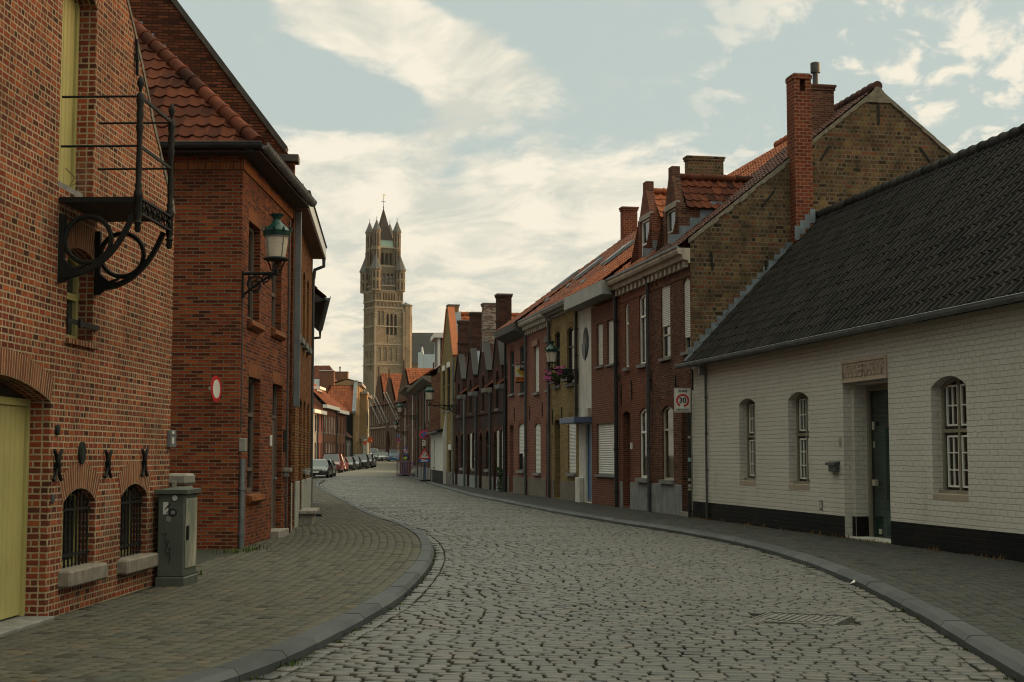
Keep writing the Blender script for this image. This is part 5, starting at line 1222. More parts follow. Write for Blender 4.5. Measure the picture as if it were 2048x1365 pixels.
b = MB(); zb_ = L2.px(474, 328)[1]; b.box(-.03, XE2, -.03, -.002, zb_-.0, zb_+.125, 1); b.box(-.03, -.002, -.002, 6, zb_, zb_+.125, 1); b.box(-.03, XE2, -.031, -.001, zb_+.125, ze2-.02, 0); b.box(-.031, -.001, -.001, 6, zb_+.126, ze2-.02, 0); b.build('corbel', [M_ORG, M_ORGs], hh)
for i, o in enumerate(q[:3]):
    w_ = win(hh, o, M_FRG, yr=.2, trans=((.2,.68) if i == 2 else (.5,)), t=.075, sill=None, pane=M_CLR, curtain=[(M_CUR,.05,.95,.02,.98)])
    s = MB(); n = 12
    for k in range(n): a = o['x0']-.06+k*(o['x1']-o['x0']+.12)/n; s.prism([(a+.004,-.11,o['z0']-.14),(a+.004,-.03,o['z0']-.2),(a+.004,.16,o['z0']-.06),(a+.004,.16,o['z0']+.004),(a+.004,-.09,o['z0']-.05)], ((o['x1']-o['x0']+.12)/n-.008,0,0))
    s.build('sill', M_ORGs, w_)
door(hh, q[3]['x0'], q[3]['x1'], .14, q[3]['z1'], 0, .2, M_FRG, transom=.22, panels=1, threshold=(.16,.2))
ov = .36; b = MB(); b.box(-ov, XE2, -ov, .0, ze2-.03, ze2+.0); b.box(-ov, 0, .0, 6, ze2-.03, ze2); b.build('soffit', paint('soffit_dark', (.045,.035,.028), .7, .2), hh)
gutter(hh, (-ov-.06,-ov-.06,ze2+.1), (XE2+.1,-ov-.06,ze2+.1), (0,-1,0), .09, M_ZNC, brackets=.35); gutter(hh, (-ov-.06,-ov-.06,ze2+.1), (-ov-.06,6,ze2+.1), (-1,0,0), .09, paint('gutter_dark', (.035,.036,.038), .5, .2, .2), brackets=.62)
LL = 6.4
r1 = tile_roof(hh, 'roof', (-ov,-ov,ze2+.03), (1,0,0), (0,1,1), XE2+ov+.2, LL, .24, .34, M_TIL, clip=[((-ov,-ov,0),(-1,1,0))], seed=71, amp=.04)
r2 = tile_roof(r1, 'hip_slope', (-ov,-ov,ze2+.03), (0,1,0), (1,0,1), 6.5, LL, .24, .34, M_TIL, clip=[((-ov,-ov,0),(1,-1,0))], seed=72, amp=.045)
ridge_tiles(r1, (-ov+.05,-ov+.05,ze2+.13), (XE2+.1,XE2+.1,ze2+XE2+ov+.13), M_TIL, .125, .42, name='hip_cap')
xp = .06; downpipe(hh, .07, -.02, 1.55, -.06, .05, M_ZNC, n=2)
b = MB(); b.cbox(.0, .16, -.12, -.002, L2.px(478, 904)[1], L2.px(478, 877)[1], .012); b.build('junction_box', M_CON, hh); b = MB(); b.tube([(.1,-.02,2.0),(.085,-.015,4.6)], .011, 6); b.build('cable', M_PIP, hh)
x0, x1, z0, z1 = L2.rect(539, 542.5, 871, 893); b = MB(); b.cbox(x0, x1, -.02, -.002, z0, z1, .003); o = b.build('door_bell', M_SHW, hh)
x0, x1, z0, z1 = L2.rect(566, 573, 936, 950); b = MB(); b.cbox(x0, x0+.2, -.16, -.002, z0+.06, z1, .01); b.cbox(x0+.04, x0+.16, -.1, -.002, z0-.04, z0+.06, .01); b.build('intercom', M_CON, hh)
xx = L2.px(573.5, 700)[0]; b = MB(); b.tube([(xx,-.03,0),(xx,-.03,ze2-.4)], .018, 6); b.build('conduit', M_PIP, hh)
b = MB()
for k in range(2):
    for j in range(3): x_, z_ = L2.px(566.5+j*1.9, 872+k*22); b.box(x_, x_+.06, -.02, -.001, z_-.1, z_+.1)
b.build('iron_numeral', M_IRN, hh)

# ---- tall ochre brick house with the bare gable --------------------------
th = F3.thing('ochre_house', 'ochre brown brick house with a deep wooden eave and a tall bare side gable', 'house')
XE3 = F3.px(621.5, 900)[0]; z3 = F3.px(621, 503)[1]
q = []
for ul, ur, vt, vb in ((589.5,592.8,500,662),(598,601.8,524,672),(606,609.2,546,690),(613.8,616.8,565,706)):
    x0 = F3.px(ul, 600)[0]; q.append((x0, F3.px((ul+ur)/2, vt)[1], F3.px((ul+ur)/2, vb)[1]))
zt = sum(a[1] for a in q)/4; zb = sum(a[2] for a in q)/4; ww = .86
up = [opx(a[0], a[0]+ww, zb, zt, .12, yr=.22) for a in q]
lo = []
for ul, vt in ((583,788),(598,795),(606.6,803),(614,809)): lo.append((F3.px(ul, 850)[0], F3.px(ul+3, vt)[1]))
ztl = sum(a[1] for a in lo)/4; zpl = 1.02
low = [opx(lo[0][0], lo[0][0]+1.15, .05, ztl, .14, yr=.3), opx(lo[1][0], lo[1][0]+.95, .3, ztl, .12, yr=.3), opx(lo[2][0], lo[2][0]+.8, zpl+.25, ztl, .12, yr=.2), opx(lo[3][0], lo[3][0]+.8, zpl+.25, ztl, .12, yr=.2)]
walls(th, 0, XE3, -.1, z3, 9, up+low, [M_L3, M_ORGs], None, yr=.22, sides=(False, True))
for o in up: win(th, o, M_FRG, yr=.22, trans=(.6,), t=.07, sill=(.1,.13,.06,M_STO))
for o in low[2:]: win(th, o, M_FRG, yr=.2, trans=(.65,), t=.07, sill=(.06,.1,.04,M_STO))
door(th, low[0]['x0'], low[0]['x1'], .05, ztl, .14, .3, M_FRG, transom=.15); door(th, low[1]['x0'], low[1]['x1'], .3, ztl, .12, .3, M_DKD, transom=.15)
plinth(th, split(.01, XE3-.01, [(o['x0'], o['x1']) for o in low[:2]]), zpl, paint('plinth_stone', (.30,.285,.25), .85, .15, bmp=.2, dirt=((.15,.14,.12), .5)), .035)
b = MB(); xs_ = low[1]['x0']; b.cbox(xs_-.3, xs_+1.6, -.42, -.04, .26, .34, .012); b.cbox(xs_-.2, xs_+1.4, -.34, -.04, -.05, .26, .01); b.build('door_step', M_SIL, th)
gy_, gz_ = F3.pxx(583, 322, 0.0); g0y, g0z = F3.pxx(340, 0, 0.0); sl = (g0z-gz_)/(g0y-gy_); gap = 6.2
gw = MB(); pg = [(-.05,-.1),(14,-.1),(14,gz_-.2),(gap,gz_+sl*(gap-gy_)),(.35,gz_+sl*(.35-gy_)),(.35,gz_),(-.05,gz_-.05)]
pg = [(-.05,-.1),(2*gap,-.1),(2*gap,gz_),(gap,gz_+sl*gap),(.3,gz_+sl*.3),(-.05,gz_+sl*.0)]
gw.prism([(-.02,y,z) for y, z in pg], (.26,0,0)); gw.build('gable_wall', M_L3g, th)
b = MB(); b.prism([(-.07,.15,gz_+sl*.15-.02),(-.07,gap,gz_+sl*gap),(-.07,gap,gz_+sl*gap+.17),(-.07,.10,gz_+sl*.10+.16)], (.36,0,0)); b.cbox(-.09, .3, -.14, .3, gz_-.03, gz_+.13, .015); b.build('coping', paint('coping_dark', (.055,.052,.045), .85, .3, bmp=.4), th)
b = MB()                                    # stepped lead above the hipped roof
for i in range(18):
    y = -.25+i*.245; z = ze2+.2+(y+ov)*1.0+.02; b.box(-.034, -.022, y, y+.25, z-.15, z+.16); b.box(-.04, -.02, y+.225, y+.255, z-.1, z+.18)
b.build('flashing', M_LEAD, th)
eo = .30; zf = z3
b = MB(); b.box(.26, XE3+.05, -eo, -.0, zf-.02, zf+.0); b.build('soffit', M_WOO, th)
b = MB(); b.box(.26, XE3+.09, -eo-.05, -eo, zf-.03, zf+.27); b.box(XE3+.05, XE3+.09, -eo, 0, zf-.03, zf+.27); b.box(.22, .26, -eo-.05, 0, zf-.02, zf+.29); b.build('fascia', M_FRW, th)
b = MB(); b.box(.2, XE3+.1, -eo-.08, .3, zf+.275, zf+.3); b.build('roof_edge', M_IRN, th)
b = MB(); b.prism([(.24,-.0,zf+.3),(XE3,0,zf+.3),(XE3,gap,zf+.3+sl*gap-.4),(.24,gap,zf+.3+sl*gap-.4)], (0,.0,-.08)); b.build('roof', M_TIL, th)
dpx = F3.px(585, 700)[0]; b = MB(); zp0 = F3.px(585, 815)[1]; b.cbox(dpx, dpx+.14, -.16, -.02, zp0, z3-.05, .01); b.build('downpipe', M_ZNC, th)
b = MB(); b.tube([(XE3-.1,-.03,0),(XE3-.1,-.03,z3-.6)], .035, 8); b.tube([(XE3-.1,-.03,z3-.6),(XE3-.1,-.06,z3-.35),(XE3-.1,-.3,z3-.25),(XE3-.1,-.3,z3)], .05, 8); b.build('downpipe', M_PIP, th, auto=40)
x0, x1, z0, z1 = F3.rect(606, 620.5, 941, 951); b = MB(); b.cbox(x0, x0+.9, -.12, -.04, z0+.02, z1, .01); b.build('meter_box', M_CON, th)
t = thing('stone_bollard', 'small dark stone guard block standing on left pavement by ochre house', 'guard stone', gnd(630, 1033), F3.a); b = MB(); b.add([(-.14,-.14,0),(.14,-.14,0),(.14,.14,0),(-.14,.14,0),(-.1,-.1,.36),(.1,-.1,.36),(.1,.1,.36),(-.1,.1,.36)], [(0,3,2,1),(4,5,6,7),(0,1,5,4),(1,2,6,5),(2,3,7,6),(3,0,4,7)]); b.build('block', M_STO, t); b = MB(); b.cbox(-.17, .17, -.17, .17, -.04, .06, .01); b.build('base', M_BLK, t)

# ---- house whose eave juts out past it -----------------------------------
pA, pB = at(652, 592, 39.3), at(638, 660, 49.2); dv = (pB-pA); F4 = Facade((pA.x-.75, pA.y, PAV), math.atan2(dv.y, dv.x)); le = dv.to_2d().length; ze4 = (pA.z+pB.z)/2-PAV
h4 = F4.thing('brick_house', 'brick house with orange tiled roof whose dark overhanging eave juts past the ochre house', 'house')
walls(h4, 0, le, -.1, ze4-.05, 8, [opx(le*.3-.5, le*.3+.5, .9, 2.6, 0, yr=.12), opx(le*.7-.5, le*.7+.5, .05, 2.6, 0, yr=.12)], [M_ORG, M_ORGs], (4, ze4+4.1))
window(h4, le*.3-.5, le*.3+.5, .9, 2.6, 0, .12, M_FRW, trans=(.6,), sill=(.06,.08,.05,M_STO)); door(h4, le*.7-.5, le*.7+.5, .05, 2.6, 0, .12, M_DKD)
rr = main_roof(h4, -.1, le+.1, ze4-.02, 4, ze4+4.4, M_TIO, .72, 'pan', .24, .34, seed=80)
b = MB(); b.prism([(-.1,-.70,ze4-.08),(-.1,-.02,ze4+.35),(-.1,-.02,ze4-.2),(-.1,-.2,ze4-.2)], (.06,0,0)); b.build('eave_board', M_DKD, h4)
gutter(h4, (-.12,-.78,ze4), (le+.1,-.78,ze4), (0,-1,0), .09, M_ZNC, brackets=.4); b = MB(); b.tube([(le,-.78,ze4-.05),(le,-.78,ze4-.3),(le,-.35,ze4-.34),(le,-.1,ze4-.34)], .05, 8); b.tube([(.1,-.78,ze4-.05),(.1,-.3,ze4-.12),(.1,-.1,ze4-.6),(.1,-.1,0)], .05, 8); b.build('downpipe', M_PIP, h4, auto=40)
# ---------------------------------------------------------------- far left houses
FLx = -20.2; FL = Facade((FLx, 145, .15), PI/2-.004)
XF_ = lambda u: FL.px(u, 860)[0]
def simple_house(F, name, label, x0, x1, ze, D, rh, wm, sm, tm, cols, rows, fm=M_FRW, blind=0, doors=(), cor=None, zb=-.4, sil=True, seed=90, ov=.35, ww=.95, gutterb=True, rise_=.1, style='pan'):
    h = F.thing(name, label, 'house'); q = []
    for k in range(cols):
        x = x0+(x1-x0)*(k+.5)/cols
        for j, (za, zc) in enumerate(rows): q.append(opx(x-ww/2, x+ww/2, .05 if (j == 0 and k in doors) else za, zc, rise_, yr=.14))
    walls(h, x0, x1, zb, ze, D, q, [wm, sm], (D/2, ze+rh), yr=.14)
    for i, o in enumerate(q):
        if o['z0'] < .1: door(h, o['x0'], o['x1'], o['z0'], o['z1'], rise_, .14, M_DKD, transom=.15)
        else: win(h, o, fm, trans=(.65,), t=.07, sill=(.07,.12,.06,M_SIL) if sil else None, blind=(.75, M_SHW) if blind and (i*7) % 3 == 1 else None)
    if cor: b = MB(); b.box(x0, x1, -.45, .02, ze-.25, ze+.12); b.build('cornice', cor, h)
    main_roof(h, x0, x1, ze+.13, D/2, ze+rh+.1, tm, ov, style, .28, .36, seed=seed)
    downpipe(h, x1-.08, zb, ze-.2, -.09, .06, M_PIP, n=3); return h
ge = FL.px(637, 824)[1]; be_ = FL.px(668, 817)[1]; r_low, r_up = FL.px(655, 838)[1], FL.px(655, 866)[1]
M_GRY = paint('grey_painted_wall', (.20,.195,.18), .85, .15, dirt=((.1,.095,.09), .4)); M_SAL = paint('salmon_painted_wall', (.36,.13,.095), .85, .12, dirt=((.2,.08,.06), .4))
xa, xb, xc_, xd, xe_ = XF_(620), XF_(634.5), XF_(645.5), XF_(672), XF_(691)
lv = lambda v: FL.px(655, v)[1]
simple_house(FL, 'grey_house', 'grey painted terraced house with white cornice behind the parked cars', xa, xb-.03, ge, 8, 3.0, M_GRY, M_GRY, M_TIL, 2, [(.9, lv(887)), (lv(866), lv(834))], M_FRK, cor=M_FRW, doors=(1,), seed=91)
simple_house(FL, 'salmon_house', 'salmon pink painted terraced house beside the grey one behind the parked cars', xb+.03, xc_-.03, ge, 8, 3.0, M_SAL, M_SAL, M_TIL, 2, [(.9, lv(887)), (lv(866), lv(834))], M_FRK, cor=M_FRW, doors=(0,), seed=92)
h = simple_house(FL, 'red_brick_house', 'wide red brown brick house with a white box dormer on its orange roof', xc_+.03, xd-.03, be_, 9, 4.6, M_FAR, M_DRKs, M_TIO, 5, [(.9, lv(886)), (lv(866), lv(832))], M_FRW, cor=M_FRW, doors=(0,), blind=1, seed=93)
def box_dormer(h, x0, x1, z0, z1, y0, y1):
    b = MB(); b.box(x0, x1, y0, y1, z0, z1-.3); b.box(x0-.3, x1+.3, y0-.35, y1+.2, z1-.3, z1); o = b.build('dormer', M_FRW, h)
    g = MB(); g.box(x0+.3, x1-.3, y0-.02, y0+.02, z0+.6, z1-.5); g.build('window', M_GLS, o); return o
dz0, dz1 = FL.px(655, 806, 1.5)[1], FL.px(655, 782, 1.5)[1]; box_dormer(h, (xc_+xd)/2-1.5, (xc_+xd)/2+2.5, dz0-.6, dz1, 1.2, 5)
simple_house(FL, 'red_brick_house', 'narrower red brown brick house with dark shutters next to the white dormered one', xd+.03, xe_, be_-.2, 9, 4.0, M_FAR, M_DRKs, M_TIO, 3, [(.9, lv(886)), (lv(866), lv(832))], M_FRK, cor=M_FRW, doors=(2,), seed=94)
# gable-fronted house whose broad tiled slope faces down the street
simple_house(FL, 'low_cottage', 'low cottage with a dark tiled roof squeezed in after the brick terrace', xe_+.05, xe_+5.2, 3.6, 6, 3.0, M_GRY, M_DRKs, M_TIP, 2, [(.9, 2.6)], M_FRK, doors=(1,), seed=90)
F5 = Facade((-19.6, 178.2, .3), PI/2+.03); s0 = 0.0; w = 4.9
gz0, gz1 = at(680, 824, 178.2).z-.3, at(680, 771, 180.5).z-.3
h = F5.thing('tiled_house', 'house with a broad orange tiled slope and grey gable edge above the parked cars', 'house')
q = [opx(.6, 1.6, .9, 3.0, .1, yr=.15), opx(3.1, 4.1, .05, 3.0, .1, yr=.15), opx(.7, 1.6, 4.4, 6.4, .1, yr=.15), opx(3.2, 4.1, 4.4, 6.4, .1, yr=.15)]
walls(h, s0, s0+w, -.4, gz0, 11, q, [M_FYE, M_DRKs], None, outline=[(s0+.004,-.4),(s0+w-.004,-.4),(s0+w-.004,gz0),(s0+w/2+.4,gz1+.3),(s0+w/2-.4,gz1+.3),(s0+.004,gz0)], yr=.15)
for o in (q[0], q[2], q[3]): win(h, o, M_FRK, trans=(.6,), sill=(.05,.1,.05,M_SIL))
door(h, q[1]['x0'], q[1]['x1'], .05, 3.0, .1, .15, M_DKD)
rf = tile_roof(h, 'roof', (s0-.3,.4,gz0-.1), (0,1,0), (w/2+.3,0,gz1-gz0), 4.2, math.hypot(w/2+.3, gz1-gz0), .36, .42, M_TIO, seed=95, amp=.06, clip=[((0,3.2,gz1),(0,1,.4))])
b = MB(); b.poly([(s0+w+.3,.5,gz0-.1),(s0+w/2,.5,gz1),(s0+w/2,3.6,gz1),(s0+w+.3,4.6,gz0-.1)]); b.build('far_slope', M_TIO, rf)
b = MB(); b.prism([(s0-.4,-.06,gz0-.2),(s0-.4,.4,gz0-.2),(s0+w/2-.3,.4,gz1+.35),(s0+w/2-.3,-.06,gz1+.35)], (0,0,.28)); b.build('verge', M_ZNC, h)
chimney(h, s0+w/2-.4, s0+w/2+.4, .0, .8, gz1, at(711, 762, 180).z-.3, M_FYE)
b = MB(); b.box(s0-.06, s0-.01, .3, 3.4, -.3, gz0-.3); b.build('slate_cladding', M_BLK, h)
# taller ochre house with an oriel, then the pale green one
F6 = Facade((-19.8, 183.5, .35), PI/2+.056); oz = F6.px(722, 772)[1]
h = simple_house(F6, 'ochre_house', 'tall ochre brick house with a boxed oriel window, catching low sun', 0, 10.7, oz, 3, .5, M_FYE, M_DRKs, M_TIL, 3, [(.8, 3.0), (4.2, 6.4), (7.4, 9.4)], M_FRB, cor=M_SIL, doors=(1,), seed=96)
b = MB(); b.box(3.6, 7.4, -.9, -.001, 3.9, oz-1.2, 0); b.box(3.4, 7.6, -1.0, .0, 3.6, 3.9, 1); b.box(3.4, 7.6, -1.0, 0, oz-1.2, oz-.9, 1); o = b.build('oriel', [M_FYE, M_SIL], h)
g = MB(); g.box(4.0, 7.0, -.93, -.9, 5.0, 7.2); g.box(7.4, 7.43, -.8, -.1, 5, 7.2); g.build('window', M_GLS, o)
F7 = Facade((-20.5, 194.8, .6), PI/2+.046); pz_ = F7.px(733, 792)[1]
simple_house(F7, 'pale_green_house', 'pale grey green house with a dark cornice where the street bends left', 0, 17, pz_, 3, .5, paint('pale_green_render', (.30,.31,.26), .85, .15, dirt=((.15,.15,.12), .5)), M_GRY, M_SLA, 5, [(.8, 3.2), (4.6, 7.0), (8.2, 10.2)], M_FRB, cor=M_STB, doors=(2,), seed=97, style='flat')
# the right-hand terrace runs on behind the bend; its roofs keep the low sun off the street
F8o, F8e = Vector((-15.2, 211, .5)), Vector((-11.5, 152, .3)); F8 = Facade(F8o, math.atan2(F8e.y-F8o.y, F8e.x-F8o.x)); l8 = (F8e-F8o).to_2d().length
for i, lab in enumerate(('brick house before the hall, hidden by the bend', 'middle brick house hidden by the bend of the right pavement', 'brick house just past the last visible one on the right')):
    simple_house(F8, 'brick_house', lab, l8*i/3+.05, l8*(i+1)/3-.05, 6.0, 9, 3.0, M_NEO, M_DRKs, M_TIL, 4, [(.9, 2.7), (3.6, 5.4)], M_FRW, seed=140+i, doors=(1,))
# big hipped roof behind the terrace
bxl, bxr = at(600, 731, 214).x, at(690, 768, 214).x; zr_, ze_ = at(640, 731, 214).z, at(640, 795, 214).z
h = thing('hipped_house', 'large house behind the terrace with a broad brown hipped roof and two chimneys', 'house', (0, 214, 0))
b = MB(); b.box(bxl, bxr, -9, 12, 0, ze_); b.build('wall', M_FAR, h)
xl_, xr_ = at(627, 731, 214).x, at(658, 731, 214).x
W_ = bxr-bxl; r = tile_roof(h, 'roof', (bxl-.5,-9.5,ze_), (1,0,0), (0,10.5,zr_-ze_), W_+1, math.hypot(10.5, zr_-ze_), .4, .45, M_TIL, seed=98, amp=.06, clip=[((bxr+.5,-9.5,0),(10.5,bxr+.5-xr_,0)), ((bxl-.5,-9.5,0),(-10.5,xl_-bxl+.5,0))])
b = MB(); b.poly([(bxr+.5,-9.5,ze_),(bxr+.5,12,ze_),(xr_,1,zr_)]); b.poly([(bxl-.5,12,ze_),(bxl-.5,-9.5,ze_),(xl_,1,zr_)]); b.poly([(bxr+.5,12,ze_),(bxl-.5,12,ze_),(xl_,1,zr_),(xr_,1,zr_)]); b.build('rear_slope', M_TIP, r)
cx_ = at(682, 740, 214).x; chimney(h, cx_-1.2, cx_+1.2, -2, -.5, ze_, at(682, 737, 214).z-.6, M_FAR, pot=(cx_, -1.2))
b = MB(); sx = at(645, 762, 210).x; zz = at(645, 760, 210).z; b.prism([(sx-1,-7.1,zz-1.2),(sx+1,-7.1,zz-1.2),(sx+1,-5.9,zz-.1),(sx-1,-5.9,zz-.1)], (0,-.1,.12)); b.build('roof_window', M_ZNC, r)
gx0, gx1 = at(632, 790, 198).x, at(672, 790, 198).x; gm = at(655, 745, 198).x; h = thing('gabled_house', 'dark gabled house with a broad white capped chimney above the terrace roofs', 'house', (0, 198, 0)); b = MB(); zt_ = at(655, 757, 198).z; zl = at(655, 800, 198).z
b.prism([(gx0,0,0),(gx1,0,0),(gx1,0,zl),(gm,0,zt_),(gx0,0,zl)], (0,10,0)); b.build('wall', M_GRY, h); rr = MB(); rr.prism([(gx0-.3,-.2,zl-.2),(gm,-.2,zt_+.1),(gx1+.3,-.2,zl-.2),(gx1+.3,-.2,zl+.1),(gm,-.2,zt_+.4),(gx0-.3,-.2,zl+.1)], (0,10.4,0)); rr.build('roof', M_TIP, h)
c = at(654, 742, 198); chimney(h, c.x-1.0, c.x+1.0, -.3, 1.0, zl, at(654, 741, 198).z, M_FAR, M_FRW)

# ---------------------------------------------------------------- stepped-gable hall and its flagpoles
pF, pN = Vector((-26.6, 259.8, .95)), Vector((-15.3, 222.5, .95)); FB = Facade(pF, math.atan2(pN.y-pF.y, pN.x-pF.x)); flen = (pN-pF).to_2d().length
nh = FB.thing('stepped_gable_hall', 'long brown brick hall with stepped gables, tall windows and orange roofs at the street end', 'hall')
ez_ = FB.px(790, 806)[1]; gab = []
for u, vt, w_ in ((757.5,733,8.6), (778,739,8.6), (807.5,721,9.5)): x_, z_ = FB.px(u, vt); gab.append((x_, z_, w_))
ol = [(0,-1.5),(flen,-1.5),(flen,ez_)]
for x_, z_, w_ in sorted(gab, reverse=True):
    n = 8; st = []
    for i in range(n): f = i/n; st += [(x_+w_/2*(1-f), ez_+(z_-.9-ez_)*f), (x_+w_/2*(1-f), ez_+(z_-.9-ez_)*(i+1)/n)]
    st += [(x_+.55, z_-.9), (x_+.55, z_)]; ol += [(min(px_, flen), pz_) for px_, pz_ in st] + [(2*x_-px_, pz_) for px_, pz_ in st[::-1]]
ol += [(0,ez_)]
q = []; k = 0; x = 1.5
while x < flen-2:
    bay = min(abs(x-g[0]) for g in gab) < 5
    q.append(opx(x, x+1.0, 2.4, 5.2, .0, yr=.16, sold=False)); q.append(opx(x, x+1.0, 6.2, ez_-1.0 if not bay else ez_+.4, .5, yr=.16, sold=False, pointed=True)); x += 1.75
dr = FB.px(776, 880)[0]; q = [o for o in q if not (o['x0'] < dr+2 and o['x1'] > dr-2 and o['z0'] < 4)]; q.append(opx(dr-1.5, dr+1.5, .1, 5, 1.8, yr=.6, sold=False, pointed=True))
walls(nh, 0, flen, -1.5, ez_, 16, q, [M_NEO, M_NEO], None, outline=ol, yr=.35)
M_PST = paint('pale_stone', (.27,.22,.17), .9, .2, bmp=0)
for o in q[:-1]:
    window(nh, o['x0'], o['x1'], o['z0'], o['z1'], o['rise'], .16, M_PST, mull=(.5,), trans=(.5,), t=.16, pointed=True)
door(nh, q[-1]['x0'], q[-1]['x1'], .1, 5, 1.8, .6, M_DKD, transom=.1)
for xa_, xb_ in ((0, dr-1.6), (dr+1.6, flen)):
    b = MB(); b.box(xa_, xb_, -.15, -.001, -1.5, 1.8); b.build('plinth', M_STU, nh); b = MB(); b.box(xa_, xb_, -.12, -.001, 5.5, 5.75); b.build('string_course', M_PST, nh)
for i, (x_, z_, w_) in enumerate(gab):
    rz_ = z_-1.15; r = None
    for sg in (-1, 1):
        rr = tile_roof(nh if r is None else r, 'roof' if r is None else 'roof_slope', (x_+sg*(w_/2+.2),.35,ez_-.1), (0,1,0), (-sg*(w_/2+.2),0,rz_-ez_), 15, math.hypot(w_/2+.2, rz_-ez_), .5, .5, M_TIO, seed=120+i*2+sg, amp=.06, lip=.04); r = r or rr
    b = MB(); b.box(x_-.7, x_+.7, 5, 6.2, rz_-2, rz_+.9); b.build('chimney', M_NEO, nh)
mr = MB(); mr.poly([(0,-.3,ez_),(flen,-.3,ez_),(flen,8,ez_+5),(0,8,ez_+5)]); mr.poly([(0,8,ez_+5),(flen,8,ez_+5),(flen,16.3,ez_),(0,16.3,ez_)]); mr.build('main_roof', M_TIL, nh)
for i, (bu, bv, tu, tv) in enumerate(((761,849,733.5,793),(770,848,743,791),(777,847,749,790),(796,845,767.5,786),(799,841,773,785))):
    x_, z_ = FB.px(bu, bv); b0 = FB.world(x_, 0, z_); tx_, tz_ = FB.px(tu, tv, -3.0); tp = FB.world(tx_, -3.0, tz_)
    lab = ['slanting white flagpole on the hall front, the farthest left', 'slanting white flagpole second from the far end of the hall', 'middle slanting white flagpole of the five on the hall', 'slanting white flagpole, lower one of the near pair on the hall', 'slanting white flagpole nearest the right end of the hall'][i]
    t = thing('flagpole', lab, 'flagpole', b0, 0, 'flagpoles on the hall front'); d = tp-b0; m1 = d*.62
    b = MB(); b.tube([(0,0,0), m1], .085, 8); b.tube([m1*1.03, d], .08, 8); b.build('pole', M_FRW, t); b = MB(); b.tube([m1, m1*1.03], .1, 8); b.build('band', M_IRN, t); b = MB(); b.lathe([(.16,-.15),(.2,0),(.1,.25)], (0,0,0), 8); b.build('bracket', M_IRN, t)

# ---------------------------------------------------------------- the church tower
T0 = at(748, 900, 545); T = Facade((T0.x, T0.y, 0), R_(28)); H = lambda v: (912-v)/5.218+EYE
tw = T.thing('church_tower', 'tall tan brick church tower with corner turrets and a dark pointed spire', 'church tower')
M_LOU = paint('louvre_dark', (.014,.0135,.013), .8, .2, bmp=0)
def tbody(name, x0, x1, y0, y1, z0, z1, fr, lf, mat, dpt=.9):
    mb = MB()
    holed(mb, [(x0,z0),(x1,z0),(x1,z1),(x0,z1)], [r for r, _ in fr], lambda x, z: (x, y0, z))
    holed(mb, [(y0,z0),(y1,z0),(y1,z1),(y0,z1)], [r for r, _ in lf], lambda y, z: (x0, y, z))
    mb.poly([(x1,y0,z0),(x1,y1,z0),(x1,y1,z1),(x1,y0,z1)]); mb.poly([(x1,y1,z0),(x0,y1,z0),(x0,y1,z1),(x1,y1,z1)]); mb.poly([(x0,y0,z1),(x1,y0,z1),(x1,y1,z1),(x0,y1,z1)])
    for r, k in fr:
        d = dpt if k else .35; n = len(r)
        for i in range(n): a, c = r[i], r[(i+1) % n]; mb.poly([(a[0],y0,a[1]),(c[0],y0,c[1]),(c[0],y0+d,c[1]),(a[0],y0+d,a[1])])
        mb.poly([(p[0], y0+d, p[1]) for p in r], 1 if k else 0)
    for r, k in lf:
        d = dpt if k else .35; n = len(r)
        for i in range(n): a, c = r[i], r[(i+1) % n]; mb.poly([(x0,a[0],a[1]),(x0,c[0],c[1]),(x0+d,c[0],c[1]),(x0+d,a[0],a[1])])
        mb.poly([(x0+d, p[0], p[1]) for p in r], 1 if k else 0)
    return mb.build(name, [mat, M_LOU], tw)
W = 11.6
row = lambda a, b, n, w, z0, z1, k, rs=None, pt=False: [(arch(c-w/2, c+w/2, z0, z1, rs or w*.5, 8, pt), k) for c in [a+(b-a)*(i+.5)/n for i in range(n)]]
low_f = row(.8, 2.9, 1, 1.5, H(722), H(694), 0)+row(3.2, 9.6, 3, 1.5, H(722), H(694), 0)+row(4.5, 9.4, 3, 1.1, H(669), H(626), 1, 1.0, True)+row(.7, 4.0, 2, 1.1, H(650), H(621), 0)+[([(5.0,H(680)-1),(5.4,H(680)-1),(5.4,H(672)),(5.0,H(672))], 0)]
low_l = row(.8, 10.8, 7, .8, H(716), H(700), 0)+row(3.5, 4.9, 1, .9, H(738), H(718), 1, .5, True)+row(1, 10.5, 4, 1.4, H(684), H(656), 0)+row(1, 10.5, 8, .7, H(648), H(622), 0)
tbody('tower_shaft', 0, W, 0, W, 0, H(614), low_f, low_l, M_TOW)
tbody('arcade_stage', .05, W-.05, .05, W-.05, H(614), H(600.6), row(.5, W-.6, 7, 1.1, H(612), H(603.5), 0), row(.5, W-.6, 7, 1.1, H(612), H(603.5), 0), M_TOW)
tbody('gallery_stage', -.1, W+.1, -.1, W+.1, H(600.6), H(580), row(.3, 2.6, 2, .8, H(599), H(584.5), 0)+row(3.1, 8.4, 8, .42, H(599), H(584.5), 1)+row(9, W-.3, 2, .8, H(599), H(584.5), 0), row(.3, 2.2, 2, .7, H(599), H(584.5), 0)+row(2.8, 9, 8, .45, H(599), H(584.5), 1)+row(9.5, W-.3, 2, .7, H(599), H(584.5), 0), M_TOW)
a, b_ = .6, W-1.6
tbody('belfry_stage', a, b_, a, b_, H(580), H(530), row(3.0, 8.0, 3, 1.05, H(567), H(544), 1), row(3.0, 8.2, 3, 1.05, H(567), H(544), 1), M_TWD, 1.0)
lv_ = MB()
for c in [3.0+5*(i+.5)/3 for i in range(3)]:
    for k in range(7): z = H(566)+k*(H(547)-H(566))/7; lv_.box(c-.5, c+.5, a+.35, a+.6, z, z+.22)
lv_.build('louvre', M_STU, tw)
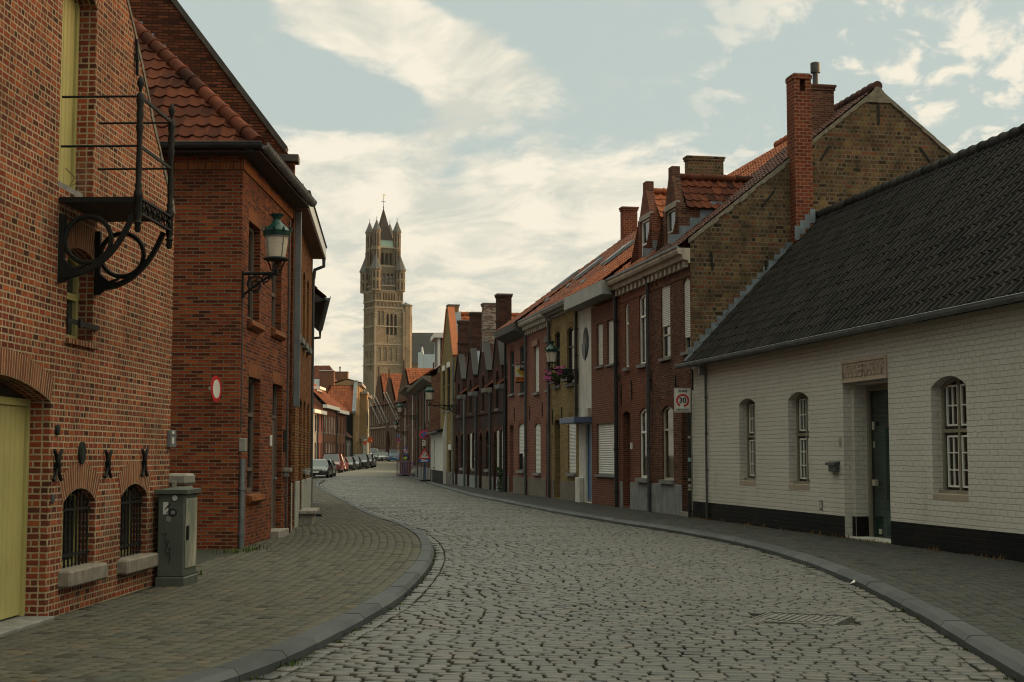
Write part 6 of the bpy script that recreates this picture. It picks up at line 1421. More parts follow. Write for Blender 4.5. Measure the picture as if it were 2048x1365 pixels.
cx0, cx1, cy0_, cy1_ = 1.2, 9.8, 1.8, 9.2
tbody('crown_stage', cx0, cx1, cy0_, cy1_, H(530), H(490), row(2.9, 8.1, 3, 1.3, H(525), H(501), 1), row(3.3, 7.8, 3, 1.2, H(525), H(501), 1), M_TWD, 1.5)
def tbox(name, lst, mat): 
    for x0, x1, y0, y1, z0, z1 in lst: mb = MB(); mb.box(x0, x1, y0, y1, z0, z1); mb.build(name, mat, tw)
M_TST = paint('tower_stone', (.27,.23,.165), .9, .2, bmp=0)
tbox('string_course', [(-.25, W+.25, -.25, W+.25, H(v)-.2, H(v)+.25) for v in (729, 688.5, 652, 614, 600.6, 580)]+[(a-.3, b_+.3, a-.3, b_+.3, H(569)-.15, H(569)+.3), (cx0-.25, cx1+.25, cy0_-.25, cy1_+.25, H(529)-.1, H(529)+.35), (cx0-.35, cx1+.35, cy0_-.35, cy1_+.35, H(490)-.3, H(490)+.3)], M_TST)
tbox('quoin', [(-.18, .9, -.18, .9, H(652), H(636)+k*0) for k in range(1)]+[(-.2, 1.0, -.2, 1.0, H(648)+k*1.0, H(648)+k*1.0+.5) for k in range(5)]+[(-.15, .35, -.15, .35, 0, H(652))], M_TST)
def turret(cx, cy, r, z0, z1, z2, mat, name='turret', fin=1.4, win_=True):
    mb = MB(); mb.lathe([(r*1.06,z0),(r,z0+.3),(r,(z0+z1)/2),(r*1.07,(z0+z1)/2+.1),(r*1.07,(z0+z1)/2+.35),(r,(z0+z1)/2+.4),(r,z1-.5),(r*1.12,z1-.3),(r*1.12,z1)], (cx,cy,0), 8, rot=PI/8)
    o = mb.build(name, mat, tw); mb = MB(); mb.lathe([(r*1.25,z1),(r*.66,z1+(z2-z1)*.48),(.1,z2),(.07,z2+fin),(.2,z2+fin+.1),(.03,z2+fin+.5)], (cx,cy,0), 8, rot=PI/8); mb.build('spirelet', paint('spirelet_grey', (.085,.085,.083), .8, .2, bmp=0), o)
    mb = MB()
    for k in range(8):
        an = PI/4*k-T.a-PI/2; d = Vector((math.cos(PI/4*k), math.sin(PI/4*k), 0)); p = Vector((-d.y, d.x, 0)); c = Vector((cx,cy,0))+d*(r*.93)
        for za, zb in ((z0+.7, (z0+z1)/2-.4), ((z0+z1)/2+.8, z1-.9)):
            if zb-za < .8: continue
            w_ = r*.17
            mb.prism([c-p*w_+Vector((0,0,za)), c+p*w_+Vector((0,0,za)), c+p*w_+Vector((0,0,zb)), c-p*w_+Vector((0,0,zb))], d*.03)
    if win_: mb.build('slit_window', M_LOU, o)
    return o
for cx, cy in ((.3,.2), (W-1.1,.2), (.3,W-.6), (W-1.1,W-.6)): turret(cx, cy, 1.95, H(580), H(537), H(506), M_TOW)
for cx, cy in ((cx0,cy0_+.1), (cx1,cy0_+.1), (cx0,cy1_-.1), (cx1,cy1_-.1)): turret(cx, cy, 1.5, H(530), H(457), H(434), M_TOW, fin=.7)
turret(13.4, 1.2, 2.35, 0, H(607), H(601), M_TOW, 'stair_turret', .0, False)
tbox('buttress', [(W-.3, W+.9, -.9, .8, 0, H(622)), (14.6, 15.9, .6, 3, 0, H(627)), (W-.6, W+.2, -.6, .4, H(622), H(615))], M_TOW)
mb = MB(); c, cq = (cx0+cx1)/2, (cy0_+cy1_)/2; z = H(490); e2 = 2.75
mb.add([(cx0+.1,cy0_+.1,z+.2),(cx1-.1,cy0_+.1,z+.2),(cx1-.1,cy1_-.1,z+.2),(cx0+.1,cy1_-.1,z+.2),(c-e2,cq-e2,H(474)),(c+e2,cq-e2,H(474)),(c+e2,cq+e2,H(474)),(c-e2,cq+e2,H(474))], [(0,1,5,4),(1,2,6,5),(2,3,7,6),(3,0,4,7),(3,2,1,0)])
sk = mb.build('copper_skirt', paint('copper_green', (.20,.29,.24), .7, .15, bmp=0), tw)
sp = MB(); e3 = e2+.1; zb, zt = H(474), H(408); lv2 = 16
for i in range(lv2):
    f0, f1 = i/lv2, (i+1)/lv2; s0_, s1_ = e3*(1-f0**.93)+.1, e3*(1-f1**.93)+.1; za_, zc_ = zb+(zt-zb)*f0, zb+(zt-zb)*f1
    P = [(c-s0_-.07,cq-s0_-.07,za_),(c+s0_+.07,cq-s0_-.07,za_),(c+s0_+.07,cq+s0_+.07,za_),(c-s0_-.07,cq+s0_+.07,za_),(c-s1_,cq-s1_,zc_),(c+s1_,cq-s1_,zc_),(c+s1_,cq+s1_,zc_),(c-s1_,cq+s1_,zc_)]
    sp.add(P, [(0,3,2,1),(4,5,6,7),(0,1,5,4),(1,2,6,5),(2,3,7,6),(3,0,4,7)])
sp.build('spire', paint('spire_slate_brown', (.026,.02,.018), .8, .25, bmp=0), tw)
mb = MB(); mb.lathe([(.25,zt-.4),(.1,zt+.3),(.28,zt+.7),(.08,zt+1.1),(.07,H(384)),(.02,H(381))], (c,cq,0), 8); mb.box(c-.9, c+.9, cq-.07, cq+.07, H(393)-.1, H(393)+.1); cr = mb.build('cross', M_IRN, tw)
mb = MB(); mb.prism([(c-.25,cq-.03,H(381)-.1),(c+.65,cq-.03,H(381)+.1),(c+.75,cq-.03,H(381)+.7),(c+.2,cq-.03,H(381)+.5),(c-.25,cq-.03,H(381)+.75)], (0,.06,0)); mb.build('weathercock', paint('gilt', (.85,.62,.25), .3, .05, .9, bmp=0), cr)
nv = thing('church_nave', 'long church nave with a steep grey slate roof beside the tower', 'church', (T0.x+12, 566, 0)); x0, x1 = 0, 40; zr_, ze_ = at(860, 666, 578).z, at(860, 728, 566).z
b = MB(); b.box(x0, x1, 0, 24, 0, ze_-.1); b.build('wall', M_TOW, nv)
r = tile_roof(nv, 'roof', (x0,-.4,ze_), (1,0,0), (0,12.4,zr_-ze_), x1-x0, math.hypot(12.4, zr_-ze_), .9, .7, M_SLA, amp=.02, style='flat', seed=130, lip=.05); b = MB(); b.poly([(x0,12,zr_),(x1,12,zr_),(x1,24.4,ze_),(x0,24.4,ze_)]); b.poly([(x0,-.4,ze_),(x0,24.4,ze_),(x0,12,zr_)]); b.build('rear_slope', M_SLA, r)
p0_, p1_ = at(836, 705, 470), at(861, 727, 470); t = thing('scaffold_cover', 'pale grey sheeted scaffold box rising before the slate church roof', 'scaffold', (p0_.x, 470, 0)); wd = p1_.x-p0_.x
b = MB(); b.box(0, wd*.42, 0, 4, 3, p0_.z, 0); b.box(wd*.42+.02, wd+1.5, .6, 4, 3, p0_.z-.6, 0); b.lathe([(.5,p0_.z),(.3,p0_.z+1.6),(.05,p0_.z+2)], (wd*.3,2,0), 6); b.build('sheeting', paint('sheeting_pale', (.36,.41,.44), .6, .1, bmp=0), t); b = MB(); b.box(-.1, wd+1.6, -.1, 4.1, 0, 3); b.build('base', M_CON, t)
# ---------------------------------------------------------------- street lamps on scrolled brackets
M_LGR = paint('lamp_green', (.012,.045,.036), .35, .3, .2, bmp=.05, nscale=8)
m, nt, bs = nodes('lantern_glass'); o_ = obj_vec(nt)
spk = ramp(nt, noise(nt, o_, 38, 2), [(.66, 0), (.7, 1)]); cc = mixc(nt, spk, ramp(nt, noise(nt, o_, 4, 4), [(.3, (.50,.42,.33)), (.7, (.62,.55,.45))]), (.12,.07,.04))
nt.links.new(cc, bs.inputs['Base Color']); bs.inputs['Roughness'].default_value = .12; bs.inputs['Subsurface Weight'].default_value = 0; bs.inputs['Alpha'].default_value = .88; M_LGL = m
def lamp(F, x, z, arm, label, sc=1.0, y0=0.0, grp='wall lamps along the street'):
    t = F.thing('street_lamp', label, 'street lamp', x, y0, z, grp); s = sc; b = MB()
    b.tube([(0,-.01,0),(0,-arm,0)], .026*s, 8); b.box(-.02*s, .02*s, -.035, -.002, -.36*s, .04*s)
    L_ = arm*.86
    b.tube([Vector((0, -.03-L_*t_, -.33*s*(1-t_)**1.3-.03)) for t_ in np.linspace(0, 1, 10)], .021*s, 6)
    def spiral(c, r, a0, turns, n=22, th=.018): b.tube([Vector((0, c[0]-r*(1-.82*i/n)*math.cos(a0+turns*2*PI*i/n), c[1]+r*(1-.82*i/n)*math.sin(a0+turns*2*PI*i/n))) for i in range(n+1)], th*s, 5)
    spiral((-.03-.19*s, -.185*s), .155*s, 0, 1.9); spiral((-.40*s*min(1, arm/.6), -.09*s), .075*s, 1.0, 1.6, 16, .014); spiral((-.55*s*min(1, arm/.7), -.055*s), .045*s, 2, 1.5, 12, .012)
    b.tube([(0,-.22*s,-.03),(0,-.30*s,-.2*s),(0,-.22*s,-.33*s)], .015*s, 5); b.lathe([(.03*s,-.03*s),(.03*s,.03*s),(.0,.045*s)], (0,-.03,-.37*s), 8)
    b.build('bracket', M_IRN, t, auto=60)
    c = (0,-arm,0); b = MB(); b.lathe([(.035*s,-.04*s),(.045*s,0),(.035*s,.05*s),(.02*s,.07*s)], c, 10)
    for sg in (-1, 1):
        b.tube([(0,-arm+sg*.02*s,.04*s),(0,-arm+sg*.09*s,.06*s),(0,-arm+sg*.105*s,.13*s),(0,-arm+sg*.15*s,.22*s)], .013*s, 6); b.tube([(sg*.02*s,-arm,.04*s),(sg*.09*s,-arm,.06*s),(sg*.105*s,-arm,.13*s),(sg*.15*s,-arm,.22*s)], .013*s, 6)
    b.lathe([(.17*s,.22*s),(.21*s,.225*s),(.21*s,.245*s),(.16*s,.25*s)], c, 20); b.build('yoke', M_IRN, t, auto=50)
    b = MB(); b.lathe([(.145*s,.25*s),(.195*s,.60*s)], c, 20); g = b.build('lantern_glass', M_LGL, t, auto=50)
    b = MB()
    for k in range(4): a = PI/4+k*PI/2; b.tube([(.148*s*math.cos(a),-arm+.148*s*math.sin(a),.25*s),(.199*s*math.cos(a),-arm+.199*s*math.sin(a),.60*s)], .009*s, 6)
    b.lathe([(.205*s,.595*s),(.208*s,.62*s)], c, 20); b.lathe([(.152*s,.25*s),(.158*s,.27*s)], c, 20); b.build('lantern_frame', M_ZNC, t, auto=50)
    b = MB(); b.lathe([(.0,.44*s),(.045*s,.46*s),(.06*s,.51*s),(.04*s,.57*s),(.03*s,.62*s)], c, 10); b.build('bulb', paint('bulb_white', (.7,.68,.62), .3, .05, bmp=0), g, smooth=True)
    b = MB(); b.lathe([(.205*s,.62*s),(.225*s,.63*s),(.235*s,.70*s),(.205*s,.715*s),(.17*s,.77*s),(.115*s,.81*s),(.10*s,.83*s),(.072*s,.86*s),(.062*s,.90*s),(.085*s,.945*s),(.115*s,.97*s),(.118*s,.985*s),(.085*s,.99*s)], c, 20)
    for k in range(10): a = k*PI/5; d = Vector((math.cos(a), math.sin(a), 0)); p = Vector((-d.y, d.x, 0)); q = Vector(c)+d*.236*s; b.prism([q-p*.03*s+Vector((0,0,.69*s)), q+p*.03*s+Vector((0,0,.69*s)), q+d*.02*s+Vector((0,0,.77*s))], d*.01)
    b.build('lamp_hood', M_LGR, t, auto=50); return t
x_, z_ = L2.px(478.5, 544); lamp(L2, max(.06, x_), z_, .60, 'green hooded street lamp on the corner house, nearest and largest of the wall lamps', 1.06)
x_, z_ = R.px(1156, 740); lamp(R, x_, z_, .95, 'green hooded street lamp between the yellow house and the white entrance strip', 1.0)
x_, z_ = R.px(913, 811); lamp(R, x_, z_, 1.5, 'green hooded street lamp on the yellow gable house above the small white house', 1.15)
x_, z_ = F2.px(834, 832); lamp(F2, x_, z_, 1.3, 'green hooded street lamp on the brown house with the dormer', 1.05)
x_, z_ = F2.px(815, 864); lamp(F2, x_, z_, 1.0, 'small far street lamp on the lower house at the bend', 1.0)

# ---------------------------------------------------------------- signs
S_W = paint('sign_white', (.58,.56,.52), .5, .05, bmp=0); S_R = paint('sign_red', (.42,.02,.025), .45, .08, bmp=0); S_B = paint('sign_blue', (.02,.075,.25), .45, .1, bmp=0); S_K = paint('sign_black', (.02,.02,.022), .5, .1, bmp=0); S_O = paint('sign_orange', (.48,.085,.02), .5, .1, bmp=0); S_G = paint('sign_back_grey', (.28,.28,.28), .5, .1, .3, bmp=0); S_Y = paint('sign_yellow', (.60,.45,.03), .5, .05, bmp=0)
def disc2(mb, cx, cz, r, y, m=0, n=36, h=.004, ri=0):
    O = [(cx+r*math.cos(2*PI*i/n), y, cz+r*math.sin(2*PI*i/n)) for i in range(n)]
    if not ri: mb.prism(O, (0,h,0), m); return
    I = [(cx+ri*math.cos(2*PI*i/n), y, cz+ri*math.sin(2*PI*i/n)) for i in range(n)]
    for i in range(n): j = (i+1) % n; mb.poly([O[i],O[j],I[j],I[i]], m); mb.poly([O[i],O[j],tuple(Vector(O[j])+Vector((0,h,0))),tuple(Vector(O[i])+Vector((0,h,0)))], m)
def rrect(x0, x1, z0, z1, r, n=5):
    P = []
    for cx, cz, a0 in ((x1-r,z1-r,0),(x0+r,z1-r,PI/2),(x0+r,z0+r,PI),(x1-r,z0+r,1.5*PI)): P += [(cx+r*math.cos(a0+PI/2*i/n), cz+r*math.sin(a0+PI/2*i/n)) for i in range(n+1)]
    return P
def at_z(u, v, Y): p = at(u, v, Y); return p
# zone 30 board on its dark post by the white cottage
pb = R.world(.16, -.14, 0); zc = at(1373, 801, pb.y).z-PAV; k = pb.y/FPX; bw, bh_ = 34*k, 49*k
t = thing('zone_sign', 'white zone 30 traffic sign on a dark post between dark house and cottage', 'traffic sign', (pb.x, pb.y, PAV), -.05)
b = MB(); b.tube([(0,0,-.1),(0,0,zc+bh_*.4)], .05, 12); b.lathe([(.058,1.55),(.058,1.62)], (0,0,0), 12); b.build('post', M_FRK, t, auto=50)
b = MB(); 
for z, h_, m_ in ((2.05,.07,0),(1.45,.1,1),(.95,.06,0),(.78,.08,0),(.7,.05,0)): b.box(-.035, .03, -.056, -.05, z, z+h_, m_)
b.build('sticker', [M_FRB, paint('sticker_pale_blue', (.25,.38,.45), .6, .1, bmp=0)], t)
sx = -.16; b = MB(); P = rrect(sx-bw/2, sx+bw/2, zc-bh_/2, zc+bh_/2, .04); b.prism([(p[0],-.075,p[1]) for p in P], (0,.012,0)); bo = b.build('board', S_W, t)
b = MB(); b.prism([(p[0],-.079,p[1]) for p in rrect(sx-bw/2+.018, sx+bw/2-.018, zc-bh_/2+.018, zc+bh_/2-.018, .03)], (0,.003,0), 0); b.prism([(p[0],-.082,p[1]) for p in rrect(sx-bw/2+.027, sx+bw/2-.027, zc-bh_/2+.027, zc+bh_/2-.027, .025)], (0,.003,0), 1); disc2(b, sx, zc-.01, bw*.39, -.086, 2, ri=bw*.275); b.prism([(sx-.09,-.09,zc-.2),(sx+.0,-.09,zc-.23),(sx+.04,-.09,zc-.15),(sx-.05,-.09,zc-.11)], (0,.002,0), 3); b.build('sign_face', [S_K, S_W, S_R, M_FRW], bo)
text(bo, 'lettering', '30', .19, S_K, Matrix.Translation((sx, -.086, zc-.01)) @ FRONT, None, .001, .006); text(bo, 'lettering', 'ZONE', .085, S_K, Matrix.Translation((sx, -.086, zc+bh_*.37)) @ FRONT, bw*.55, .001, .003); text(bo, 'lettering', 'HERHALING', .07, S_K, Matrix.Translation((sx, -.0855, zc-bh_*.39)) @ FRONT, bw*.76, .001, .002)
# oval no-entry style sign on the corner house
p = at(429, 780, L2.world(-.02, .65, 0).y-.02); t = thing('round_sign', 'red rimmed white round sign on the brick side of corner house', 'traffic sign', (p.x+.08, p.y-.28, p.z), 1.4); r_ = 26.5*p.y/FPX
b = MB(); disc2(b, 0, 0, r_, -.012, 0, h=.012); disc2(b, 0, 0, r_*.70, -.016, 1, h=.004); b.build('disc', [S_R, S_W], t); b = MB(); b.box(-.25, .02, 0, .03, -.03, .03); b.build('bracket', S_G, t)
# roadworks triangle with its 50m plate
g0 = gnd(851, 963); k = g0.y/FPX; t = thing('roadworks_sign', 'red triangular roadworks sign with blue 50m plate on right pavement', 'traffic sign', (g0.x, g0.y, PAV), 0)
zt = at(851, 896, g0.y).z-PAV; zb = at(849, 918.5, g0.y).z-PAV; hw = 13*k; cx = -2*k
b = MB(); b.tube([(0,.03,0),(0,.03,zb+.3)], .03, 8); b.build('post', S_B, t); b = MB(); b.cbox(-.32, .32, -.2, .2, 0, .1, .02); b.build('foot', M_BLK, t)
def tri(s, y, h, dz=0.0): c_ = zb+(zt-zb)/3; return [(cx+(x-cx)*s, y, c_+(z-c_)*s) for x, z in ((cx-hw, zb), (cx+hw, zb), (cx, zt))]
b = MB(); b.prism(tri(1, -.02, 0), (0,.02,0), 0); b.prism(tri(.64, -.026, 0), (0,.005,0), 1); bo = b.build('board', [S_R, S_W], t)
c_ = zb+(zt-zb)*.30; b = MB(); S = hw/13
for seg in (((-3.5,-1.5),(-2.2,3)), ((-.6,-1.6),(-1.6,3)), ((-2.0,3),(-.4,6.5)), ((-.6,6.2),(1.2,3.4)), ((1.2,3.4),(3.2,0))): b.bar((cx+seg[0][0]*S,-.03,c_+seg[0][1]*S),(cx+seg[1][0]*S,-.03,c_+seg[1][1]*S),1.1*S,.006,up=(0,1,0))
disc2(b, cx+.2*S, c_+8*S, 1.0*S, -.033); b.prism([(cx+1.5*S,-.033,c_-1.6*S),(cx+6.3*S,-.033,c_-1.6*S),(cx+5.2*S,-.033,c_+.6*S),(cx+3.6*S,-.033,c_+1.6*S)], (0,.004,0)); b.prism([(cx-6*S,-.033,c_-1.6*S),(cx-3.6*S,-.033,c_-1.6*S),(cx-4.8*S,-.033,c_-.4*S)], (0,.004,0)); b.build('pictogram', S_K, bo)
zp = at(851, 921.7, g0.y).z-PAV; b = MB(); b.cbox(cx-11.3*k, cx+11.3*k, -.02, 0, zp-3.4*k, zp+2.9*k, .008); pl = b.build('plate', S_B, t); text(pl, 'lettering', '50m', .2, S_W, Matrix.Translation((cx, -.024, zp)) @ FRONT, 14*k, .001, .004)
def no_park(u, v, Y, r, label, base_v, plate=None, pm=None, rz=0.0):
    p = at(u, v, Y); gz = rise(Y)+PAV; t = thing('no_parking_sign', label, 'traffic sign', (p.x, p.y, gz), rz); z = p.z-gz; b = MB()
    if pm == 'stripe':
        for i in range(8): b.tube([(0,.03,z*i/8),(0,.03,z*(i+1)/8)], .035, 8, i % 2)
        b.build('post', [S_O, S_W], t)
    else: b.tube([(0,.03,-.1),(0,.03,z+r)], .03, 8); b.build('post', M_PIP, t)
    b = MB(); disc2(b, 0, z, r, -.015, 0, h=.015); disc2(b, 0, z, r*.72, -.02, 1, h=.005); b.bar((-r*.55,-.023,z+r*.55),(r*.55,-.023,z-r*.55),r*.2,.004,up=(0,1,0),m=0); b.build('disc', [S_R, S_B], t)
    if plate: b = MB(); b.box(-plate[0]/2, plate[0]/2, -.012, 0, z+plate[1]-plate[2]/2, z+plate[1]+plate[2]/2); q = b.build('plate', plate[3], t); b = MB(); b.bar((0,-.016,z+plate[1]-plate[2]*.3),(0,-.016,z+plate[1]+plate[2]*.3),.05,.006,up=(0,1,0)); b.bar((-.08,-.016,z+plate[1]+plate[2]*.15),(0,-.016,z+plate[1]+plate[2]*.32),.05,.006,up=(0,1,0)); b.build('arrow', plate[4], q)
    return t
no_park(848, 869, 92, .29, 'blue and red no parking sign above the roadworks triangle', 963, (.2, -.55, .36, S_W, S_K))
no_park(796, 880.5, 212, .30, 'distant no parking sign on a red and white striped post by hall', 917, (.42, .63, .42, S_B, S_W), 'stripe')
# blue end-of-zone board and purple barriers at the works
g0 = gnd(811, 953); k = g0.y/FPX; t = thing('parking_sign', 'blue rectangular board with a red slash on a blue post by purple barriers', 'traffic sign', (g0.x, g0.y, PAV), 0); zc = at(811, 902.5, g0.y).z-PAV
b = MB(); b.tube([(-.08,.04,0),(-.08,.04,zc+.3)], .03, 8); b.build('post', S_B, t); b = MB(); b.cbox(-.3, .3, -.2, .2, 0, .1, .02); b.build('foot', M_BLK, t)
b = MB(); b.cbox(-4.4*k, 4.4*k, -.02, 0, zc-7*k, zc+7*k, .006, 0); b.box(-3.4*k, 3.4*k, -.026, -.021, zc-4.4*k, zc+4.4*k, 1); b.bar((-2.8*k,-.03,zc-3.6*k),(2.8*k,-.03,zc+3.6*k),.09,.006,up=(0,1,0),m=2); b.prism([(-1.5*k,-.031,zc+1*k),(.5*k,-.031,zc+3.2*k),(1.8*k,-.031,zc+2.2*k)], (0,.003,0), 3); b.build('board', [S_B, S_W, S_R, S_G], t)
b = MB(); b.cbox(-.2, .28, -.05, .0, zc-18*k, zc-8*k, .01); b.build('lower_board', paint('purple_board', (.05,.025,.12), .6, .2, bmp=0), t); b = MB(); b.add([(-.12,-.06,zc-17*k),(.1,-.06,zc-16*k),(.14,-.06,zc-12*k),(-.02,-.06,zc-11*k),(-.2,-.06,zc-13.5*k)], [(0,1,2,3,4)]); b.build('sticker', paint('lime_sticker', (.35,.55,.03), .6, .1, bmp=0), t)
M_PUR = paint('purple_barrier', (.09,.03,.16), .6, .2, bmp=0)
def barrier(p, rz, label):
    t = thing('site_barrier', label, 'barrier', p, rz, 'purple works barriers'); b = MB()
    for z in (.12, 1.05): b.tube([(-.95,0,z),(.95,0,z)], .03, 8)
    for x in (-.95, .95): b.tube([(x,0,0),(x,0,1.1)], .035, 8)
    b.build('frame', M_PUR, t)
    for i in range(13): b = MB(); x = -.8+i*1.6/12; b.tube([(x,0,.14),(x,0,1.03)], .018, 6); b.build('bar', M_PUR, t)
    for x in (-.7, .7): b = MB(); b.cbox(x-.12, x+.12, -.25, .25, 0, .07, .015); b.build('foot', M_BLK, t)
p = gnd(818, 953); barrier((p.x, p.y, PAV), .25, 'purple site barrier facing down the street beside the blue sign'); barrier((p.x+.95, p.y+1.1, PAV), 1.4, 'purple site barrier set endwise against the house wall'); 
p = gnd(832, 953.5); t = thing('rubble_bag', 'grey rubble sack slumped by the drainpipe near purple barriers', 'sack', (p.x, p.y+.3, PAV)); bmx = bmesh.new(); bmesh.ops.create_icosphere(bmx, subdivisions=3, radius=.42)
for v in bmx.verts: v.co.z = max(0, v.co.z*.8+.3)+.0; v.co += Vector((random.gauss(0,.015), random.gauss(0,.015), 0))
me = bpy.data.meshes.new('sack'); bmx.to_mesh(me); bmx.free(); me.materials.append(M_CON); o = bpy.data.objects.new('sack', me); COL.objects.link(o); o.parent = t
for u, v, Y, r, lab in ((740.3,881,182,.39,'larger orange backed round sign on a pole above the parked cars'), (730,886,186,.27,'smaller orange backed round sign on a pole left of the larger one')):
    p = at(u, v, Y); gz = rise(Y)+PAV; t = thing('round_sign', lab, 'traffic sign', (p.x, p.y, gz), .1); z = p.z-gz; b = MB()
    for i in range(8): b.tube([(0,.03,z*i/8),(0,.03,z*(i+1)/8)], .035, 8, i % 2)
    b.build('post', [S_W, S_O], t); b = MB(); disc2(b, 0, z, r, -.015, 0, h=.015); b.build('disc', S_O, t)
    if r > .3: b = MB(); b.box(.1, .22, -.02, -.015, z-.12, z-.03); b.build('sticker', S_W, t)
# estate agent's board projecting from an upper window of the pink house
x_, z0 = R.px(1048.5, 767); z1 = R.px(1048.5, 731.5)[1]; yo = R.pxx(1030.6, 750, x_)[0]; yi = yo+.56; t = R.thing('sale_sign', 'orange and white for sale board with yellow sash projecting from the pink house', 'sign', x_, 0, 0); hS = z1-z0; wS = yi-yo; ym = (yo+yi)/2
b = MB(); b.box(0, .012, yo, yi, z0, z1, 0); b.box(.012, .015, yo, yi, z0+hS*.1, z0+hS*.36, 1); b.box(.012, .016, yo, yi, z0, z0+hS*.1, 2); disc_ = [(.012, ym+.0+.16*math.cos(2*PI*i/24), z0+hS*.66+.16*math.sin(2*PI*i/24)) for i in range(24)]; b.prism(disc_, (.004,0,0), 2); b.box(.016, .019, ym-.03, ym+.11, z0+hS*.62, z0+hS*.70, 1)
b.bar((.02,yo+.06,z0+hS*.78),(.02,yo+.50,z0+hS*.28),.13,.004,up=(1,0,0),m=3); b.tube([(.006,.0,z1+.02),(.006,yo,z1+.02)], .015, 6, 4); b.build('board', [S_W, paint('board_orange', (.50,.14,.02), .5, .05, bmp=0), S_K, S_Y, M_IRN], t); bo = t.children[0]
MX = Matrix(((0,0,1,0),(1,0,0,0),(0,1,0,0),(0,0,0,1)))
text(bo, 'lettering', 'TE', .12, paint('letter_rose', (.42,.2,.17), .5, .05, bmp=0), Matrix.Translation((.014, yo+.1, z1-.07)) @ MX, .11, .001); text(bo, 'lettering', 'KOOP', .12, S_K, Matrix.Translation((.014, yo+.36, z1-.07)) @ MX, .34, .001, .006); text(bo, 'lettering', '20 10 10', .13, S_K, Matrix.Translation((.017, ym, z0+hS*.24)) @ MX, wS*.85, .001, .004)
an = math.atan2(-hS*.5, .44); text(bo, 'lettering', 'VERKOCHT', .09, S_K, Matrix.Translation((.024, yo+.28, z0+hS*.53)) @ Matrix.Rotation(an, 4, 'X') @ MX, .42, .001, .003)

# ---------------------------------------------------------------- parked cars
M_TYR = paint('tyre', (.014,.014,.014), .85, .2, bmp=0); M_RIM = paint('rim', (.3,.3,.31), .35, .1, .7, bmp=0); M_CGL = glass('car_glass', (.025,.032,.035), .04); M_HDL = paint('headlight', (.62,.64,.64), .15, .05, bmp=0); M_PLA = paint('number_plate', (.55,.53,.47), .5, .03, bmp=0); M_TRM = paint('car_trim', (.018,.018,.02), .5, .1, bmp=0); M_TAIL = paint('tail_light', (.35,.02,.02), .25, .1, bmp=0)
def carpaint(n, c):
    if n in _M: return _M[n]
    m, nt, b = nodes(n); nt.links.new(ramp(nt, noise(nt, obj_vec(nt), 2, 3), [(.3, [q*.9 for q in c]), (.7, c)]), b.inputs['Base Color']); b.inputs['Roughness'].default_value = .32; b.inputs['Metallic'].default_value = 0; b.inputs['Coat Weight'].default_value = .45; b.inputs['Coat Roughness'].default_value = .06; _M[n] = m; return m
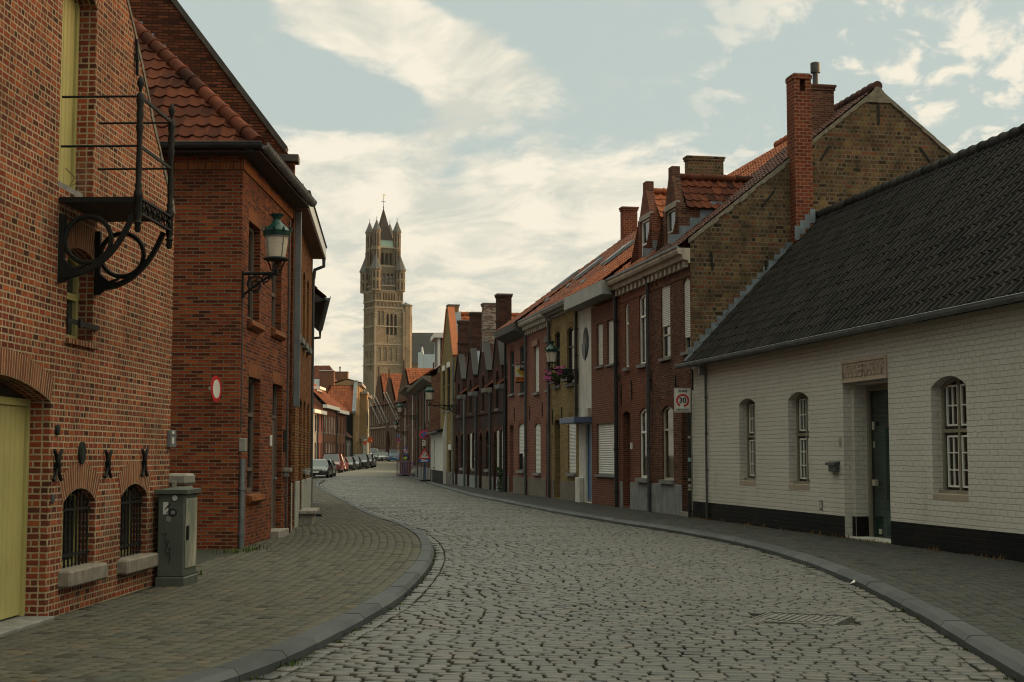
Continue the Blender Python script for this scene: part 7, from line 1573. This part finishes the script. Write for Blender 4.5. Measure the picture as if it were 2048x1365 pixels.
def car(label, pos, rz, col, kind='hatch', group='cars parked along the left kerb', rack=False, grille=1.0):
    Lc, Wc, Hc, hz, cow, wtop, rtop, rear = {'hatch': (4.0,1.72,1.46,.86,.95,1.62,3.35,3.9), 'sedan': (4.7,1.84,1.40,.82,1.25,2.05,3.5,4.3), 'suv': (4.4,1.86,1.68,1.0,1.0,1.65,3.9,4.35), 'van': (4.4,1.84,1.82,1.02,.75,1.55,4.1,4.38), 'bus': (5.0,1.95,2.0,1.15,.5,1.25,4.8,4.98)}[kind]
    t = thing('parked_car', label, 'car', pos, rz, group); w = Wc/2; b = MB()
    prof = [(.03,.28),(.0,.5),(.05,hz-.18),(.22,hz-.06),(cow,hz+.08),(rear,hz+.12),(Lc-.04,hz-.05),(Lc,.5),(Lc-.06,.28)]
    secs = [(-w,.10,-.14),(-w+.05,.04,-.05),(-w+.22,0,0),(w-.22,0,0),(w-.05,.04,-.05),(w,.10,-.14)]
    n = len(prof); V = []; mid = Lc/2
    for x, iy, iz in secs: V += [(x, mid+(y-mid)*(1-iy/2) + (0), z+(iz if z > .6 else 0)) for y, z in prof]
    F = []
    for i in range(len(secs)-1):
        for j in range(n): F.append((i*n+j, i*n+(j+1) % n, (i+1)*n+(j+1) % n, (i+1)*n+j))
    F += [tuple(range(n)), tuple(range((len(secs)-1)*n, len(secs)*n))[::-1]]; b.add(V, F)
    r0, r1 = w-.30, w-.10; zb_ = hz+.04                     # roof and pillars
    rp = [(wtop,Hc-.06),(wtop+.3,Hc),(rtop-.2,Hc),(rtop,Hc-.07)]
    b.prism([(-r0,y,z) for y, z in rp], (2*r0,0,0)); 
    for sg in (-1, 1):
        b.bar((sg*r1,cow+.05,zb_),(sg*r0,wtop+.06,Hc-.03),.07,.08); b.bar((sg*r0,wtop,Hc-.03),(sg*r0,rtop,Hc-.04),.08,.08); b.bar((sg*(r0+.02),rtop-.05,Hc-.05),(sg*r1,rear-.02,zb_),.16,.1); b.bar((sg*(r0+.03),(wtop+rtop)/2,Hc-.05),(sg*r1,(wtop+rtop)/2,zb_),.09,.06)
    bo = b.build('body', col, t, auto=35)
    g = MB(); g.add([(-r1+.02,cow+.04,zb_),(r1-.02,cow+.04,zb_),(r0-.01,wtop+.02,Hc-.05),(-r0+.01,wtop+.02,Hc-.05)], [(0,1,2,3)]); g.build('windscreen', M_CGL, bo)
    g = MB(); g.add([(-r1+.02,rear-.04,zb_),(r1-.02,rear-.04,zb_),(r0-.01,rtop-.03,Hc-.06),(-r0+.01,rtop-.03,Hc-.06)], [(3,2,1,0)])
    for sg in (-1, 1): g.add([(sg*(r1-.01),cow+.1,zb_),(sg*(r1-.01),rear-.1,zb_),(sg*(r0+.0),rtop-.05,Hc-.06),(sg*(r0+.0),wtop+.05,Hc-.06)], [(0,1,2,3)])
    g.build('side_glass', M_CGL, bo)
    g = MB(); g.cbox(-w*.62*grille, w*.62*grille, -.02, .1, .36, hz-.22, .02); g.box(-w*.85, w*.85, .0, .12, .24, .34); g.build('grille', M_TRM, bo)
    for sg in (-1, 1):
        g = MB(); c = Vector((sg*w*.74,.05,hz-.19)); g.add([c+Vector((-.17,-.03,-.06)), c+Vector((.17,.05 if sg > 0 else -.03,-.05)), c+Vector((.16,.10 if sg > 0 else .02,.07)), c+Vector((-.16,.02 if sg > 0 else .10,.06))] if sg > 0 else [c+Vector((-.17,.05,-.05)), c+Vector((.17,-.03,-.06)), c+Vector((.16,.02,.06)), c+Vector((-.16,.10,.07))], [(0,1,2,3)]); 
        g2 = MB(); g2.prism([tuple(v) for v in g.v], (0,.03,0)); g2.build('headlight', M_HDL, bo)
        g = MB(); g.cbox(sg*w*.9-.08, sg*w*.9+.08, Lc-.09, Lc-.0, hz-.2, hz+.02, .02); g.build('tail_light', M_TAIL, bo)
        g = MB(); xm_ = sg*(w+.1); g.cbox(xm_-.1, xm_+.1, cow+.42, cow+.52, hz+.06, hz+.2, .03); g.build('mirror', M_TRM, bo)
    g = MB(); g.box(-.26, .26, -.032, -.02, .42, .53); g.box(-.26, -.22, -.034, -.03, .42, .53, 1); g.build('number_plate', [M_PLA, S_B], bo); g = MB(); g.box(-.26, .26, Lc+.0, Lc+.012, .6, .71); g.build('number_plate', M_PLA, bo)
    for y in (.78, Lc-.82):
        for sg in (-1, 1):
            g = MB(); g.lathe([(.2,-.1),(.31,-.1),(.325,-.06),(.325,.06),(.31,.1),(.2,.1)], (sg*(w-.09), y, .325), 18, axis='x'); wl = g.build('wheel', M_TYR, t, auto=40); g = MB(); g.lathe([(.05,-.085),(.2,-.09),(.2,.09),(.05,.085)], (sg*(w-.09), y, .325), 12, axis='x'); g.build('rim', M_RIM, wl)
    if rack: g = MB(); [g.tube([(sg*(r0-.05),wtop+.2,Hc+.07),(sg*(r0-.05),rtop-.1,Hc+.07)], .025, 6) for sg in (-1, 1)]; [g.box(-r0, r0, y, y+.05, Hc-.01, Hc+.08) for y in (wtop+.4, rtop-.4)]; g.build('roof_rack', M_TRM, bo)
    return t
C_BK = carpaint('car_black', (.006,.0065,.008)); C_SV = carpaint('car_silver', (.30,.31,.32)); C_RD = carpaint('car_red', (.15,.014,.02)); C_GR = carpaint('car_grey', (.11,.115,.12)); C_BL = carpaint('car_blue', (.02,.11,.24)); C_DK = carpaint('car_dark_grey', (.045,.046,.05)); C_WH = carpaint('car_white', (.55,.57,.6)); C_RD2 = carpaint('car_dark_red', (.13,.02,.022))
for lab, ur, Y, col, kind, kw in (('black saloon car parked nearest, half hidden by the ochre house', 657, 106.5, C_BK, 'sedan', {}), ('silver estate car parked just behind the black saloon', 664, 113, C_SV, 'sedan', {}),
        ('tall red van like car with roof rails', 681, 134, C_RD, 'van', dict(rack=True)), ('small dark red hatchback behind the tall red one', 692, 142, C_RD2, 'hatch', {}), ('small black hatchback behind the dark red hatchback', 707, 149.5, C_BK, 'hatch', {}),
        ('mid grey hatchback between the black hatchback and the dark tall car', 719, 156, C_GR, 'hatch', {}), ('dark grey tall car third from the far end of the parked row', 735, 162, C_DK, 'suv', {}), ('charcoal tall car second from the far end of the parked row', 744.5, 168.5, C_DK, 'suv', {}), ('pale grey hatchback at the far end of the parked row', 750, 174.5, C_SV, 'hatch', {})):
    xr = (ur-CX)/FPX*Y; wd = {'hatch': .86, 'sedan': .92, 'suv': .93, 'van': .92}[kind]; car(lab, (xr-wd, Y, rise(Y)+.015), R_(2), col, kind, **kw)
for lab, uc, Y, col, kind, rz in (('white blue panel van standing at the far bend', 747.5, 236, C_WH, 'bus', .1), ('dark green car with open look at the far bend beside the van', 757, 232, carpaint('car_green', (.02,.04,.035)), 'hatch', .15), ('silver car between the dark green and the bright blue car', 769, 229, C_SV, 'hatch', .12), ('bright blue hatchback at the far bend in front of the hall', 780.5, 225, C_BL, 'hatch', PI+.2)):
    x = (uc-CX)/FPX*Y; p = (x, Y, rise(Y)+.03)
    if rz > 2: p = (x, Y+4, rise(Y)+.03)
    car(lab.replace(' with open look', ''), p, rz, col, kind, 'cars at the far bend')

# ---------------------------------------------------------------- small things on the ground and sills
t = thing('manhole_cover', 'round cast iron manhole cover in ribbed square frame among cobbles', 'manhole', (MHX, MHY, float(zroad(MHX, MHY))+.0), -.45)
M_CST = paint('cast_iron', (.10,.095,.085), .7, .3, 0, bmp=.4, nscale=12)
b = MB(); holed(b, [(-.44,-.44),(.44,-.44),(.44,.44),(-.44,.44)], [[(.345*math.cos(2*PI*i/32), .345*math.sin(2*PI*i/32)) for i in range(32)]], lambda x, y: (x, y, -.002))
for i in range(11):
    for sy in (-1, 1): x = -.4+i*.08; ye = math.sqrt(max(0, .355**2-x*x)) if abs(x) < .355 else 0.02; b.box(x-.018, x+.018, *(sorted((sy*ye, sy*.42))), -.002, .005)
for sg in (-1, 1): b.box(-.44, .44, *sorted((sg*.42, sg*.44)), -.06, .014); b.box(*sorted((sg*.42, sg*.44)), -.42, .42, -.06, .0135)
b.build('frame', M_CST, t); b = MB(); b.lathe([(.335,-.03),(.335,.0),(.32,.006),(0.001,.006)], (0,0,0), 32)
for i in range(9):
    x = -.28+i*.07; ye = math.sqrt(.31**2-x*x); b.box(x-.02, x+.02, -ye, ye, .0055, .015)
b.build('lid', M_CST, t, auto=40)
def tuft(mb, p, n, h, spread, seed):
    r = random.Random(seed)
    for i in range(n):
        a = r.uniform(0, 2*PI); q = Vector(p)+Vector((r.gauss(0, spread), r.gauss(0, spread*.6), 0)); l = h*r.uniform(.4, 1.1); d = Vector((math.cos(a), math.sin(a), 0)); w = Vector((-d.y, d.x, 0))*.006*r.uniform(.7, 1.6); tip = q+d*l*.5*r.random()+Vector((0,0,l)); md = (q+tip)/2+Vector((0,0,l*.1)); mb.add([q-w, q+w, md+w*.8, md-w*.8, tip], [(0,1,2,3),(3,2,4)], 0, None, r.random())
M_GRA = tinted('grass_blades', [(.025,.05,.008),(.05,.085,.012),(.09,.10,.025)], .7, bmp=0, vary=.2); M_DRY = tinted('dry_weeds', [(.14,.07,.025),(.22,.12,.045),(.10,.055,.02)], .8, bmp=0, vary=.2)
def grass_run(name, pts, mat, dens, h, spread, label=None, seed=1):
    mb = MB(); r = random.Random(seed)
    for k, (a, b_) in enumerate(zip(pts, pts[1:])):
        a = Vector(a); b_ = Vector(b_); n = max(1, int((b_-a).length*dens))
        for i in range(n):
            p = a+(b_-a)*((i+r.random())/n)
            if r.random() < .7: tuft(mb, p, r.randint(5, 22), h*r.uniform(.3, 1.1), spread, r.random())
    o = mb.build(name, mat); o['label'] = label or 'thin green grass growing in the gaps along the kerb and walls'; o['category'] = 'grass'; o['kind'] = 'stuff'; return o
W2 = lambda F, x, y: F.world(x, y, 0)
wl = [W2(R, x, -.05)+Vector((0,0,0)) for x in np.arange(0.5, 16, .7)]
grass_run('dry_weeds', wl, M_DRY, 3.2, .09, .07, 'dry brown weeds along the foot of the white cottage', 3)
pts = [L2.world(-.15, .1, 0), L2.world(-.1, 1.6, 0)]; grass_run('grass', [gnd(458, 1108), gnd(480, 1104), gnd(512, 1098)], M_GRA, 16, .10, .14, 'green grass at the foot of the corner house', 4); grass_run('grass', [gnd(386, 1153), gnd(398, 1150)], M_GRA, 22, .1, .07, 'small green tuft beside the utility cabinet', 5)
kk = [Vector((p.x+.03, p.y, .0)) for p in KLf if 8 < p.y < 40][::2]; grass_run('grass', kk, M_GRA, 1.6, .05, .05, 'sparse green weeds in the gutter along the left kerb', 6)
kk = [Vector((p.x-.03, p.y, .0)) for p in KRf if 10 < p.y < 60][::2]; grass_run('grass', kk, M_GRA, 1.3, .05, .05, 'sparse green weeds in the gutter along the right kerb', 7)
mb = MB(); r = random.Random(9)                 # leaves, grit and small litter
for i in range(150):
    side = r.random() < .5; P_ = KLf if side else KRf; p = P_[r.randrange(len(P_)//1)]
    if p.y > 45: continue
    q = Vector((p.x+(r.uniform(-2.2,.3) if side else r.uniform(-.3,2.0)), p.y+r.uniform(-.5,.5), PAV+.006 if (side and True) else PAV+.006)); s = r.uniform(.012,.03); a = r.uniform(0, 6); d = Vector((math.cos(a), math.sin(a), .15))*s; e = Vector((-d.y, d.x, .2*s)); 
    if (side and q.x > p.x-.05) or (not side and q.x < p.x+.05): continue
    mb.add([q-d, q-e*.6, q+d, q+e*.6], [(0,1,2,3)], 0, None, r.random())
o = mb.build('leaf_litter', M_DRY); o['label'] = 'scattered dry leaf scraps on the pavements'; o['category'] = 'litter'; o['kind'] = 'stuff'
for u, v, sc_, lab in ((1708,1166,.05,'crumpled white paper scrap in the gutter by the right kerb'), (1318,1057,.07,'small white litter scrap on the right kerb edge')):
    p = gnd(u, v, .03); t = thing('paper_scrap', lab, 'litter', (p.x, p.y, .02)); b = MB(); b.add([(-sc_,0,.0),(0,-sc_*.7,.02),(sc_,0,.005),(sc_*.3,sc_*.6,.035),(-sc_*.4,sc_*.5,.01),(0,0,.05)], [(0,1,5),(1,2,5),(2,3,5),(3,4,5),(4,0,5)]); b.build('paper', M_FRW, t)
# geraniums at the yellow house
M_LEA = tinted('geranium_leaves', [(.02,.05,.012),(.035,.075,.018),(.05,.09,.025)], .6, bmp=0, vary=.2); M_BLO = tinted('geranium_blossom', [(.42,.06,.22),(.55,.12,.34),(.6,.2,.42)], .6, bmp=0, vary=.1)
def leafball(mb, c, r, n, s, rnd):
    for i in range(n):
        d = Vector((rnd.gauss(0,1), rnd.gauss(0,1), rnd.gauss(0,1))).normalized()*r*rnd.uniform(.5, 1); p = Vector(c)+Vector((d.x, d.y, d.z)); a = Vector((rnd.gauss(0,1), rnd.gauss(0,1), rnd.gauss(0,1))).normalized(); e = a.orthogonal().normalized(); f = a.cross(e); s_ = s*rnd.uniform(.6, 1.3); mb.add([p-e*s_, p-f*s_, p+e*s_, p+f*s_], [(0,1,2,3)], 0, None, rnd.random())
for (u0, u1, v, lab) in ((1109.5, 1120, 768, 'flower box of pink geraniums at the left upper window of the yellow house'), (1134, 1147, 764, 'flower box of pink geraniums at the right upper window of the yellow house')):
    x0 = R.px(u0, v)[0]; x1 = R.px(u1, v)[0]; z = R.px((u0+u1)/2, v)[1]; t = R.thing('flower_box', lab, 'flower box', (x0+x1)/2, -.13, z, 'flower boxes on the yellow house'); w = (x1-x0)*.5; rnd = random.Random(u0)
    b = MB(); b.cbox(-w, w, -.11, .09, .0, .2, .012); b.build('box', M_DKD, t); b = MB(); 
    for i in range(9): leafball(b, (-w+2*w*(i+.5)/9, -.02+rnd.uniform(-.14,.06), .22+rnd.uniform(-.08,.16)), .15, 60, .035, rnd)
    b.build('foliage', M_LEA, t); b = MB()
    for i in range(13): leafball(b, (-w*1.15+2.2*w*rnd.random(), -.16+rnd.uniform(-.16,.06), .22+rnd.uniform(-.1,.32)), .07, 26, .028, rnd)
    b.build('blossom', M_BLO, t)
x_, z_ = R.px(1008, 985); t = R.thing('climbing_plant', 'leafy green climbing plant at the foot of the last almshouse', 'plant', x_, -.18, 0); rnd = random.Random(5); b = MB(); b.tube([(0,.1,0),(.05,.08,.5),(-.03,.12,.95)], .012, 5); b.build('stem', M_DKD, t); b = MB()
for i in range(12): leafball(b, (rnd.uniform(-.25,.25), rnd.uniform(-.05,.12), .08+i*.085), .16*(1.1-i*.04), 34, .04, rnd)
b.build('foliage', M_LEA, t)
SKY_OFF = 2.4; EXPO = 0.5
BANKS = [(-.09,.292,.18,.036,-.33,.27), (-.2,.335,.12,.02,-.1,.3), (.0,.17,.35,.045,.03,.14), (.02,.11,.35,.04,0,.10), (-.16,.25,.13,.026,-.15,-.3), (.1,.285,.13,.05,0,-.22), (.06,.215,.1,.015,.1,.1)]
CL_HI = (6.9,6.35,5.2); CL_LO = (6.6,5.95,4.5); CL_SH = (4.75,4.75,4.1); CLEAR_HI = (3.95,4.5,4.2); CLEAR_LO = (5.0,4.7,3.6)
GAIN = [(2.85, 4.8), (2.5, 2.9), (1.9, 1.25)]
HAZE = .00005
# ---------------------------------------------------------------- sky, sun, camera
SUN_EL, SUN_AZ = R_(3.0), math.atan2(.95, .31)           # low sun ahead and to the right; the right-hand roofs shade the street
w = bpy.data.worlds.new('World'); SC.world = w; w.use_nodes = True; nt = w.node_tree; nt.nodes.clear()
out = nt.nodes.new('ShaderNodeOutputWorld'); bg = nt.nodes.new('ShaderNodeBackground'); nt.links.new(bg.outputs[0], out.inputs[0])
sky = nt.nodes.new('ShaderNodeTexSky'); sky.sky_type = 'NISHITA'; sky.sun_disc = False; sky.sun_elevation = R_(9); sky.sun_rotation = SUN_AZ; sky.air_density = 1.0; sky.dust_density = 1.2; sky.ozone_density = 1.2
tc = nt.nodes.new('ShaderNodeTexCoord'); sep = N(nt, 'SeparateXYZ', inp={0: tc.outputs['Generated']}); X_, Y_, Z_ = sep.outputs
def M2(op, a, b=0.0, clamp=False): return math_(nt, op, a, b, clamp)
den = M2('ADD', M2('MAXIMUM', Z_, 0.0), .10); px_, py_ = M2('DIVIDE', X_, den), M2('DIVIDE', Y_, den)
def vec(sx, sy, rot=0.0, off=0.0):
    c, s = math.cos(rot), math.sin(rot); cv = N(nt, 'CombineXYZ')
    nt.links.new(M2('MULTIPLY', M2('ADD', M2('MULTIPLY', px_, c), M2('MULTIPLY', py_, s)), sx), cv.inputs[0]); nt.links.new(M2('MULTIPLY', M2('SUBTRACT', M2('MULTIPLY', py_, c), M2('MULTIPLY', px_, s)), sy), cv.inputs[1]); cv.inputs[2].default_value = off; return cv.outputs[0]
big = noise(nt, vec(1.7, 1.2, .35, SKY_OFF), 1.0, 9, .58, dist=.3)       # broad layered sheets
med = noise(nt, vec(4.8, 3.6, .2, 5.3), 1.0, 8, .6, dist=.2)             # banks inside them
small = noise(nt, vec(11, 5.5, -.3, 7.7), 1.0, 5, .55, dist=.35)       # mackerel puffs
# where along the sky the sheet thickens: low band all round, thin to the upper right where it breaks into puffs
band = N(nt, 'MapRange', interpolation_type='SMOOTHSTEP', inp={'Value': Z_, 'From Min': .15, 'From Max': .31, 'To Min': .16, 'To Max': -.08}).outputs[0]
right = N(nt, 'MapRange', interpolation_type='SMOOTHSTEP', inp={'Value': X_, 'From Min': .04, 'From Max': .24, 'To Min': 0.0, 'To Max': 1.0}).outputs[0]
upr = M2('MULTIPLY', right, N(nt, 'MapRange', interpolation_type='SMOOTHSTEP', inp={'Value': Z_, 'From Min': .14, 'From Max': .22, 'To Min': 0.0, 'To Max': 1.0}).outputs[0])
def bank(cx, cz, rx, rz, rot, amt):            # one heavier bank of the sheet, a soft ellipse of sky directions
    c, s = math.cos(rot), math.sin(rot); dx, dz = M2('SUBTRACT', X_, cx), M2('SUBTRACT', Z_, cz); a = M2('DIVIDE', M2('ADD', M2('MULTIPLY', dx, c), M2('MULTIPLY', dz, s)), rx); b = M2('DIVIDE', M2('SUBTRACT', M2('MULTIPLY', dz, c), M2('MULTIPLY', dx, s)), rz)
    d = M2('ADD', M2('MULTIPLY', a, a), M2('MULTIPLY', b, b)); return M2('MULTIPLY', N(nt, 'MapRange', interpolation_type='SMOOTHSTEP', inp={'Value': d, 'From Min': 0.0, 'From Max': 1.0, 'To Min': 1.0, 'To Max': 0.0}).outputs[0], amt)
sheet = M2('ADD', M2('ADD', M2('MULTIPLY', big, .72), M2('MULTIPLY', med, .68)), M2('SUBTRACT', band, .2))
for args in BANKS: sheet = M2('ADD', sheet, bank(*args))
sheet = M2('SUBTRACT', sheet, M2('MULTIPLY', upr, .2))
cov = N(nt, 'MapRange', interpolation_type='SMOOTHSTEP', inp={'Value': sheet, 'From Min': .485, 'From Max': .66}).outputs[0]
puff = M2('MULTIPLY', N(nt, 'MapRange', interpolation_type='SMOOTHSTEP', inp={'Value': M2('ADD', M2('MULTIPLY', small, .7), M2('MULTIPLY', big, .3)), 'From Min': .485, 'From Max': .60}).outputs[0], upr)
cov = M2('MAXIMUM', cov, M2('MULTIPLY', puff, .95))
lit = noise(nt, vec(4.0, 2.4, .25, 9.1), 1.0, 8, .6, dist=.35)
low = N(nt, 'MapRange', interpolation_type='SMOOTHSTEP', inp={'Value': Z_, 'From Min': 0.0, 'From Max': .2, 'To Min': 1.0, 'To Max': 0.0}).outputs[0]
cbase = mixc(nt, low, CL_HI, CL_LO)
cloud = mixc(nt, ramp(nt, lit, [(.40, 0.0), (.57, 1.0)]), CL_SH, cbase)
cloud = mixc(nt, upr, cloud, CL_HI)
clear = mixc(nt, .85, sky.outputs[0], mixc(nt, low, CLEAR_HI, CLEAR_LO))     # hazy air tints the bare sky
fin = mixc(nt, M2('MULTIPLY', cov, .93), clear, cloud)
# gain added to the unseen sky overhead to lift the street, and the dawn glow round the hidden sun beyond the right-hand roofs
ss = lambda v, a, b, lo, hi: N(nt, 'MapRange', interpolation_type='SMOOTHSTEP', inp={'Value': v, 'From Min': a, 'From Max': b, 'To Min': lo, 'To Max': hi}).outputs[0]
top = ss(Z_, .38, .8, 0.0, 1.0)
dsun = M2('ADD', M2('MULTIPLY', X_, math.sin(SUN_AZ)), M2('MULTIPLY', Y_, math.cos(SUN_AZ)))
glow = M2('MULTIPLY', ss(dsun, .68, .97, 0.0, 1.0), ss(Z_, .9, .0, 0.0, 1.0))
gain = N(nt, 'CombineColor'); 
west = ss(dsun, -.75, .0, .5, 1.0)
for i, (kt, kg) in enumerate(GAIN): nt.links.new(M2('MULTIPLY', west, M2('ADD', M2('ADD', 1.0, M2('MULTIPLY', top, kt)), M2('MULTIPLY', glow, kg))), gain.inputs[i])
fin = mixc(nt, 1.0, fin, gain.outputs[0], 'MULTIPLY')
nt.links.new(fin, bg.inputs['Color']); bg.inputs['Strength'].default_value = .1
sd = bpy.data.lights.new('sun', 'SUN'); sd.energy = 3.2; sd.angle = R_(.53); sd.color = (1.0, .62, .32)
so = bpy.data.objects.new('sun', sd); COL.objects.link(so)
sv = Vector((math.sin(SUN_AZ)*math.cos(SUN_EL), math.cos(SUN_AZ)*math.cos(SUN_EL), math.sin(SUN_EL))); so.rotation_euler = sv.to_track_quat('Z', 'Y').to_euler(); so.location = (30, 10, 40)
cd_ = bpy.data.cameras.new('camera'); cam = bpy.data.objects.new('camera', cd_); COL.objects.link(cam); cam.location = CAM; cam.rotation_euler = (PI/2+TH, 0, 0)
cd_.sensor_width = 36; cd_.lens = FPX*36/2048; cd_.clip_start = .1; cd_.clip_end = 8000; SC.camera = cam
SC.view_settings.view_transform = 'Standard'; SC.view_settings.look = 'None'; SC.view_settings.gamma = 1; SC.view_settings.exposure = EXPO
SC.render.resolution_x, SC.render.resolution_y = 1024, 682
SC.cycles.max_bounces = 6; SC.cycles.diffuse_bounces = 3; SC.cycles.transparent_max_bounces = 8
SC.cycles.use_denoising = True; SC.cycles.pixel_filter_type = 'BLACKMAN_HARRIS'; SC.cycles.filter_width = 1.1

# thin morning air: one even volume round the street and the tower
hb = MB(); hb.box(-420, 420, -30, 700, -1.2, 125)
hm = bpy.data.materials.new('morning_haze'); hm.use_nodes = True; hn = hm.node_tree; hn.nodes.clear(); ho = hn.nodes.new('ShaderNodeOutputMaterial'); hv = hn.nodes.new('ShaderNodeVolumePrincipled')
hv.inputs['Color'].default_value = (.86,.84,.78,1); hv.inputs['Density'].default_value = HAZE; hv.inputs['Anisotropy'].default_value = .3; hn.links.new(hv.outputs[0], ho.inputs['Volume'])
tag(hb.build('haze', hm), kind='stuff')
